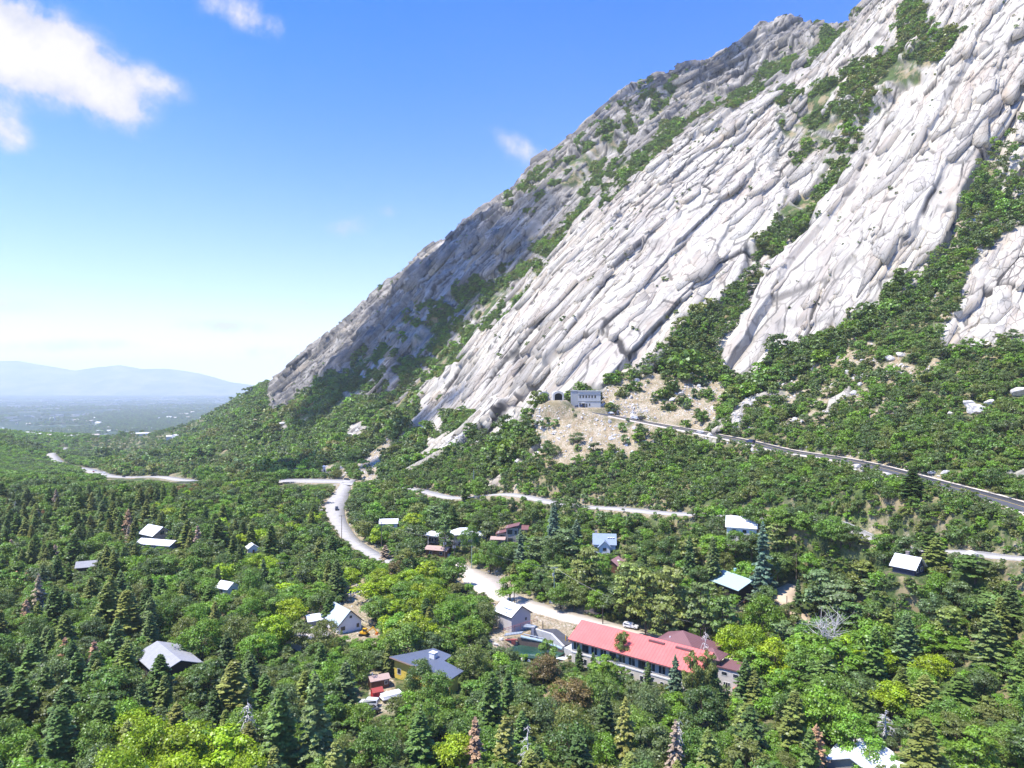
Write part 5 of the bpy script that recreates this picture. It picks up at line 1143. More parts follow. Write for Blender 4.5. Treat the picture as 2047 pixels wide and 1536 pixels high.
def gable(name, label, cat, x, y, z, rot, Lx, Wy, wall, rise, wallm, roofm, over=0.5, base=1.5, roof2=None, fascia=None, thick=0.16):
    """a gabled block; its ridge runs along local x, walls stand on z"""
    r = root(name, label, cat, x, y, z, rot); a, b = Lx/2, Wy/2
    MB().prism([(-b, -base), (b, -base), (b, wall), (0, wall+rise), (-b, wall)], -a, a).build('wall', wallm, r)
    k = rise/b
    for sgn, mt in ((-1, roofm), (1, roof2 or roofm)):
        yo = (b+over)*sgn; zo = wall-k*over
        MB().slab([(-a-over, 0, wall+rise+thick+0.02), (a+over, 0, wall+rise+thick+0.02), (a+over, yo, zo+thick+0.02), (-a-over, yo, zo+thick+0.02)], thick).build('roof', mt, r)
        if fascia: MB().box(-a-over-0.02, a+over+0.02, *sorted((yo, yo+0.06*sgn)), zo-0.12, zo+thick+0.05).build('fascia', fascia, r)
    return r
def hiproof(m, a, b, z0, rise, over, ridge):
    A, B = a+over, b+over
    P = [(-A, -B, z0), (A, -B, z0), (A, B, z0), (-A, B, z0)]; R = [(-ridge, 0, z0+rise), (ridge, 0, z0+rise)]
    if ridge < 0.01: [m.poly([P[i], P[(i+1) % 4], R[0]]) for i in range(4)]
    else: m.poly([P[0], P[1], R[1], R[0]]); m.poly([P[1], P[2], R[1]]); m.poly([P[2], P[3], R[0], R[1]]); m.poly([P[3], P[0], R[0]])
    m.poly([(-A, -B, z0-0.15), (A, -B, z0-0.15), (A, B, z0-0.15), (-A, B, z0-0.15)])
    for i in range(4): a_, b_ = P[i], P[(i+1) % 4]; m.poly([a_, b_, (b_[0], b_[1], z0-0.15), (a_[0], a_[1], z0-0.15)])
    return m
def chimney(par, x, y, z0, z1, w, mat):
    MB().box(x-w/2, x+w/2, y-w/2, y+w/2, z0, z1).box(x-w/2-.06, x+w/2+.06, y-w/2-.06, y+w/2+.06, z1+.002, z1+.12).build('chimney', mat, par)
PADS += [(44, 419, 11, -13.9), (33, 184, 15, -76.0), (0, 216, 7, -75.6), (7.5, 201, 6.0, -78.4), (-22, 178, 8, -76.2), (-34, 168, 10, -76.2), (-53, 219, 7, -76.2), (-60, 206, 6, -76.2), (73, 232, 8, -69.5), (-90, 184, 9, -76.1), (105.8, 187, 5.5, -50.3)]
FOOT += [(44, 419, 12), (26, 190, 8.5), (35, 182.5, 8.5), (44, 175, 8.5), (52, 171, 5), (0, 217, 7), (7, 202, 9), (12, 202, 6), (-24, 182, 8), (-17, 174, 7), (-33, 168, 8), (-34, 175, 5), (-53, 219, 7.5), (-59, 206, 6.5), (73, 232, 9), (-90, 184, 9.5), (-174, 343, 9), (-163, 323, 9), (105.8, 187, 6.5)]
M_RED = plain('red_metal_roof', (0.66, 0.150, 0.130), 0.55, 0.35, 0, 0.12, 0.25, (0, 0.9, 0.03)); M_BRN = plain('brown_metal_roof', (0.20, 0.095, 0.095), 0.6, 0.3, 0, 0.06, 0.4, (0, 0.45, 0.03))
M_CREAM = plain('cream_plaster', (0.58, 0.53, 0.45), 0.85, 0.2, 0, 0.1, 0.6); M_WHITE = plain('white_paint', (0.76, 0.75, 0.73), 0.7, 0.25, 0, 0.05); M_WMET = plain('white_metal_roof', (0.74, 0.75, 0.77), 0.5, 0.4, 0, 0.05, 0.5, (0, 0.5, 0.02)); M_GREY = plain('grey_shingles', (0.33, 0.33, 0.34), 0.85, 0.2, 0, 0.12, 1.2, (1, 0.3, 0.01))
M_BLUE = plain('slate_blue_metal', (0.105, 0.125, 0.175), 0.45, 0.4, 0, 0.06, 0.4, (1, 0.5, 0.04)); M_YEL = plain('yellow_siding', (0.72, 0.53, 0.10), 0.75, 0.2, 0, 0.06, 0.6, (2, 0.25, 0.01)); M_TEAL = plain('teal_metal_roof', (0.36, 0.49, 0.46), 0.5, 0.4, 0, 0.05, 0.5, (0, 0.5, 0.02)); M_DARK = plain('dark_boards_and_shade', (0.055, 0.045, 0.04), 0.8, 0.2, 0, 0.2, 1.0, (0, 0.25, 0.01)); M_TAUPE = plain('taupe_siding', (0.33, 0.30, 0.27), 0.8, 0.2, 0, 0.1, 0.8, (2, 0.25, 0.01))
M_LGREY = plain('pinkish_grey_siding', (0.53, 0.49, 0.48), 0.8, 0.2, 0, 0.04, 0.8, (0, 0.4, 0.012)); M_STEEL = plain('painted_steel', (0.34, 0.38, 0.41), 0.5, 0.4, 0.3, 0.08); M_RUST = plain('rusty_red_steel', (0.33, 0.085, 0.075), 0.6, 0.3, 0, 0.15); M_LBLUE = plain('pale_blue_grey_roof', (0.42, 0.50, 0.54), 0.5, 0.4, 0, 0.05, 0.5, (0, 0.5, 0.02)); M_BGREY = plain('blue_grey_shingles', (0.25, 0.31, 0.40), 0.7, 0.3, 0, 0.08, 0.8, (1, 0.3, 0.01)); M_MAR = plain('maroon_roof', (0.34, 0.19, 0.18), 0.7, 0.3, 0, 0.08, 0.8); M_TAN = plain('tan_roof', (0.42, 0.30, 0.25), 0.8, 0.2, 0, 0.1, 0.8); M_BROWN = plain('brown_boards', (0.17, 0.085, 0.05), 0.8, 0.2, 0, 0.15, 0.8, (2, 0.2, 0.01)); M_BEIGE = plain('pale_beige_roof', (0.62, 0.56, 0.50), 0.8, 0.2, 0, 0.05, 0.8); M_NAVY = plain('navy_boards', (0.035, 0.04, 0.075), 0.7, 0.3, 0, 0.15)
M_WOOD = plain('weathered_pole', (0.20, 0.155, 0.12), 0.9, 0.1, 0, 0.2, 2.0); M_GREYC = plain('grey_concrete_wall', (0.44, 0.455, 0.455), 0.85, 0.2, 0, 0.05, 0.4); M_DKGREY = plain('dark_grey_trim', (0.06, 0.06, 0.065), 0.6, 0.3); M_GREENP = plain('verdigris_pole', (0.24, 0.34, 0.28), 0.8, 0.2)

def buildings():
    # --- the long red-roofed hall; local x runs along the ridge, -y faces the camera side
    ang = math.atan2(-19.1, 23.7); cx, cy = 34.4, 183.6; z0 = -76.0; L_, b = 37.0, 6.0; wall, rise = 7.0, 3.0
    r = root('hall', 'long cream two-storey hall with bright red metal roof and brown rear wing', 'hall', cx, cy, z0, ang); a = L_/2
    MB().prism([(-b, -1.5), (b, -1.5), (b, wall), (0, wall+rise), (-b, wall)], -a, a).build('wall', M_CREAM, r)
    k = rise/b
    MB().slab([(-a-.7, 0, wall+rise+.2), (a+.7, 0, wall+rise+.2), (a+.7, -b-.9, wall-k*.9+.2), (-a-.7, -b-.9, wall-k*.9+.2)], .18).build('roof', M_RED, r)
    MB().slab([(-a-.7, 0.02, wall+rise+.2), (a+.7, 0.02, wall+rise+.2), (a+.7, b+.9, wall-k*.9+.2), (-a-.7, b+.9, wall-k*.9+.2)], .18).build('roof', M_RED, r)
    MB().box(-a-.7, a+.7, -b-.98, -b-.9, wall-k*.9-.12, wall-k*.9+.23).build('fascia', M_BRN, r)
    MB().box(-a-.1, a+.1, -b-.12, -b-.002, 3.1, 3.45).build('string_course', M_WHITE, r)
    for i in range(13):
        x = -a+1.6+i*(L_-3.2)/12
        window(r, x, -b-.002, 4.0, 2.0, 2.4, '-y', M_DKGREY if i % 3 == 1 else None, .08, 1)
        window(r, x, -b-.002, 0.5, 1.1, 1.7, '-y', None, .06)
    window(r, -a-.002, 0, 4.0, 2.0, 1.6, '-x'); window(r, a+.002, -2, 4.0, 1.6, 1.6, '+x')
    w = MB().box(2.0, 15.0, b+.01, b+9.5, -1.5, wall-.4).build('rear_wing', M_CREAM, r)
    h = hiproof(MB(), 7.2, 6.6, 0, 4.0, .6, 0.0); h.V = [(x+8.3, y+6.2, z+wall+.55) for x, y, z in h.V]; h.build('roof', M_BRN, r)
    h = hiproof(MB(), 2.6, 2.6, 0, 1.7, .3, 0.0); h.V = [(x+18.2, y+2.0, z+wall+1.9) for x, y, z in h.V]; h.build('roof', M_BRN, r)
    for x in (4.5, 12.0): MB().box(x-2.2, x+2.2, -1.5, -.8, wall+rise-.75, wall+rise-.05).build('roof_vent', M_BRN, r)
    MB().tube([(6.0, 3.4, wall+1), (6.0, 3.4, wall+3.3)], .16).build('flue', M_WHITE, r)
    # --- cream annex at its near end
    r = root('annex', 'small flat-roofed cream annex with white-framed windows at the red hall end', 'building', 54.0, 170.6, -75.4, ang+.05)
    MB().box(-3, 3.6, -2.6, 2.8, -1.5, 6.6).build('wall', plain('pale_plaster', (0.60, 0.56, 0.52), .85), r); MB().box(-3.25, 3.85, -2.85, 3.05, 6.602, 6.9).build('roof', M_BRN, r)
    for x in (-1.4, 1.4): window(r, x, -2.602, 4.9, 1.5, 1.0, '-y')
    window(r, -.8, -2.602, 1.6, 1.7, 1.9, '-y', None, .08, 2); door(r, 1.7, -2.602, 0, 1.1, 2.3, '-y', M_RUST); MB().box(.9, 2.6, -3.5, -2.62, 2.55, 2.7).build('porch_roof', M_RED, r); window(r, 3.602, 0, 2, 1.4, 1.5, '+x')
    # --- grey gabled shed by the gravel road
    ang = math.atan2(-6.9, 5.6)
    r = gable('pump_shed', 'tall pinkish grey gabled shed with white metal roof by gravel road', 'shed', .1, 218.3, -75.4, ang, 8.6, 7.6, 4.6, 2.6, M_LGREY, M_WMET, .35, 2.0, None, M_DKGREY)
    MB().prism([(-4.2, 4.35), (-4.2, 4.6), (0, 7.45), (4.2, 4.6), (4.2, 4.35), (0, 7.1)], 4.66, 4.78).build('gable_trim', M_DKGREY, r)
    MB().box(1.0, 1.6, -3.6, -.3, 5.2, 5.25).build('snow_guard', M_STEEL, r); window(r, 4.302, 1.9, 2.6, .6, .8, '+x', M_DKGREY); door(r, -2.0, -3.802, 0, 1.1, 2.2, '-y', M_LGREY)
    MB().box(-1.2, 2.2, -2.5, -2.3, 6.05, 6.15).box(2.0, 2.2, -2.5, -.8, 6.1, 6.2).build('roof_rail', M_STEEL, r)
    # --- yellow house under a slate-blue roof that falls to the right
    A = np.array((-31.8, 181.6)); e1 = np.array((.83, -.56)); e2 = np.array((.56, .83)); ang = math.atan2(e1[1], e1[0])
    r = root('house', 'yellow house with slate-blue standing-seam roof and white chimney', 'house', A[0], A[1], -76.2, ang)
    def zr(x, y): return 5.5-.045*x+.10*y
    pl = [(.9, .9), (6.9, 8.6), (12.6, 8.2), (12.9, 5.2), (19.6, 3.9), (19.4, .9)]; m = MB(); n = len(pl)
    m.poly([(x, y, zr(x, y)-.24) for x, y in pl])
    for i in range(n):
        p, q = pl[i], pl[(i+1) % n]; m.poly([(p[0], p[1], -1.5), (q[0], q[1], -1.5), (q[0], q[1], zr(*q)-.24), (p[0], p[1], zr(*p)-.24)])
    m.build('wall', M_YEL, r)
    ro = [(0, 0), (6.8, 9.6), (13.4, 9.2), (13.5, 5.9), (20.8, 4.6), (20.6, 0)]
    MB().slab([(x, y, zr(x, y)) for x, y in ro], .22).build('roof', M_BLUE, r)
    for i in (0, 5): p, q = ro[i], ro[(i+1) % 6]; MB().poly([(p[0], p[1]-.03, zr(*p)-.35), (q[0], q[1]-.03, zr(*q)-.35), (q[0], q[1]-.03, zr(*q)-.0), (p[0], p[1]-.03, zr(*p)-.0)]).build('fascia', M_TAN, r)
    MB().box(9.2, 10.9, 5.0, 6.4, zr(10, 6)-.6, zr(10, 6)+1.25).box(9.1, 11.0, 4.9, 6.5, zr(10, 6)+1.252, zr(10, 6)+1.4).build('chimney', M_WHITE, r)
    for x in (2.6, 6.5, 11, 15.5): window(r, x, .898, 1.2, 1.3, 1.5, '-y')
    window(r, 18.2, .898, .9, 1.6, 1.8, '-y')
    # --- white gabled house
    ang = math.atan2(-.77, .63)
    r = gable('house', 'white gabled house with pale blue-grey metal roof and yellow digger beside it', 'house', -53.2, 219.6, -76.2, ang, 10.8, 7.6, 3.0, 3.4, M_WHITE, M_LBLUE, .5, 2, None, M_DKGREY)
    MB().prism([(-4.4, 2.3), (-4.4, 2.6), (0, 6.75), (4.4, 2.6), (4.4, 2.3), (0, 6.35)], 5.9, 6.0).build('gable_trim', M_DKGREY, r)
    window(r, 5.402, -2.4, .9, 1.4, 1.2, '+x', M_DKGREY); window(r, 5.402, .2, 4.2, .8, .7, '+x', M_DKGREY); window(r, 5.402, 2.6, .9, .9, 1.2, '+x', M_DKGREY); door(r, 0, -3.802, 0, 1, 2.1, '-y', M_DARK)
    # --- beige-roofed house beside it
    r = gable('house', 'low house with broad pale beige roof left of the white gabled house', 'house', -60.5, 205.5, -76.2, .9, 9.5, 8.5, 2.4, 1.5, M_WHITE, M_BEIGE, .6)
    window(r, 0, -4.252, .8, 1.2, 1.2, '-y'); door(r, 2.8, -4.252, 0, 1, 2.1, '-y', M_BROWN)
    r = gable('cottage', 'small white-roofed cottage half hidden behind firs', 'house', -61.8, 221.5, -76.2, .5, 6, 5, 2.3, 1.2, plain('grey_boards', (.2, .22, .24), .8), M_WMET, .4); window(r, 0, -2.502, .9, 1, 1, '-y')
    # --- grey-roofed house, left
    r = gable('house', 'dark-walled house with wide plain grey shingle roof in the firs', 'house', -90.3, 184.2, -76.1, math.atan2(-.72, .69), 17, 10, 3.9, 2.0, M_DARK, M_GREY, .8, 2)
    window(r, 8.502, -2, 1, 1.6, 1.4, '+x'); window(r, 0, -5.002, 1, 1.8, 1.3, '-y', None, .06, 1); door(r, 8.502, 2, 0, 1, 2.1, '+x', M_BROWN)
    # --- white-roofed pair
    r = gable('house', 'house with steep white roof, the upper of two white roofs among firs', 'house', -175, 344, -76.4, math.atan2(-.55, .83), 11.5, 9, 3.6, 3.2, M_TAUPE, M_WMET, .8, 2); window(r, 5.752, 0, 3.2, 2, 1.6, '+x', M_DKGREY); window(r, -1, -4.502, 1, 1.5, 1.3, '-y')
    r = gable('house', 'long low house with pale grey-white roof below the steep white roof', 'house', -163.5, 324, -76.4, math.atan2(-.28, .96), 18.5, 7, 3.0, 1.5, plain('blue_grey_boards', (.22, .26, .30), .8), M_WMET, .6, 2); window(r, 4, -3.502, 1, 1.5, 1.3, '-y'); window(r, -4, -3.502, 1, 1.5, 1.3, '-y')
    # --- teal roof
    r = gable('house', 'house with long teal metal roof and balcony, walls coloured dark for shade', 'house', 73.2, 232.5, -69.5, math.atan2(-.91, .42), 17, 10.5, 4.4, 2.2, M_DARK, M_TEAL, 1.0, 2.5)  # shade of the gable under its deep overhang is put into the wall colour
    window(r, 8.502, -1.5, 1.2, 2.2, 1.8, '+x', M_BROWN, .08, 1); window(r, 8.502, 2.4, 1.2, 1.6, 1.8, '+x', M_BROWN)
    MB().box(8.51, 10.4, -4.6, 4.6, .45, .65).box(10.3, 10.4, -4.6, 4.6, .652, 1.5).build('balcony', M_BROWN, r)
    for y in (-4.3, 4.3): MB().box(10.1, 10.3, y-.1, y+.1, -2.5, .448).build('post', M_BROWN, r)
    chimney(r, -2, 3, 4.5, 7.4, .7, plain('teal_flue', (.35, .6, .6), .6))
    # --- white cabin with dark gable
    r = gable('cabin', 'navy cabin with white metal roof and dark gable below lower road', 'cabin', 105.8, 187, -50.2, math.atan2(-.80, .6), 5.6, 5.6, 2.0, 2.3, M_NAVY, M_WMET, .6, 4)
    window(r, 2.802, -1.3, .6, 1.2, 1.2, '+x'); window(r, 2.802, 1.3, .6, 1.2, 1.2, '+x'); window(r, 2.802, 0, 2.3, 1.0, .9, '+x'); chimney(r, -.5, .9, 3.0, 5.2, .8, plain('brick_chimney', (.26, .22, .21), .9))
    # --- white L-shaped roof, bottom right
    r = gable('house', 'house with broad bright white L-shaped roof between firs near the bottom edge', 'house', 63.6, 128.0, -71.0, .82, 10, 8.6, 2.8, 1.9, M_TAUPE, M_WMET, .6, 2)
    m = MB(); m.prism([(-3.2, -2), (3.2, -2), (3.2, 2.6), (0, 4.2), (-3.2, 2.6)], -9.5, -4.32, 1); m.build('wing', M_TAUPE, r)
    for s_ in (-1, 1): MB().slab([(0, -10.1, 4.42), (0, -2.0, 4.42), (3.8*s_, -2.0, 2.52), (3.8*s_, -10.1, 2.52)], .16).build('roof', M_WMET, r)
    window(r, 0, -9.502, .7, 1.6, 1.3, '-y', M_DKGREY); window(r, 5.002, 1, .9, 1.3, 1.2, '+x', M_DKGREY)
    # --- grey modern house on the town slope
    def gnd(px, py, dy=0): x, y, z = hit(px, py); return x, y+dy, z
    x, y, z = gnd(1015, 1088, 3); FOOT.append((x, y, 9)); FOOT.append((x+4, y+2, 7))
    r = root('house', 'modern taupe house of stacked blocks with brown shed roofs', 'house', x, y, z, -.10)
    MB().box(-.4, 5.0, -2.5, 4, -2, 7.2).build('wall', M_TAUPE, r); MB().box(-4.6, -.42, -1.8, 3.4, -2, 4.6).build('wall', M_TAUPE, r); MB().box(-7.0, -.9, -4.6, -1.82, -2, 2.3).build('garage', M_TAUPE, r); MB().box(5.02, 8.8, -1.4, 4, -2, 6.4).build('wall', M_TAUPE, r)
    for pts in (((-1.0, -3.2, 7.0), (5.4, -3.2, 8.6), (5.4, 4.6, 8.6), (-1.0, 4.6, 7.0)), ((-5.4, -2.5, 4.3), (-.45, -2.5, 5.5), (-.45, 4, 5.5), (-5.4, 4, 4.3)), ((-7.6, -5.3, 2.4), (-.6, -5.3, 2.4), (-.6, -1.85, 3.2), (-7.6, -1.85, 3.2)), ((5.1, -2.1, 6.5), (9.5, -2.1, 6.5), (9.5, 4.6, 7.3), (5.1, 4.6, 7.3))): MB().slab(pts, .2).build('roof', M_TAN if pts[0][2] < 3 else M_BRN, r)
    for xx, zz, w_, h_ in ((1.2, 4.4, 2.2, 1.9), (1.4, .9, 2.2, 1.7), (3.9, 4.4, 1.0, 1.7)): window(r, xx, -2.502, zz, w_, h_, '-y', M_DKGREY, .08, 1)
    window(r, -2.4, -1.802, 2.6, 2.4, 1.3, '-y', M_DKGREY, .06, 1); window(r, 6.8, -1.402, 4.2, 1.6, 1.5, '-y', M_DKGREY); door(r, -4, -4.602, 0, 2.8, 2, '-y', M_DKGREY)
    # --- cream house with white hip roof
    x, y, z = gnd(925, 1094, 5); FOOT.append((x, y, 9))
    r = root('house', 'cream two-storey house with rounded white hip roof', 'house', x, y, z, .15)
    MB().box(-5, 4.6, -4, 4, -2, 5.6).build('wall', M_CREAM, r); hiproof(MB(), 5, 4, 5.62, 2.3, 1.0, 1.8).build('roof', M_WMET, r); h = hiproof(MB(), 2.6, 2.6, 4.4, 1.4, .5, .3); h.V = [(a_+7.8, b_+1, c_) for a_, b_, c_ in h.V]; h.build('roof', M_WMET, r); MB().box(4.62, 10.2, -1.5, 3.5, -2, 4.2).build('wall', M_CREAM, r)
    for xx in (-3, -.6, 2.4): window(r, xx, -4.002, 3.4, 1.2, 1.4, '-y', M_DKGREY)
    window(r, -2, -4.002, .6, 1.6, 1.4, '-y', M_DKGREY)
    # --- flat white roof over dark glass, and the brown house under it
    x, y, z = gnd(878, 1098, 8); FOOT.append((x, y, 9))
    r = root('house', 'dark glass-walled house under a thin flat white roof', 'house', x, y, z, -.35); MB().box(-5.5, 4.5, -3, 3.5, -2, 4.6).build('wall', M_DARK, r); MB().slab([(-7.4, -4.6, 5.4), (5.4, -4.6, 4.9), (5.4, 4.4, 4.9), (-7.4, 4.4, 5.4)], .3).build('roof', M_WMET, r)
    for xx in (-3.6, -.6, 2.4): window(r, xx, -3.002, 1.6, 2.6, 2.4, '-y', M_WHITE, .07, 1)
    for xx in (-4.6, 3.6): MB().box(xx-.12, xx+.12, -4.3, -4.06, -2, 4.85).build('post', M_WHITE, r)
    x, y, z = gnd(876, 1112, 2); FOOT.append((x, y, 7))
    r = gable('house', 'brown timber house with low brown roof below the flat white roof', 'house', x, y, z, -.35, 10, 6, 3.0, .9, M_BROWN, M_TAN, .7, 2); window(r, 2.5, -3.002, 1, 1.4, 1.2, '-y'); window(r, -2.5, -3.002, 1, 1.4, 1.2, '-y')
    # --- blue-grey house with skylights
    x, y, z = gnd(1211, 1104, 4); FOOT.append((x, y, 8))
    r = gable('house', 'blue-grey roofed house with three skylights and a stone chimney', 'house', x, y, z, -.12, 8.6, 8, 3.2, 3.2, plain('white_blue_siding', (.55, .62, .68), .7), M_BGREY, .5, 2)
    MB().prism([(-2.1, -2), (2.1, -2), (2.1, 2.6), (0, 4.6), (-2.1, 2.6)], -6.0, -3.9, 1).build('front_gable', M_WHITE, r)
    for s_ in (-1, 1): MB().slab([(0, -6.5, 4.85), (0, -1.0, 4.85), (2.7*s_, -3.6, 2.2), (2.7*s_, -6.5, 2.2)], .12).build('roof', M_BGREY, r)
    for xx in (1.6, 2.6, 3.6): MB().box(xx-.35, xx+.35, -2.2, -1.4, 5.25, 5.42).build('skylight', M_WHITE, r)
    chimney(r, -3.4, .6, 4.5, 7.6, 1.0, plain('stone_chimney', (.36, .31, .26), .95)); window(r, 0, -6.002, .8, 1.6, 1.4, '-y')
    # --- maroon roof with a skylight
    x, y, z = gnd(1231, 1146, 3); FOOT.append((x, y, 5))
    r = gable('cabin', 'small cabin with maroon roof and one white skylight among pines', 'cabin', x, y, z, 1.05, 6.5, 5.6, 2.8, 2.0, M_BROWN, M_MAR, .5, 2); MB().box(-.4, .4, -1.9, -1.1, 3.95, 4.25).build('skylight', M_WHITE, r); window(r, 0, -2.802, .8, 1.2, 1.1, '-y')
    # --- steep white roof just under the lower road
    x, y = at(1483, 1033, -47.5); z = float(H(x, y)); FOOT.append((x, y, 7))
    r = gable('house', 'steep white-roofed house just below the lower canyon road', 'house', x, y, -53.5, -.35, 10, 7.5, 3.0, 3.0, M_WHITE, M_WMET, .5, 5); window(r, 1, -3.752, .8, 1.3, 1.2, '-y', M_DKGREY); window(r, -2.5, -3.752, .8, 1.3, 1.2, '-y', M_DKGREY)
    # --- bits of roofs in the wood
    for px, py, hh, lab, wm, rm, l_, w_, ro_ in ((168, 1146, 2.6, 'dark cabin with slate-grey roof deep in the left firs', M_DARK, M_GREY, 7, 6, .4), (450, 1190, 2.6, 'small white-roofed house between tall firs', M_WHITE, M_WMET, 6, 5, -.5), (501, 1108, 2.6, 'narrow white gable end showing between leafy trees', M_WHITE, M_WMET, 5, 4.5, -1.0), (776, 1056, 2.6, 'low white-roofed house in trees right of the town road', M_WHITE, M_WMET, 9, 6, .1)):
        x, y, z = gnd(px, py, 2); FOOT.append((x, y, l_*.62)); r = gable('cottage', lab, 'house', x, y, z, ro_, l_, w_, hh, 1.7, wm, rm, .4, 2); window(r, 0, -w_/2-.002, .8, 1.1, 1.1, '-y', M_DKGREY); door(r, l_/2+.002, 0, 0, .9, 2, '+x', M_BROWN)
    # --- brown shed and red shed in the pickup's yard
    r = gable('garden_shed', 'brown board shed with pinkish tan roof in the yard left of the yellow house', 'shed', -33.6, 176.5, -76.2, .45, 4.6, 3.2, 2.2, .6, M_BROWN, M_TAN, .3, 1); window(r, 1.5, -1.602, .9, .9, .9, '-y'); MB().tube([(-1.5, .5, 2.5), (-1.5, .5, 3.6)], .12).build('flue', M_WHITE, r)
    r = gable('garden_shed', 'small bright red shed beside the white pickup', 'shed', -32.8, 169.8, -76.2, .5, 2.4, 2.2, 1.9, .6, plain('red_paint', (.45, .02, .03), .6), plain('dark_red_roof', (.35, .06, .05), .7), .2, .6); door(r, 0, -1.102, 0, .9, 1.7, '-y', plain('red_paint', (.45, .02, .03), .6))
    r = root('trailer', 'white covered flat trailer parked between red shed and yellow house', 'trailer', -29.2, 169.2, -76.2, .55); MB().box(-2.6, 2.6, -1.5, 1.5, .75, 1.05).build('bed', M_WHITE, r, bevel=.05); MB().prism([(-1.4, 1.055), (1.4, 1.055), (1.2, 1.6), (-1.2, 1.6)], -2.4, 2.4).build('cover', M_WHITE, r)
    for s_ in (-1.35, 1.35):
        for xx in (-.5, .6): MB().tube([(xx, s_-.12, .36), (xx, s_+.12, .36)], .36, 12).build('wheel', M_DKGREY, r)
    MB().tube([(2.6, 0, .8), (4.0, 0, .65)], .06).build('drawbar', M_STEEL, r)
    return None
# ------------------------------------------------------------------ vehicles
TYRE = plain('tyre_rubber', (0.02, 0.02, 0.02), 0.9, 0.2); RIMM = plain('rim_metal', (0.45, 0.45, 0.46), 0.35, 0.5, 0.8); LAMPM = plain('headlight_glass', (0.75, 0.75, 0.72), 0.2, 0.5); TAILM = plain('tail_lamp', (0.35, 0.02, 0.02), 0.3, 0.5)
def carpaint(name, col):
    if name in _MC: return _MC[name]
    m, nt = new_mat(name); p = bsdf(nt, col, 0.32, 0.5, 0.15); p.inputs['Coat Weight'].default_value = 0.6; p.inputs['Coat Roughness'].default_value = 0.08; _MC[name] = m; return m
def car(name, label, cat, x, y, z, rot, paint, style='suv', group=None):
    r = root(name, label, cat, x, y, z, rot, group); hl = 2.35; hw = 0.93
    if style == 'pickup': hl = 2.75; prof = [(-2.7, .45), (-2.72, 1.02), (-.95, 1.06), (-.80, 1.72), (.55, 1.74), (1.22, 1.12), (2.55, 1.02), (2.74, .75), (2.7, .42)]; gl = [(-.72, 1.16), (-.66, 1.62), (.50, 1.63), (1.02, 1.14)]
    elif style == 'sedan': prof = [(-2.3, .40), (-2.34, .92), (-1.75, 1.0), (-1.1, 1.42), (.25, 1.44), (1.05, 1.0), (2.15, .86), (2.34, .62), (2.3, .38)]; gl = [(-1.55, 1.03), (-1.02, 1.36), (.22, 1.37), (.88, 1.02)]
    else: prof = [(-2.3, .45), (-2.36, 1.05), (-2.2, 1.70), (.45, 1.74), (1.15, 1.12), (2.2, 1.0), (2.37, .72), (2.32, .42)]; gl = [(-2.05, 1.14), (-1.98, 1.60), (.40, 1.62), (.98, 1.14)]
    b = MB()
    m = bpy.data.meshes.new('body'); bm = bmesh.new(); n = len(prof)
    rows = []
    for yy, sc in ((-hw, 0), (-hw*.97, 1), (hw*.97, 1), (hw, 0)):
        rows.append([bm.verts.new((a, yy*(0.86 if zz > 1.3 else 1.0), zz)) for a, zz in prof])
    for i in (0, 2): pass
    A, B = rows[0], rows[3]
    bm.faces.new(A); bm.faces.new(B[::-1])
    for i in range(n): bm.faces.new((A[i], A[(i+1) % n], B[(i+1) % n], B[i]))
    for v in rows[1]+rows[2]: bm.verts.remove(v)
    bmesh.ops.recalc_face_normals(bm, faces=bm.faces); bmesh.ops.bevel(bm, geom=list(bm.edges), offset=.07, segments=2, affect='EDGES', clamp_overlap=True); bm.to_mesh(m); bm.free(); m.materials.append(paint)
    o = bpy.data.objects.new('body', m); COL.objects.link(o); o.parent = r
    for s in (-1, 1):
        y0 = s*(hw*.90+.035); y1 = s*(hw*.86+.02); q = [(gl[0][0], y0+s*.04, gl[0][1]), (gl[1][0], y1, gl[1][1]), (gl[2][0], y1, gl[2][1]), (gl[3][0], y0+s*.04, gl[3][1])]
        MB().poly(q).build('side_window', GL, r)
    f0, f1 = gl[3], gl[2]; MB().poly([(f0[0]+.20, -.72, f0[1]), (f1[0]+.14, -.66, f1[1]), (f1[0]+.14, .66, f1[1]), (f0[0]+.20, .72, f0[1])]).build('windscreen', GL, r)
    f0, f1 = gl[0], gl[1]; d = -.30 if style == 'suv' else -.16; MB().poly([(f0[0]+d-.04, -.70, f0[1]), (f1[0]+d, -.64, f1[1]), (f1[0]+d, .64, f1[1]), (f0[0]+d-.04, .70, f0[1])]).build('rear_window', GL, r)
    for s in (-1, 1):
        for xx in (-hl*.62, hl*.62):
            t = MB().tube([(xx, s*(hw-.20), .36), (xx, s*(hw+.015), .36)], .36, 14).build('wheel', TYRE, r); MB().tube([(xx, s*(hw-.01), .36), (xx, s*(hw+.03), .36)], .21, 10).build('rim', RIMM, t)
        MB().box(hl-.10, hl+.01, *sorted((s*.50, s*.82)), .68, .86).build('headlight', LAMPM, r); MB().box(-hl-.03, -hl+.06, *sorted((s*.55, s*.85)), .78, 1.0).build('tail_light', TAILM, r)
    if style == 'pickup': MB().box(-2.6, -1.0, -.74, .74, 1.063, 1.075).build('cargo_bed', TYRE, r)
    return r
def ground(px, py): return hit(px, py)
def road_at(key, px, off=0.0):
    P, hw = ROADS[key]; q = CX+F*P[:, 0]/P[:, 1]; k = int(np.argmin(abs(q-px))); T = P[min(k+1, len(P)-1)]-P[max(k-1, 0)]; a = math.atan2(T[1], T[0]); n = np.array((-math.sin(a), math.cos(a)))
    return P[k, 0]+n[0]*off, P[k, 1]+n[1]*off, P[k, 2]+.02, a
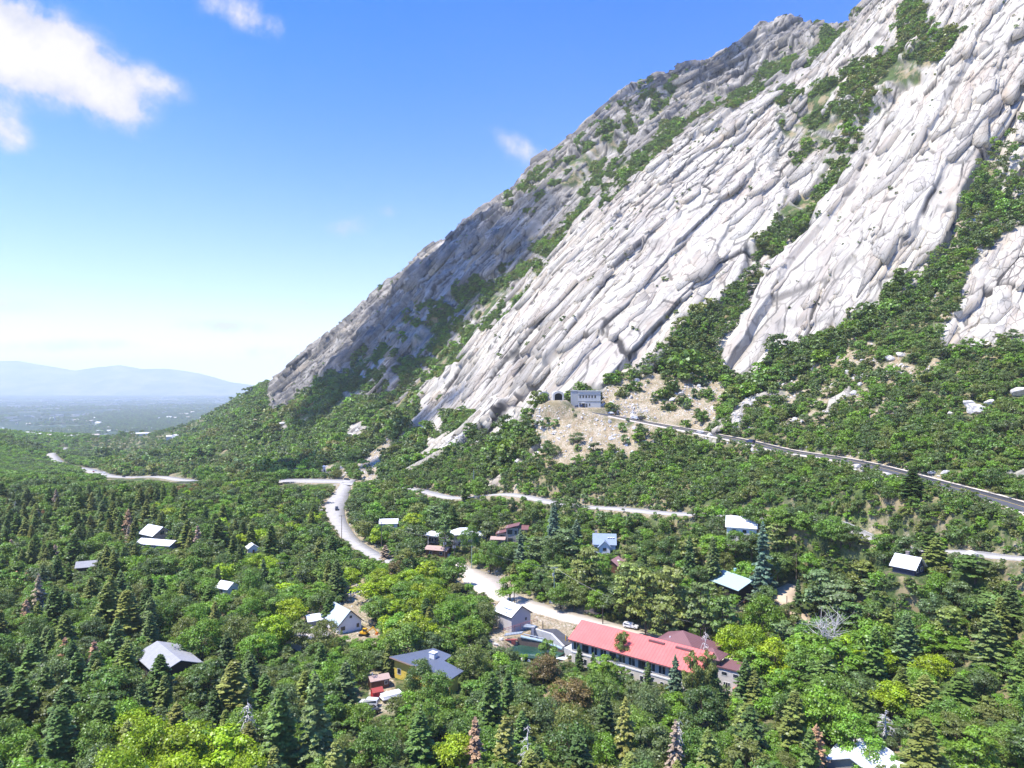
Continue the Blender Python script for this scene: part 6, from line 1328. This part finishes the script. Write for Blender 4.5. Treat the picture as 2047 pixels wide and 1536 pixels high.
def vehicles():
    W_ = carpaint('white_car_paint', (.72, .72, .72)); D_ = carpaint('black_car_paint', (.02, .02, .024)); B_ = carpaint('navy_car_paint', (.02, .03, .10)); T_ = carpaint('bronze_car_paint', (.20, .155, .125)); S_ = carpaint('silver_car_paint', (.42, .43, .44)); R_d = carpaint('dark_red_car_paint', (.25, .02, .02))
    x, y, z, a = road_at('gravel_road', 1160, 6.6); car('pickup_truck', 'bronze pickup truck parked on dirt beside the gravel road', 'truck', x, y, z+.05, a+math.pi, T_, 'pickup')
    x, y, z, a = road_at('gravel_road', 1242, 3.4); car('parked_car', 'white car parked behind the red roof on the gravel road', 'car', x, y, z+.05, a+.2, W_, 'suv')
    x, y, z = ground(924, 1186); car('parked_car', 'black car under bushes at the edge of the gravel turnaround', 'car', x, y, float(HG(x, y))+.02, -.05, D_, 'suv')
    x, y, z = ground(737, 1410); car('pickup_truck', 'white pickup with camper shell beside the red shed', 'truck', x, y+.4, -76.15, math.radians(172), W_, 'suv')
    x, y, z = ground(742, 1428); car('parked_car', 'dark car half hidden by trees in front of the white pickup', 'car', x, y, -76.15, .9, D_, 'sedan')
    x, y, z, a = road_at('town_road', 668, 2.0); car('delivery_truck', 'small dark truck on the town road bend', 'truck', x-1, y, z, a, D_, 'suv')
    x, y, z, a = road_at('upper_road', 1508, 1.6); car('moving_car', 'navy blue car driving alone on the upper road', 'car', x, y, z, a, B_, 'suv')
    for px, off, lab, p, st in ((1158, 3.4, 'dark blue car parked right before the granite building door', B_, 'suv'), (1184, 5.3, 'black car parked by the boulder right of the granite building', D_, 'sedan'), (1199, 5.2, 'white car, left of two parked together on the upper road', W_, 'suv'), (1214, 4.9, 'white car, right of two parked together on the upper road', W_, 'sedan'), (1263, 4.4, 'white car with a dark trailer parked last in the row', W_, 'suv')):
        x, y, z, a = road_at('upper_road', px, -off); car('parked_car', lab, 'car', x, y, z, a, p, st, 'cars parked by the granite building')
    x, y, z, a = road_at('upper_road', 1271, -4.4); r = root('trailer', 'dark box trailer behind the last white car on the upper road', 'trailer', x, y, z, a); MB().box(-1.8, 1.6, -.9, .9, .5, 2.3).build('body', D_, r, bevel=.06)
    for s in (-.95, .95): MB().tube([(0, s-.1, .34), (0, s+.1, .34)], .34, 12).build('wheel', TYRE, r)
    MB().tube([(1.6, 0, .55), (2.6, 0, .5)], .05).build('drawbar', M_DKGREY, r)
    for px, off, lab, p, st in ((186, 3, 'pale car, farthest of four on the distant highway', S_, 'suv'), (192, -3, 'dark red car near the far end of the distant highway', R_d, 'suv'), (203, 3, 'white car on the bend of the distant highway', W_, 'suv'), (252, -2, 'dark car nearest on the distant highway', D_, 'suv')):
        x, y, z, a = road_at('highway', px, off); car('moving_car', lab, 'car', x, y, z, a, p, st, 'cars on the distant highway')
    x, y, z, a = road_at('highway', 688, 3); car('parked_car', 'dark car at the road junction below the tan slope', 'car', x, y, z, a, D_, 'suv')
    # yellow digger by the white gabled house
    x, y, z = ground(728, 1272); Y_ = plain('digger_yellow', (.70, .38, .02), .55, .4); r = root('digger', 'small yellow-orange digger in front of the white gabled house', 'digger', x, y, z, -.3)
    for s in (-1, 1): MB().prism([(-1.3, .05), (1.3, .05), (1.55, .4), (1.3, .75), (-1.3, .75), (-1.55, .4)], s*.65-.2, s*.65+.2, 1).build('track', TYRE, r)
    MB().box(-1.2, 1.0, -.8, .8, .80, 1.35).build('body', Y_, r, bevel=.08); c = MB().box(-.2, .9, -.75, .15, 1.355, 2.5).build('cab', Y_, r, bevel=.06); MB().box(-.1, .92, -.77, -.2, 1.7, 2.35).build('pane', GL, c)
    MB().prism([(1.0, 1.1), (1.0, 1.45), (2.6, 3.1), (3.0, 3.0), (2.9, 2.7)], .22, .5, 1).build('boom', Y_, r); MB().prism([(2.6, 3.1), (3.0, 3.0), (4.3, 1.4), (4.0, 1.3)], .24, .48, 1).build('arm', Y_, r); MB().prism([(3.7, 1.4), (4.5, 1.5), (4.3, .7), (3.6, .9)], 0, .72, 1).build('bucket', plain('orange_steel', (.6, .16, .03), .6), r)
    x, y, z = ground(632, 1282); m = MB(); k = 14; rr = [.02]+[.42*math.sin(math.pi*i/k)**.6 for i in range(1, k)]+[.02]; m.tube([(-2.3+4.6*i/k, 0, .45+.2*abs(i/k-.5)**2*4) for i in range(k+1)], rr, 10); r = root('kayak', 'orange-yellow kayak lying beside the pale beige roof', 'kayak', x, y, z+.9, .15); m.build('hull', plain('kayak_yellow', (.75, .36, .01), .4, .5), r); MB().box(-.5, .5, -.25, .25, .70, .88).build('cockpit', TYRE, r)
    for xx in (-1.2, 1.2): MB().box(xx-.08, xx+.08, -.5, .5, -.9, .2).build('rest', M_WOOD, r)

# ------------------------------------------------------------------ poles and wires
POLETOP = {}
def pole(key, px, py, h, arms, label, mat=None, transformer=0, base=None):
    x, y, z = base or ground(px, py); z = float(HG(x, y)); r = root('utility_pole', label, 'utility pole', x, y, z, .35); m = mat or M_WOOD
    MB().tube([(0, 0, -1), (0, 0, h)], [.19, .12]).build('shaft', m, r)
    for k in range(arms):
        zz = h-.5-k*1.1; MB().box(-1.4, 1.4, -.16, -.03, zz, zz+.14).build('crossarm', m, r)
        for xx in (-1.25, -.6, .6, 1.25): MB().tube([(xx, -.1, zz+.142), (xx, -.1, zz+.36)], .05, 6).build('insulator', M_WHITE, r)
    for k in range(transformer): MB().tube([(.42*(1 if k else -1), -.05, h-3.3), (.42*(1 if k else -1), -.05, h-2.2)], .28, 10).build('transformer', plain('transformer_grey', (.38, .39, .40), .5), r)
    POLETOP[key] = (x, y, z+h-.2); FOOT.append((x, y, 1.2)); return r
def wire(a, b, sag, label):
    A = np.array(POLETOP[a] if isinstance(a, str) else a); B = np.array(POLETOP[b] if isinstance(b, str) else b); t = np.linspace(0, 1, 17)
    P = A[None]*(1-t)[:, None]+B[None]*t[:, None]; P[:, 2] -= sag*4*t*(1-t); o = A.copy(); m = MB().tube([tuple(p-o) for p in P], .028, 4)
    ob = m.build('power_line', plain('wire_metal', (.22, .22, .23), .5, .4, .5), None, tuple(o)); tag(ob, label, 'power line')
def poles():
    pole('a', 683, 1078, 12, 1, 'wooden pole standing at the left edge of the town road'); pole('b', 763, 1098, 13, 2, 'double-armed wooden pole right of the town road'); pole('c', 889, 1118, 10, 2, 'pole with transformer among dark roofs, left of a close pair', None, 2); pole('d', 908, 1120, 9, 2, 'pole with transformer beside dark roofs, right of a close pair', None, 2)
    pole('e', 943, 1136, 10, 0, 'slim pole with lamp by the road fork', M_GREENP); pole('f', 1108, 1202, 12.5, 1, 'tall greenish pole at the bend above the bronze pickup', M_GREENP, 1); pole('g', 1028, 1206, 4.5, 0, 'short dark pole behind the grey shed roof'); pole('h', 1083, 1262, 6.8, 0, 'dark pole beside the concrete intake wall', None, 0, (9.2, 209.0, -75))
    pole('i', 1205, 1247, 5.6, 0, 'dark wooden pole behind the hall roof', M_DARK); pole('j', 1407, 1297, 7.6, 2, 'cross-shaped weathered pole right of the brown hall roof'); pole('k', 1592, 1126, 9.5, 0, 'bare wooden pole at the top of the driveway'); pole('l', 1573, 1242, 5, 0, 'short dark pole on the driveway bend'); pole('m', 1095, 1322, 4.6, 0, 'pale slim post in front of the intake pool', M_CONC)
    pole('n', 926, 996, 6, 0, 'rust-brown post beside the lower canyon road', plain('rust_post', (.22, .08, .05), .8)); pole('o', 947, 965, 8, 0, 'thin grey pole on the slope above the lower road', M_STEEL); pole('p', 535, 1052, 9, 0, 'lone bare pole in leafy trees left of the town road'); pole('q', 560, 1178, 10, 1, 'low pole hidden in trees left of the lime-green trees')
    for a, b, s, l in (('b', 'c', 1.6, 'power line from the double-armed pole to the dark roofs'), ('a', 'b', 1.0, 'power line crossing the town road between two poles'), ('c', 'd', .3, 'short power line joining the two transformer poles'), ('d', 'e', .8, 'power line from transformer pole to the road fork'), ('e', 'f', 1.5, 'power line from road fork to the tall greenish pole'), ('f', 'j', 3.0, 'long power line from greenish pole to the cross-shaped pole'), ('q', 'c', 2.5, 'pale power line running over the lime-green trees'), ('j', 'k', 2.0, 'power line climbing from cross-shaped pole to the driveway')): wire(a, b, s, l)

# ------------------------------------------------------------------ the stream intake
def intake():
    z = -75.4; r = root('water_intake', 'concrete stream intake with grey catwalk, red railings and pipe', 'water intake', 0, 0, 0)
    w0, w1, w2 = (5.6, 209.5), (11.4, 205.4), (14.6, 200.4)
    MB().slab([(w0[0], w0[1], -72.9), (w1[0], w1[1], -73.3), (w1[0]+.5, w1[1]+.6, -73.3), (w0[0]+.5, w0[1]+.6, -72.9)], 5).slab([(w1[0], w1[1], -73.302), (w2[0], w2[1], -75.1), (w2[0]+.6, w2[1]+.4, -75.1), (w1[0]+.5, w1[1]+.6, -73.302)], 5).build('wall', M_CONC, r)
    MB().slab([(w0[0]+.55, w0[1]+.65, -73.5), (w1[0]+.55, w1[1]+.65, -73.7), (w2[0]+.65, w2[1]+.45, -75.0), (18.4, 203.4, -75.0), (13.5, 211.5, -73.9)], .6).build('deck', MAT_NEWTAR, r)
    MB().slab([(3.4, 209.2, -72.4), (6.6, 208.0, -72.4), (7.3, 210.2, -72.4), (4.2, 211.6, -72.4)], .25).slab([(-2.4, 206.6, -74.2), (2.8, 205.2, -73.0), (3.4, 206.9, -73.0), (-1.9, 208.6, -74.2)], .25).build('catwalk', M_STEEL, r)
    for a, b in (((-2.6, 208.7, -73.0), (7.6, 210.6, -70.6)),):
        A, B = np.array(a), np.array(b); m = MB().tube([A, B], .06, 6).tube([A-(0, 0, .5), B-(0, 0, .5)], .05, 6)
        m.build('rail', M_RUST, r)
        for k in range(7): p = A+(B-A)*k/6; MB().tube([p-(0, 0, 1.6), p], .05, 6).build('rail_post', M_RUST, r)
    for k in range(6): x = -2.0+k*.85; MB().tube([(x, 206.5-.25*k, -74.2+.2*k), (x, 206.5-.25*k, -73.1+.2*k)], .04, 6).build('baluster', M_STEEL, r)
    MB().tube([(2.6, 204.9, -73.9), (9.2, 202.6, -74.5), (14.3, 199.4, -75.4)], .42, 10).build('pipe', plain('pale_blue_pipe', (.36, .45, .50), .45, .4, .2), r); MB().tube([(3.4, 206.2, -73.6), (9.6, 203.9, -74.2)], .16, 8).build('pipe', M_STEEL, r)
    MB().slab([(1.6, 205.2, -74.3), (9.4, 202.2, -74.9), (14.4, 199.0, -75.8), (14.5, 199.5, -75.8), (9.6, 202.8, -74.9), (1.8, 205.8, -74.3)], 3.5).build('lower_wall', plain('damp_brown_concrete', (.13, .10, .085), .9), r)
    MB().box(-.2, 1.0, 204.0, 205.0, -75.9, -74.5).box(-2.0, 1.6, 204.6, 205.2, -75.0, -74.7).build('winch', M_RUST, r); MB().box(5.8, 6.5, 207.4, 208.0, -74.4, -72.0).build('gate_box', M_LGREY, r); MB().box(9.0, 9.35, 208.9, 209.25, -74.2, -73.2).build('control_box', M_WHITE, r)
    MB().slab([(14.8, 199.2, -75.0), (17.4, 202.6, -75.0), (19.6, 200.5, -75.0), (17.0, 196.8, -75.0)], 3).build('apron', M_CONC, r)
    m, nt = new_mat('green_pool_water'); n = noise(nt, 1.2, 3, 0.5, objco(nt)); bsdf(nt, ramp(nt, noise(nt, .12, 3, .5, objco(nt)), [(.35, (.018, .055, .040)), (.7, (.04, .095, .065))]), 0.06, 0.5, 0, bump(nt, n, .15, .05))
    th = np.linspace(0, 2*np.pi, 28, endpoint=False); pts = [(7.3+math.cos(t)*(8.2+.8*math.sin(3*t)), 200.2+math.sin(t)*(6.0+.6*math.cos(2*t)), -76.35) for t in th]; tag(MB().poly(pts).build('water', m), kind='structure')
    m, nt = new_mat('white_water'); bsdf(nt, ramp(nt, noise(nt, 1.5, 5, .7, objco(nt)), [(.35, (.35, .45, .42)), (.6, (.75, .78, .78))]), .4, .4); pts = [(14.2+math.cos(t)*2.6, 194.6+math.sin(t)*(.8+.3*math.cos(4*t)), -76.2) for t in th]; tag(MB().poly(pts).build('water', m), kind='structure')
    for k, (x, y, lab) in enumerate(((15.6, 203.6, 'left yellow guard post beside the concrete intake'), (16.6, 203.2, 'middle yellow guard post beside the concrete intake'), (17.5, 202.8, 'right yellow guard post beside the concrete intake'))):
        q = root('guard_post', lab, 'guard post', x, y, -75.0, 0, 'yellow posts by the intake'); MB().tube([(0, 0, -.5), (0, 0, 1.7)], .13, 10).build('shaft', plain('post_yellow', (.72, .42, .02), .5), q); MB().tube([(0, 0, 1.7), (0, 0, 1.85)], [.13, .05], 10).build('cap', plain('post_yellow', (.72, .42, .02), .5), q)
    # chain-link fence along the lower edge of the gravel road
    P, hw = ROADS['gravel_road']; f = root('fence', 'thin wire fence along the lower edge of the gravel road', 'fence', 0, 0, 0); L_ = []
    for i in range(len(P)):
        q = CX+F*P[i, 0]/P[i, 1]
        if 1020 < q < 1185:
            t = P[min(i+1, len(P)-1)]-P[i-1]; n = np.array((t[1], -t[0])); n /= np.linalg.norm(n); L_.append(np.array((*(P[i, :2]+n*(hw[i]+1.6)), P[i, 2]-.2)))
    for p in L_: MB().tube([p-(0, 0, .4), p+(0, 0, 1.7)], .035, 5).build('post', M_STEEL, f)
    for zz in (.55, 1.1, 1.65): MB().tube([p+(0, 0, zz) for p in L_], .012, 4).build('wire', M_STEEL, f)

# ------------------------------------------------------------------ the granite building and its tunnels
for _px in (1115, 1087):
    _h = hit(_px, 799); PADS.append((_h[0], _h[1]-7.5, 4.5, _h[2]-.3))
def vault():
    x, y, z = 43.6, 417.5, -13.9
    r = root('office_building', 'grey two-storey concrete building at the foot of the cliff', 'building', x, y, z, -.06)
    MB().box(-4.2, 9.0, -3.2, 7, -2, 9.6).build('wall', M_GREYC, r); MB().box(-8.4, -4.22, -1.6, 7, -2, 9.9).build('stair_tower', plain('shade_toned_concrete', (.37, .385, .39), .85), r)  # left part's shade is put into its darker concrete colour
    MB().box(-4.5, 9.3, -3.5, 7.3, 9.602, 9.9).box(-8.7, -4.502, -1.9, 7.3, 9.91, 10.2).build('roof', plain('parapet_concrete', (.50, .51, .51), .8), r); MB().box(-4.3, 9.1, -3.34, -3.21, 3.4, 3.6).box(-4.3, 9.1, -3.32, -3.21, 7.5, 7.65).build('string_course', M_DKGREY, r)
    for k in range(6): window(r, -3.0+k*1.75, -3.202, 5.6, .95, 1.6, '-y', M_DKGREY)
    window(r, -3.1, -3.202, .9, .9, 1.7, '-y', M_DKGREY); door(r, -1.2, -3.202, 0, 1.8, 2.4, '-y', M_DKGREY); window(r, .75, -3.202, .3, .9, 2.0, '-y', M_DKGREY); window(r, 2.5, -3.202, .9, .7, 1.5, '-y', M_DKGREY); MB().box(-2.4, 0, -4.6, -3.22, 2.6, 2.75).build('canopy', M_WHITE, r); MB().tube([(.5, 2, 9.9), (.5, 2, 11.4)], .08).build('vent_pipe', M_STEEL, r)
    for px, lab in ((1115, 'arched tunnel portal in the cliff, the one beside the grey building'), (1087, 'arched tunnel portal in the cliff, the farther left one')):
        hx, hy, hz = hit(px, 799); rr = root('tunnel_portal', lab, 'tunnel portal', hx, hy-7.0, hz-.3, .05, 'tunnel portals in the cliff foot')
        n = 12; out = [(-3.2, 0), (-3.2, 3.4)]+[(-3.2*math.cos(math.pi*i/n), 3.4+2.0*math.sin(math.pi*i/n)) for i in range(1, n)]+[(3.2, 3.4), (3.2, 0)]; inn = [(-2.3, 0), (-2.3, 2.5)]+[(-2.3*math.cos(math.pi*i/n), 2.5+1.7*math.sin(math.pi*i/n)) for i in range(1, n)]+[(2.3, 2.5), (2.3, 0)]
        m = MB(); k = len(out)
        for i in range(k-1):
            for yy in (0, 9): m.poly([(out[i][0], yy, out[i][1]), (out[i+1][0], yy, out[i+1][1]), (inn[i+1][0], yy, inn[i+1][1]), (inn[i][0], yy, inn[i][1])])
            m.poly([(out[i][0], 0, out[i][1]), (out[i+1][0], 0, out[i+1][1]), (out[i+1][0], 9, out[i+1][1]), (out[i][0], 9, out[i][1])]); m.poly([(inn[i][0], 0, inn[i][1]), (inn[i+1][0], 0, inn[i+1][1]), (inn[i+1][0], 9, inn[i+1][1]), (inn[i][0], 9, inn[i][1])])
        m.build('arch', M_CONC, rr); MB().poly([(a, 1.6, b) for a, b in inn]).build('door', plain('tunnel_dark_sheet', (.015, .015, .017), .8), rr)  # darkness inside the tunnel painted as a black sheet across the arch, no door
    # low wall on the outer edge, white kiosk by the parking
    x, y, z = ground(648, 944); r = root('kiosk', 'small white roadside kiosk at the wood edge beyond the junction', 'kiosk', x, y, z, .4); MB().box(-.9, .9, -.8, .8, -.5, 4.6).build('wall', M_WHITE, r); hiproof(MB(), .9, .8, 4.62, .8, .45, .2).build('roof', M_WMET, r); door(r, 0, -.802, 0, .8, 2.1, '-y', M_DKGREY); window(r, .902, 0, 2.6, .9, 1.0, '+x')

# ------------------------------------------------------------------ boulders and dead trees
def boulder_mesh(seed):
    rng = np.random.default_rng(seed); bm = bmesh.new(); bmesh.ops.create_icosphere(bm, subdivisions=3, radius=1.0)
    pl = [(rng.normal(size=3), rng.uniform(.55, .92)) for _ in range(13)]
    for v in bm.verts:
        p = np.array(v.co)
        for n, d in pl:
            n = n/np.linalg.norm(n); k = p@n
            if k > d: p = p-n*(k-d)*.94
        v.co = p*(1+.04*rng.normal())*np.array((1.15, .9, .72))
    me = bpy.data.meshes.new('boulder'); bm.to_mesh(me); bm.free(); me.materials.append(M_STONE); return me
def stone_mat():
    m, nt = new_mat('granite_boulder'); co = objco(nt); n = noise(nt, 1.4, 6, .65, co); f = noise(nt, 9, 3, .7, co)
    bsdf(nt, mixc(nt, mth(nt, 'MULTIPLY', f, .4), ramp(nt, n, [(.3, (.34, .32, .30)), (.5, (.58, .555, .52)), (.7, (.68, .65, .61))]), (.45, .42, .38)), .9, .15, 0, bump(nt, n, .5, .2)); return m
M_STONE = stone_mat()
def boulders():
    rng = random.Random(21); ms = [boulder_mesh(500+k) for k in range(5)]
    big = [(1206,800,4.2,'angular white boulder right of the grey building'),(1232,812,2.4,'pale boulder above the two white cars'),(1248,822,2.0,'small white boulder over the upper road row of cars'),(1380,752,4.5,'big pointed white boulder in scrub above the tan slope'),(1362,790,3.6,'white boulder in scrub below the pointed boulder'),(1345,802,3.2,'rounded white boulder near the tan slope edge'),(1950,825,6.0,'large split white boulder on the wooded right slope, lower half'),(1938,812,4.5,'grey white boulder behind the large split boulder'),(1978,808,3.0,'small round boulder right of the large split boulder'),(2040,790,6.0,'pale rock outcrop at the right edge in woods'),(1770,955,2.4,'tan boulder on the lower edge of the upper road'),(1862,940,2.2,'white boulder on the uphill edge of the upper road'),(1890,944,2.6,'grey boulder on the uphill edge of the upper road, right of another'),(1715,940,2.6,'white rock pile block below the upper road'),(955,842,5,'rough boulder at the foot of the tan fill slope'),(1035,925,3.5,'white rock in scrub left under the tan fill slope'),(1900,830,2.6,'small pale rock in trees left of the large split boulder'),(1780,720,4.2,'white rock patch high on the wooded right slope'),(1800,712,3.4,'pale slab beside the high rock patch'),(1705,790,3.6,'white rock among yellow-green scrub'),(1720,772,3.0,'smaller white rock above another in yellow-green scrub'),(565,850,7,'tall grey outcrop on the far green slope'),(580,862,5,'low white rock under the tall grey outcrop'),(500,800,6,'white rock on the far ridge crest'),(430,862,8,'white outcrop low on the far ridge'),(400,868,6,'smaller white outcrop on the far ridge, leftmost'),(545,905,5,'white rock in dark woods on the far slope'),(480,910,5,'pale rocks in dark woods, far left slope'),(440,925,5,'pale outcrop lowest in the dark far woods'),(700,872,5,'square pale outcrop above the tan slope'),(715,862,4,'smaller rock beside the square outcrop'),(965,1155,.8,'white stone at the road fork island'),(970,1158,.7,'smaller white stone on the road fork island'),(1255,1130,2.5,'pale rock hidden among pines'),(1130,1300,1.4,'pale boulder by the intake apron'),(1140,1310,1.2,'pale boulder right of the intake apron'),(990,1290,1.3,'pale boulder left of the catwalk'),(978,1283,1.1,'smaller pale boulder left of the catwalk'),(1002,1278,1.0,'pale boulder under the grey shed'),(1045,1318,1.2,'pale boulder on the near bank of the pool'),(1058,1322,.9,'small boulder on the near bank of the pool'),(1940,1160,3,'grey rock pile under the lower road, right side'),(1965,1168,2.4,'grey rock at the end of the right rock pile'),(1400,868,3.0,'white rubble block just under the upper road'),(1420,875,2.4,'smaller rubble block under the upper road')]
    for k, (px, py, s, lab) in enumerate(big):
        x, y, z = hit(px, py); z = float(HG(x, y)); o = bpy.data.objects.new('boulder', ms[k % 5]); COL.objects.link(o); o.location = (x, y, z+s*.18); o.rotation_euler = (rng.uniform(-.4, .4), rng.uniform(-.4, .4), rng.uniform(0, 6.3)); o.scale = (s*.62, s*.62, s*.62); tag(o, lab, 'boulder', 'loose granite boulders'); FOOT.append((x, y, s*.9))
        if y > 150: KEEP.append((np.array([(px-s*.35*F/y, py-s*.6*F/y), (px+s*.35*F/y, py-s*.6*F/y), (px+s*.35*F/y, py), (px-s*.35*F/y, py)]), y)); P = KEEP[-1][0]; KBOX.append((P[:, 0].min(), P[:, 0].max(), P[:, 1].min(), P[:, 1].max()))
def rubble():
    """talus, road-cut stones and gravelly blocks too many to count"""
    X, Y, Z, PX, PY, rock, soil, g, e, P, nn = GRID; rng = np.random.default_rng(8)
    du = np.linalg.norm(np.gradient(P, axis=0), axis=-1); dv = np.linalg.norm(np.gradient(P, axis=1), axis=-1); area = du*dv
    zone = ((soil > .4) & (Y > 240) & (Y < 620) & (e > .8)); cl = sstep(.48, .62, fbm(X/7, Y/7+Z/5, 3, 55)); lam = area*np.where(zone, .05+.30*cl, 0)
    edge = (e > 1.0) & (e < 5) & (Y > 190) & (Y < 480) & (X > 10) & (PY < 1000); lam += area*np.where(edge, .13*cl, 0)
    for poly in ([(1215,820),(1260,800),(1330,848),(1290,840),(1240,832)],[(1030,930),(1100,885),(1130,870),(1090,900),(1045,935)],[(820,925),(895,880),(1000,870),(930,900),(850,925)],[(1385,858),(1450,872),(1440,885),(1390,876)],[(1440,858),(1470,865),(1530,800),(1560,775),(1520,770),(1480,810)],[(1690,800),(1640,840),(1660,850),(1705,805)],[(1700,925),(1735,930),(1730,948),(1695,940)]): lam += area*np.where(inpoly(PX, PY, poly) & (e > .5), .35, 0)
    k = (rng.random(lam.shape) < lam) & (PX > -50) & (PX < 2100); p = P[k]; n = len(p); s = np.exp(rng.normal(-1.0, .55, n)); s = np.clip(s, .18, 1.8)*np.where(e[k] < 3, .55, 1)
    col = bpy.data.collections.new('members_of_rubble')
    for q in range(3):
        o = bpy.data.objects.new('s%d' % q, boulder_mesh(600+q)); col.objects.link(o)
    ob = stuff('rubble', [], None, p, rng.uniform(0, 6.28, (n, 3)), np.column_stack([s, s, s]), np.ones((n, 3)), 'stuff', col)
def snags():
    for k, (px, pt, d, h, w, fork, lab) in enumerate(((1655,1240,175,14.5,9,True,'tall forked silver dead tree with bare upswept branches'),(1770,1418,134,15,4.4,False,'pale bare dead conifer right of the L-shaped white roof'),(1055,1448,128,13,5,False,'grey bare dead conifer at the bottom, right of a russet one'),(1358,1435,130,8,5,False,'bleached twiggy dead tree near bottom centre right'),(495,1398,140,8,6,False,'pale leafless tree left of the big dusky firs'),(1990,1280,160,20,5,False,'grey dying conifer near the right edge'),(160,1085,300,15,3,False,'thin dead spire among the left firs'),(143,1172,252,9,3,False,'short dead spire in front of the tall dark fir'),(1410,1255,178,11,5,False,'dead brown trunk with hanging branches in the right wood'),(30,1000,390,17,4,False,'bare dead top at the far left edge of the wood'))):
        V, Q = snag_shape(700+k, h, w, 44, fork, -.38); x = (px-CX)/F*d; zt = -(pt-CY)/F*d; z = max(float(HG(x, d)), zt-h*1.5); hh = zt-z
        r = root('dead_tree', lab, 'dead tree', x, d, z, k*.7); o = mesh_np('branches', V, Q, DEADWOOD, r); o.scale = (1, 1, hh/h)
def valley_things():
    rng = random.Random(4); wm = [plain('far_wall_%d' % k, c, .8) for k, c in enumerate(((.62, .60, .56), (.50, .43, .36), (.70, .69, .67)))]
    ms = []
    for k in range(3):
        b = MB().prism([(-5, -6), (5, -6), (5, 4.4), (0, 7.4), (-5, 4.4)], -8, 8); o = b.build('house', wm[k]); ms.append(o.data); bpy.data.objects.remove(o)
    spots = [(60, 893, 'pale house with several roofs on the green shoulder at far left'), (75, 897, 'small pale house beside the house on the far left shoulder'), (353, 877, 'white house low on the plain just left of the granite spur'), (340, 879, 'tan house beside the white one left of the granite spur')]
    for k, (px, py, lab) in enumerate(spots):
        x, y, z = hit(px, py, 300); o = bpy.data.objects.new('house', ms[k % 3]); COL.objects.link(o); o.location = (x, y, z+2.5); o.rotation_euler = (0, 0, rng.uniform(0, 3)); o.scale = (1.1, 1.1, 1.1); tag(o, lab, 'house')
    n = 0
    while n < 290:
        th = math.radians(rng.uniform(-38, -16)); r_ = math.exp(rng.uniform(math.log(1900), math.log(9000))); x, y = math.sin(th)*r_, math.cos(th)*r_
        if fbm(np.array([x/700]), np.array([y/700]), 2, 61)[0] < .42: continue
        z = float(H(x, y)) if y < 3000 else float(_far(x, y)); s = rng.uniform(.9, 1.5)*max(1, r_/3800)
        o = bpy.data.objects.new('house', ms[n % 3]); COL.objects.link(o); o.location = (x, y, z+1.0); o.rotation_euler = (0, 0, rng.uniform(0, 3)); o.scale = (s*rng.uniform(.8, 1.8), s, s*.9); tag(o, 'tiny pale house in the tree belts of the hazy valley', 'house', 'houses on the valley floor'); n += 1
    b = MB().box(-1, 1, -1, 1, -.5, 1); o = b.build('warehouse', plain('far_white_walls', (.44, .42, .39), .8)); me = o.data; bpy.data.objects.remove(o)
    for k in range(240):
        th = math.radians(rng.uniform(-38, -18)); r_ = rng.choice([rng.gauss(12500, 900), rng.gauss(9000, 400), rng.uniform(7500, 19000), rng.gauss(16500, 900)]); x, y = math.sin(th)*r_, math.cos(th)*r_; s = r_/9000
        o = bpy.data.objects.new('warehouse', me); COL.objects.link(o); o.location = (x, y, VAL); o.rotation_euler = (0, 0, rng.uniform(-.5, .5)-th); o.scale = (rng.choice((rng.uniform(14, 40), rng.uniform(25, 95)))*s, rng.uniform(8, 20)*s, rng.uniform(6, 10)*s); tag(o, 'white warehouse strip on the pale band of the far plain', 'warehouse', 'warehouses on the far plain')
LANDMARKS += [('the red-roofed hall',1290,1290),('the grey gabled shed',1023,1235),('the yellow house',850,1340),('the white gabled house',695,1240),('the grey-roofed house',330,1297),('the white-roofed house pair',315,1072),('the teal-roofed house',1475,1155),('the navy cabin',1815,1118),('the L-shaped white roof',1715,1495),('the taupe modern house',1018,1062),('the blue-grey house',1210,1083),('the road fork',960,1165),('the forked silver snag',1650,1285),('the town road bend',675,1030),('the steep white roof',1485,1035),('the cream annex',1450,1340),('the white pickup',740,1395)]
build_camera(); build_world(); build_clouds(); build_valley()
LAND, GRID = build_terrain()
build_slabs()
HAZE_TOP = max(880.0, float(GRID[9][..., 2].max())+25)
print('HAZE_TOP', HAZE_TOP)
build_haze()
build_roads()
buildings(); vehicles(); poles(); intake(); vault(); boulders()
grow(); build_trees(); far_woods(); snags(); rubble(); valley_things()
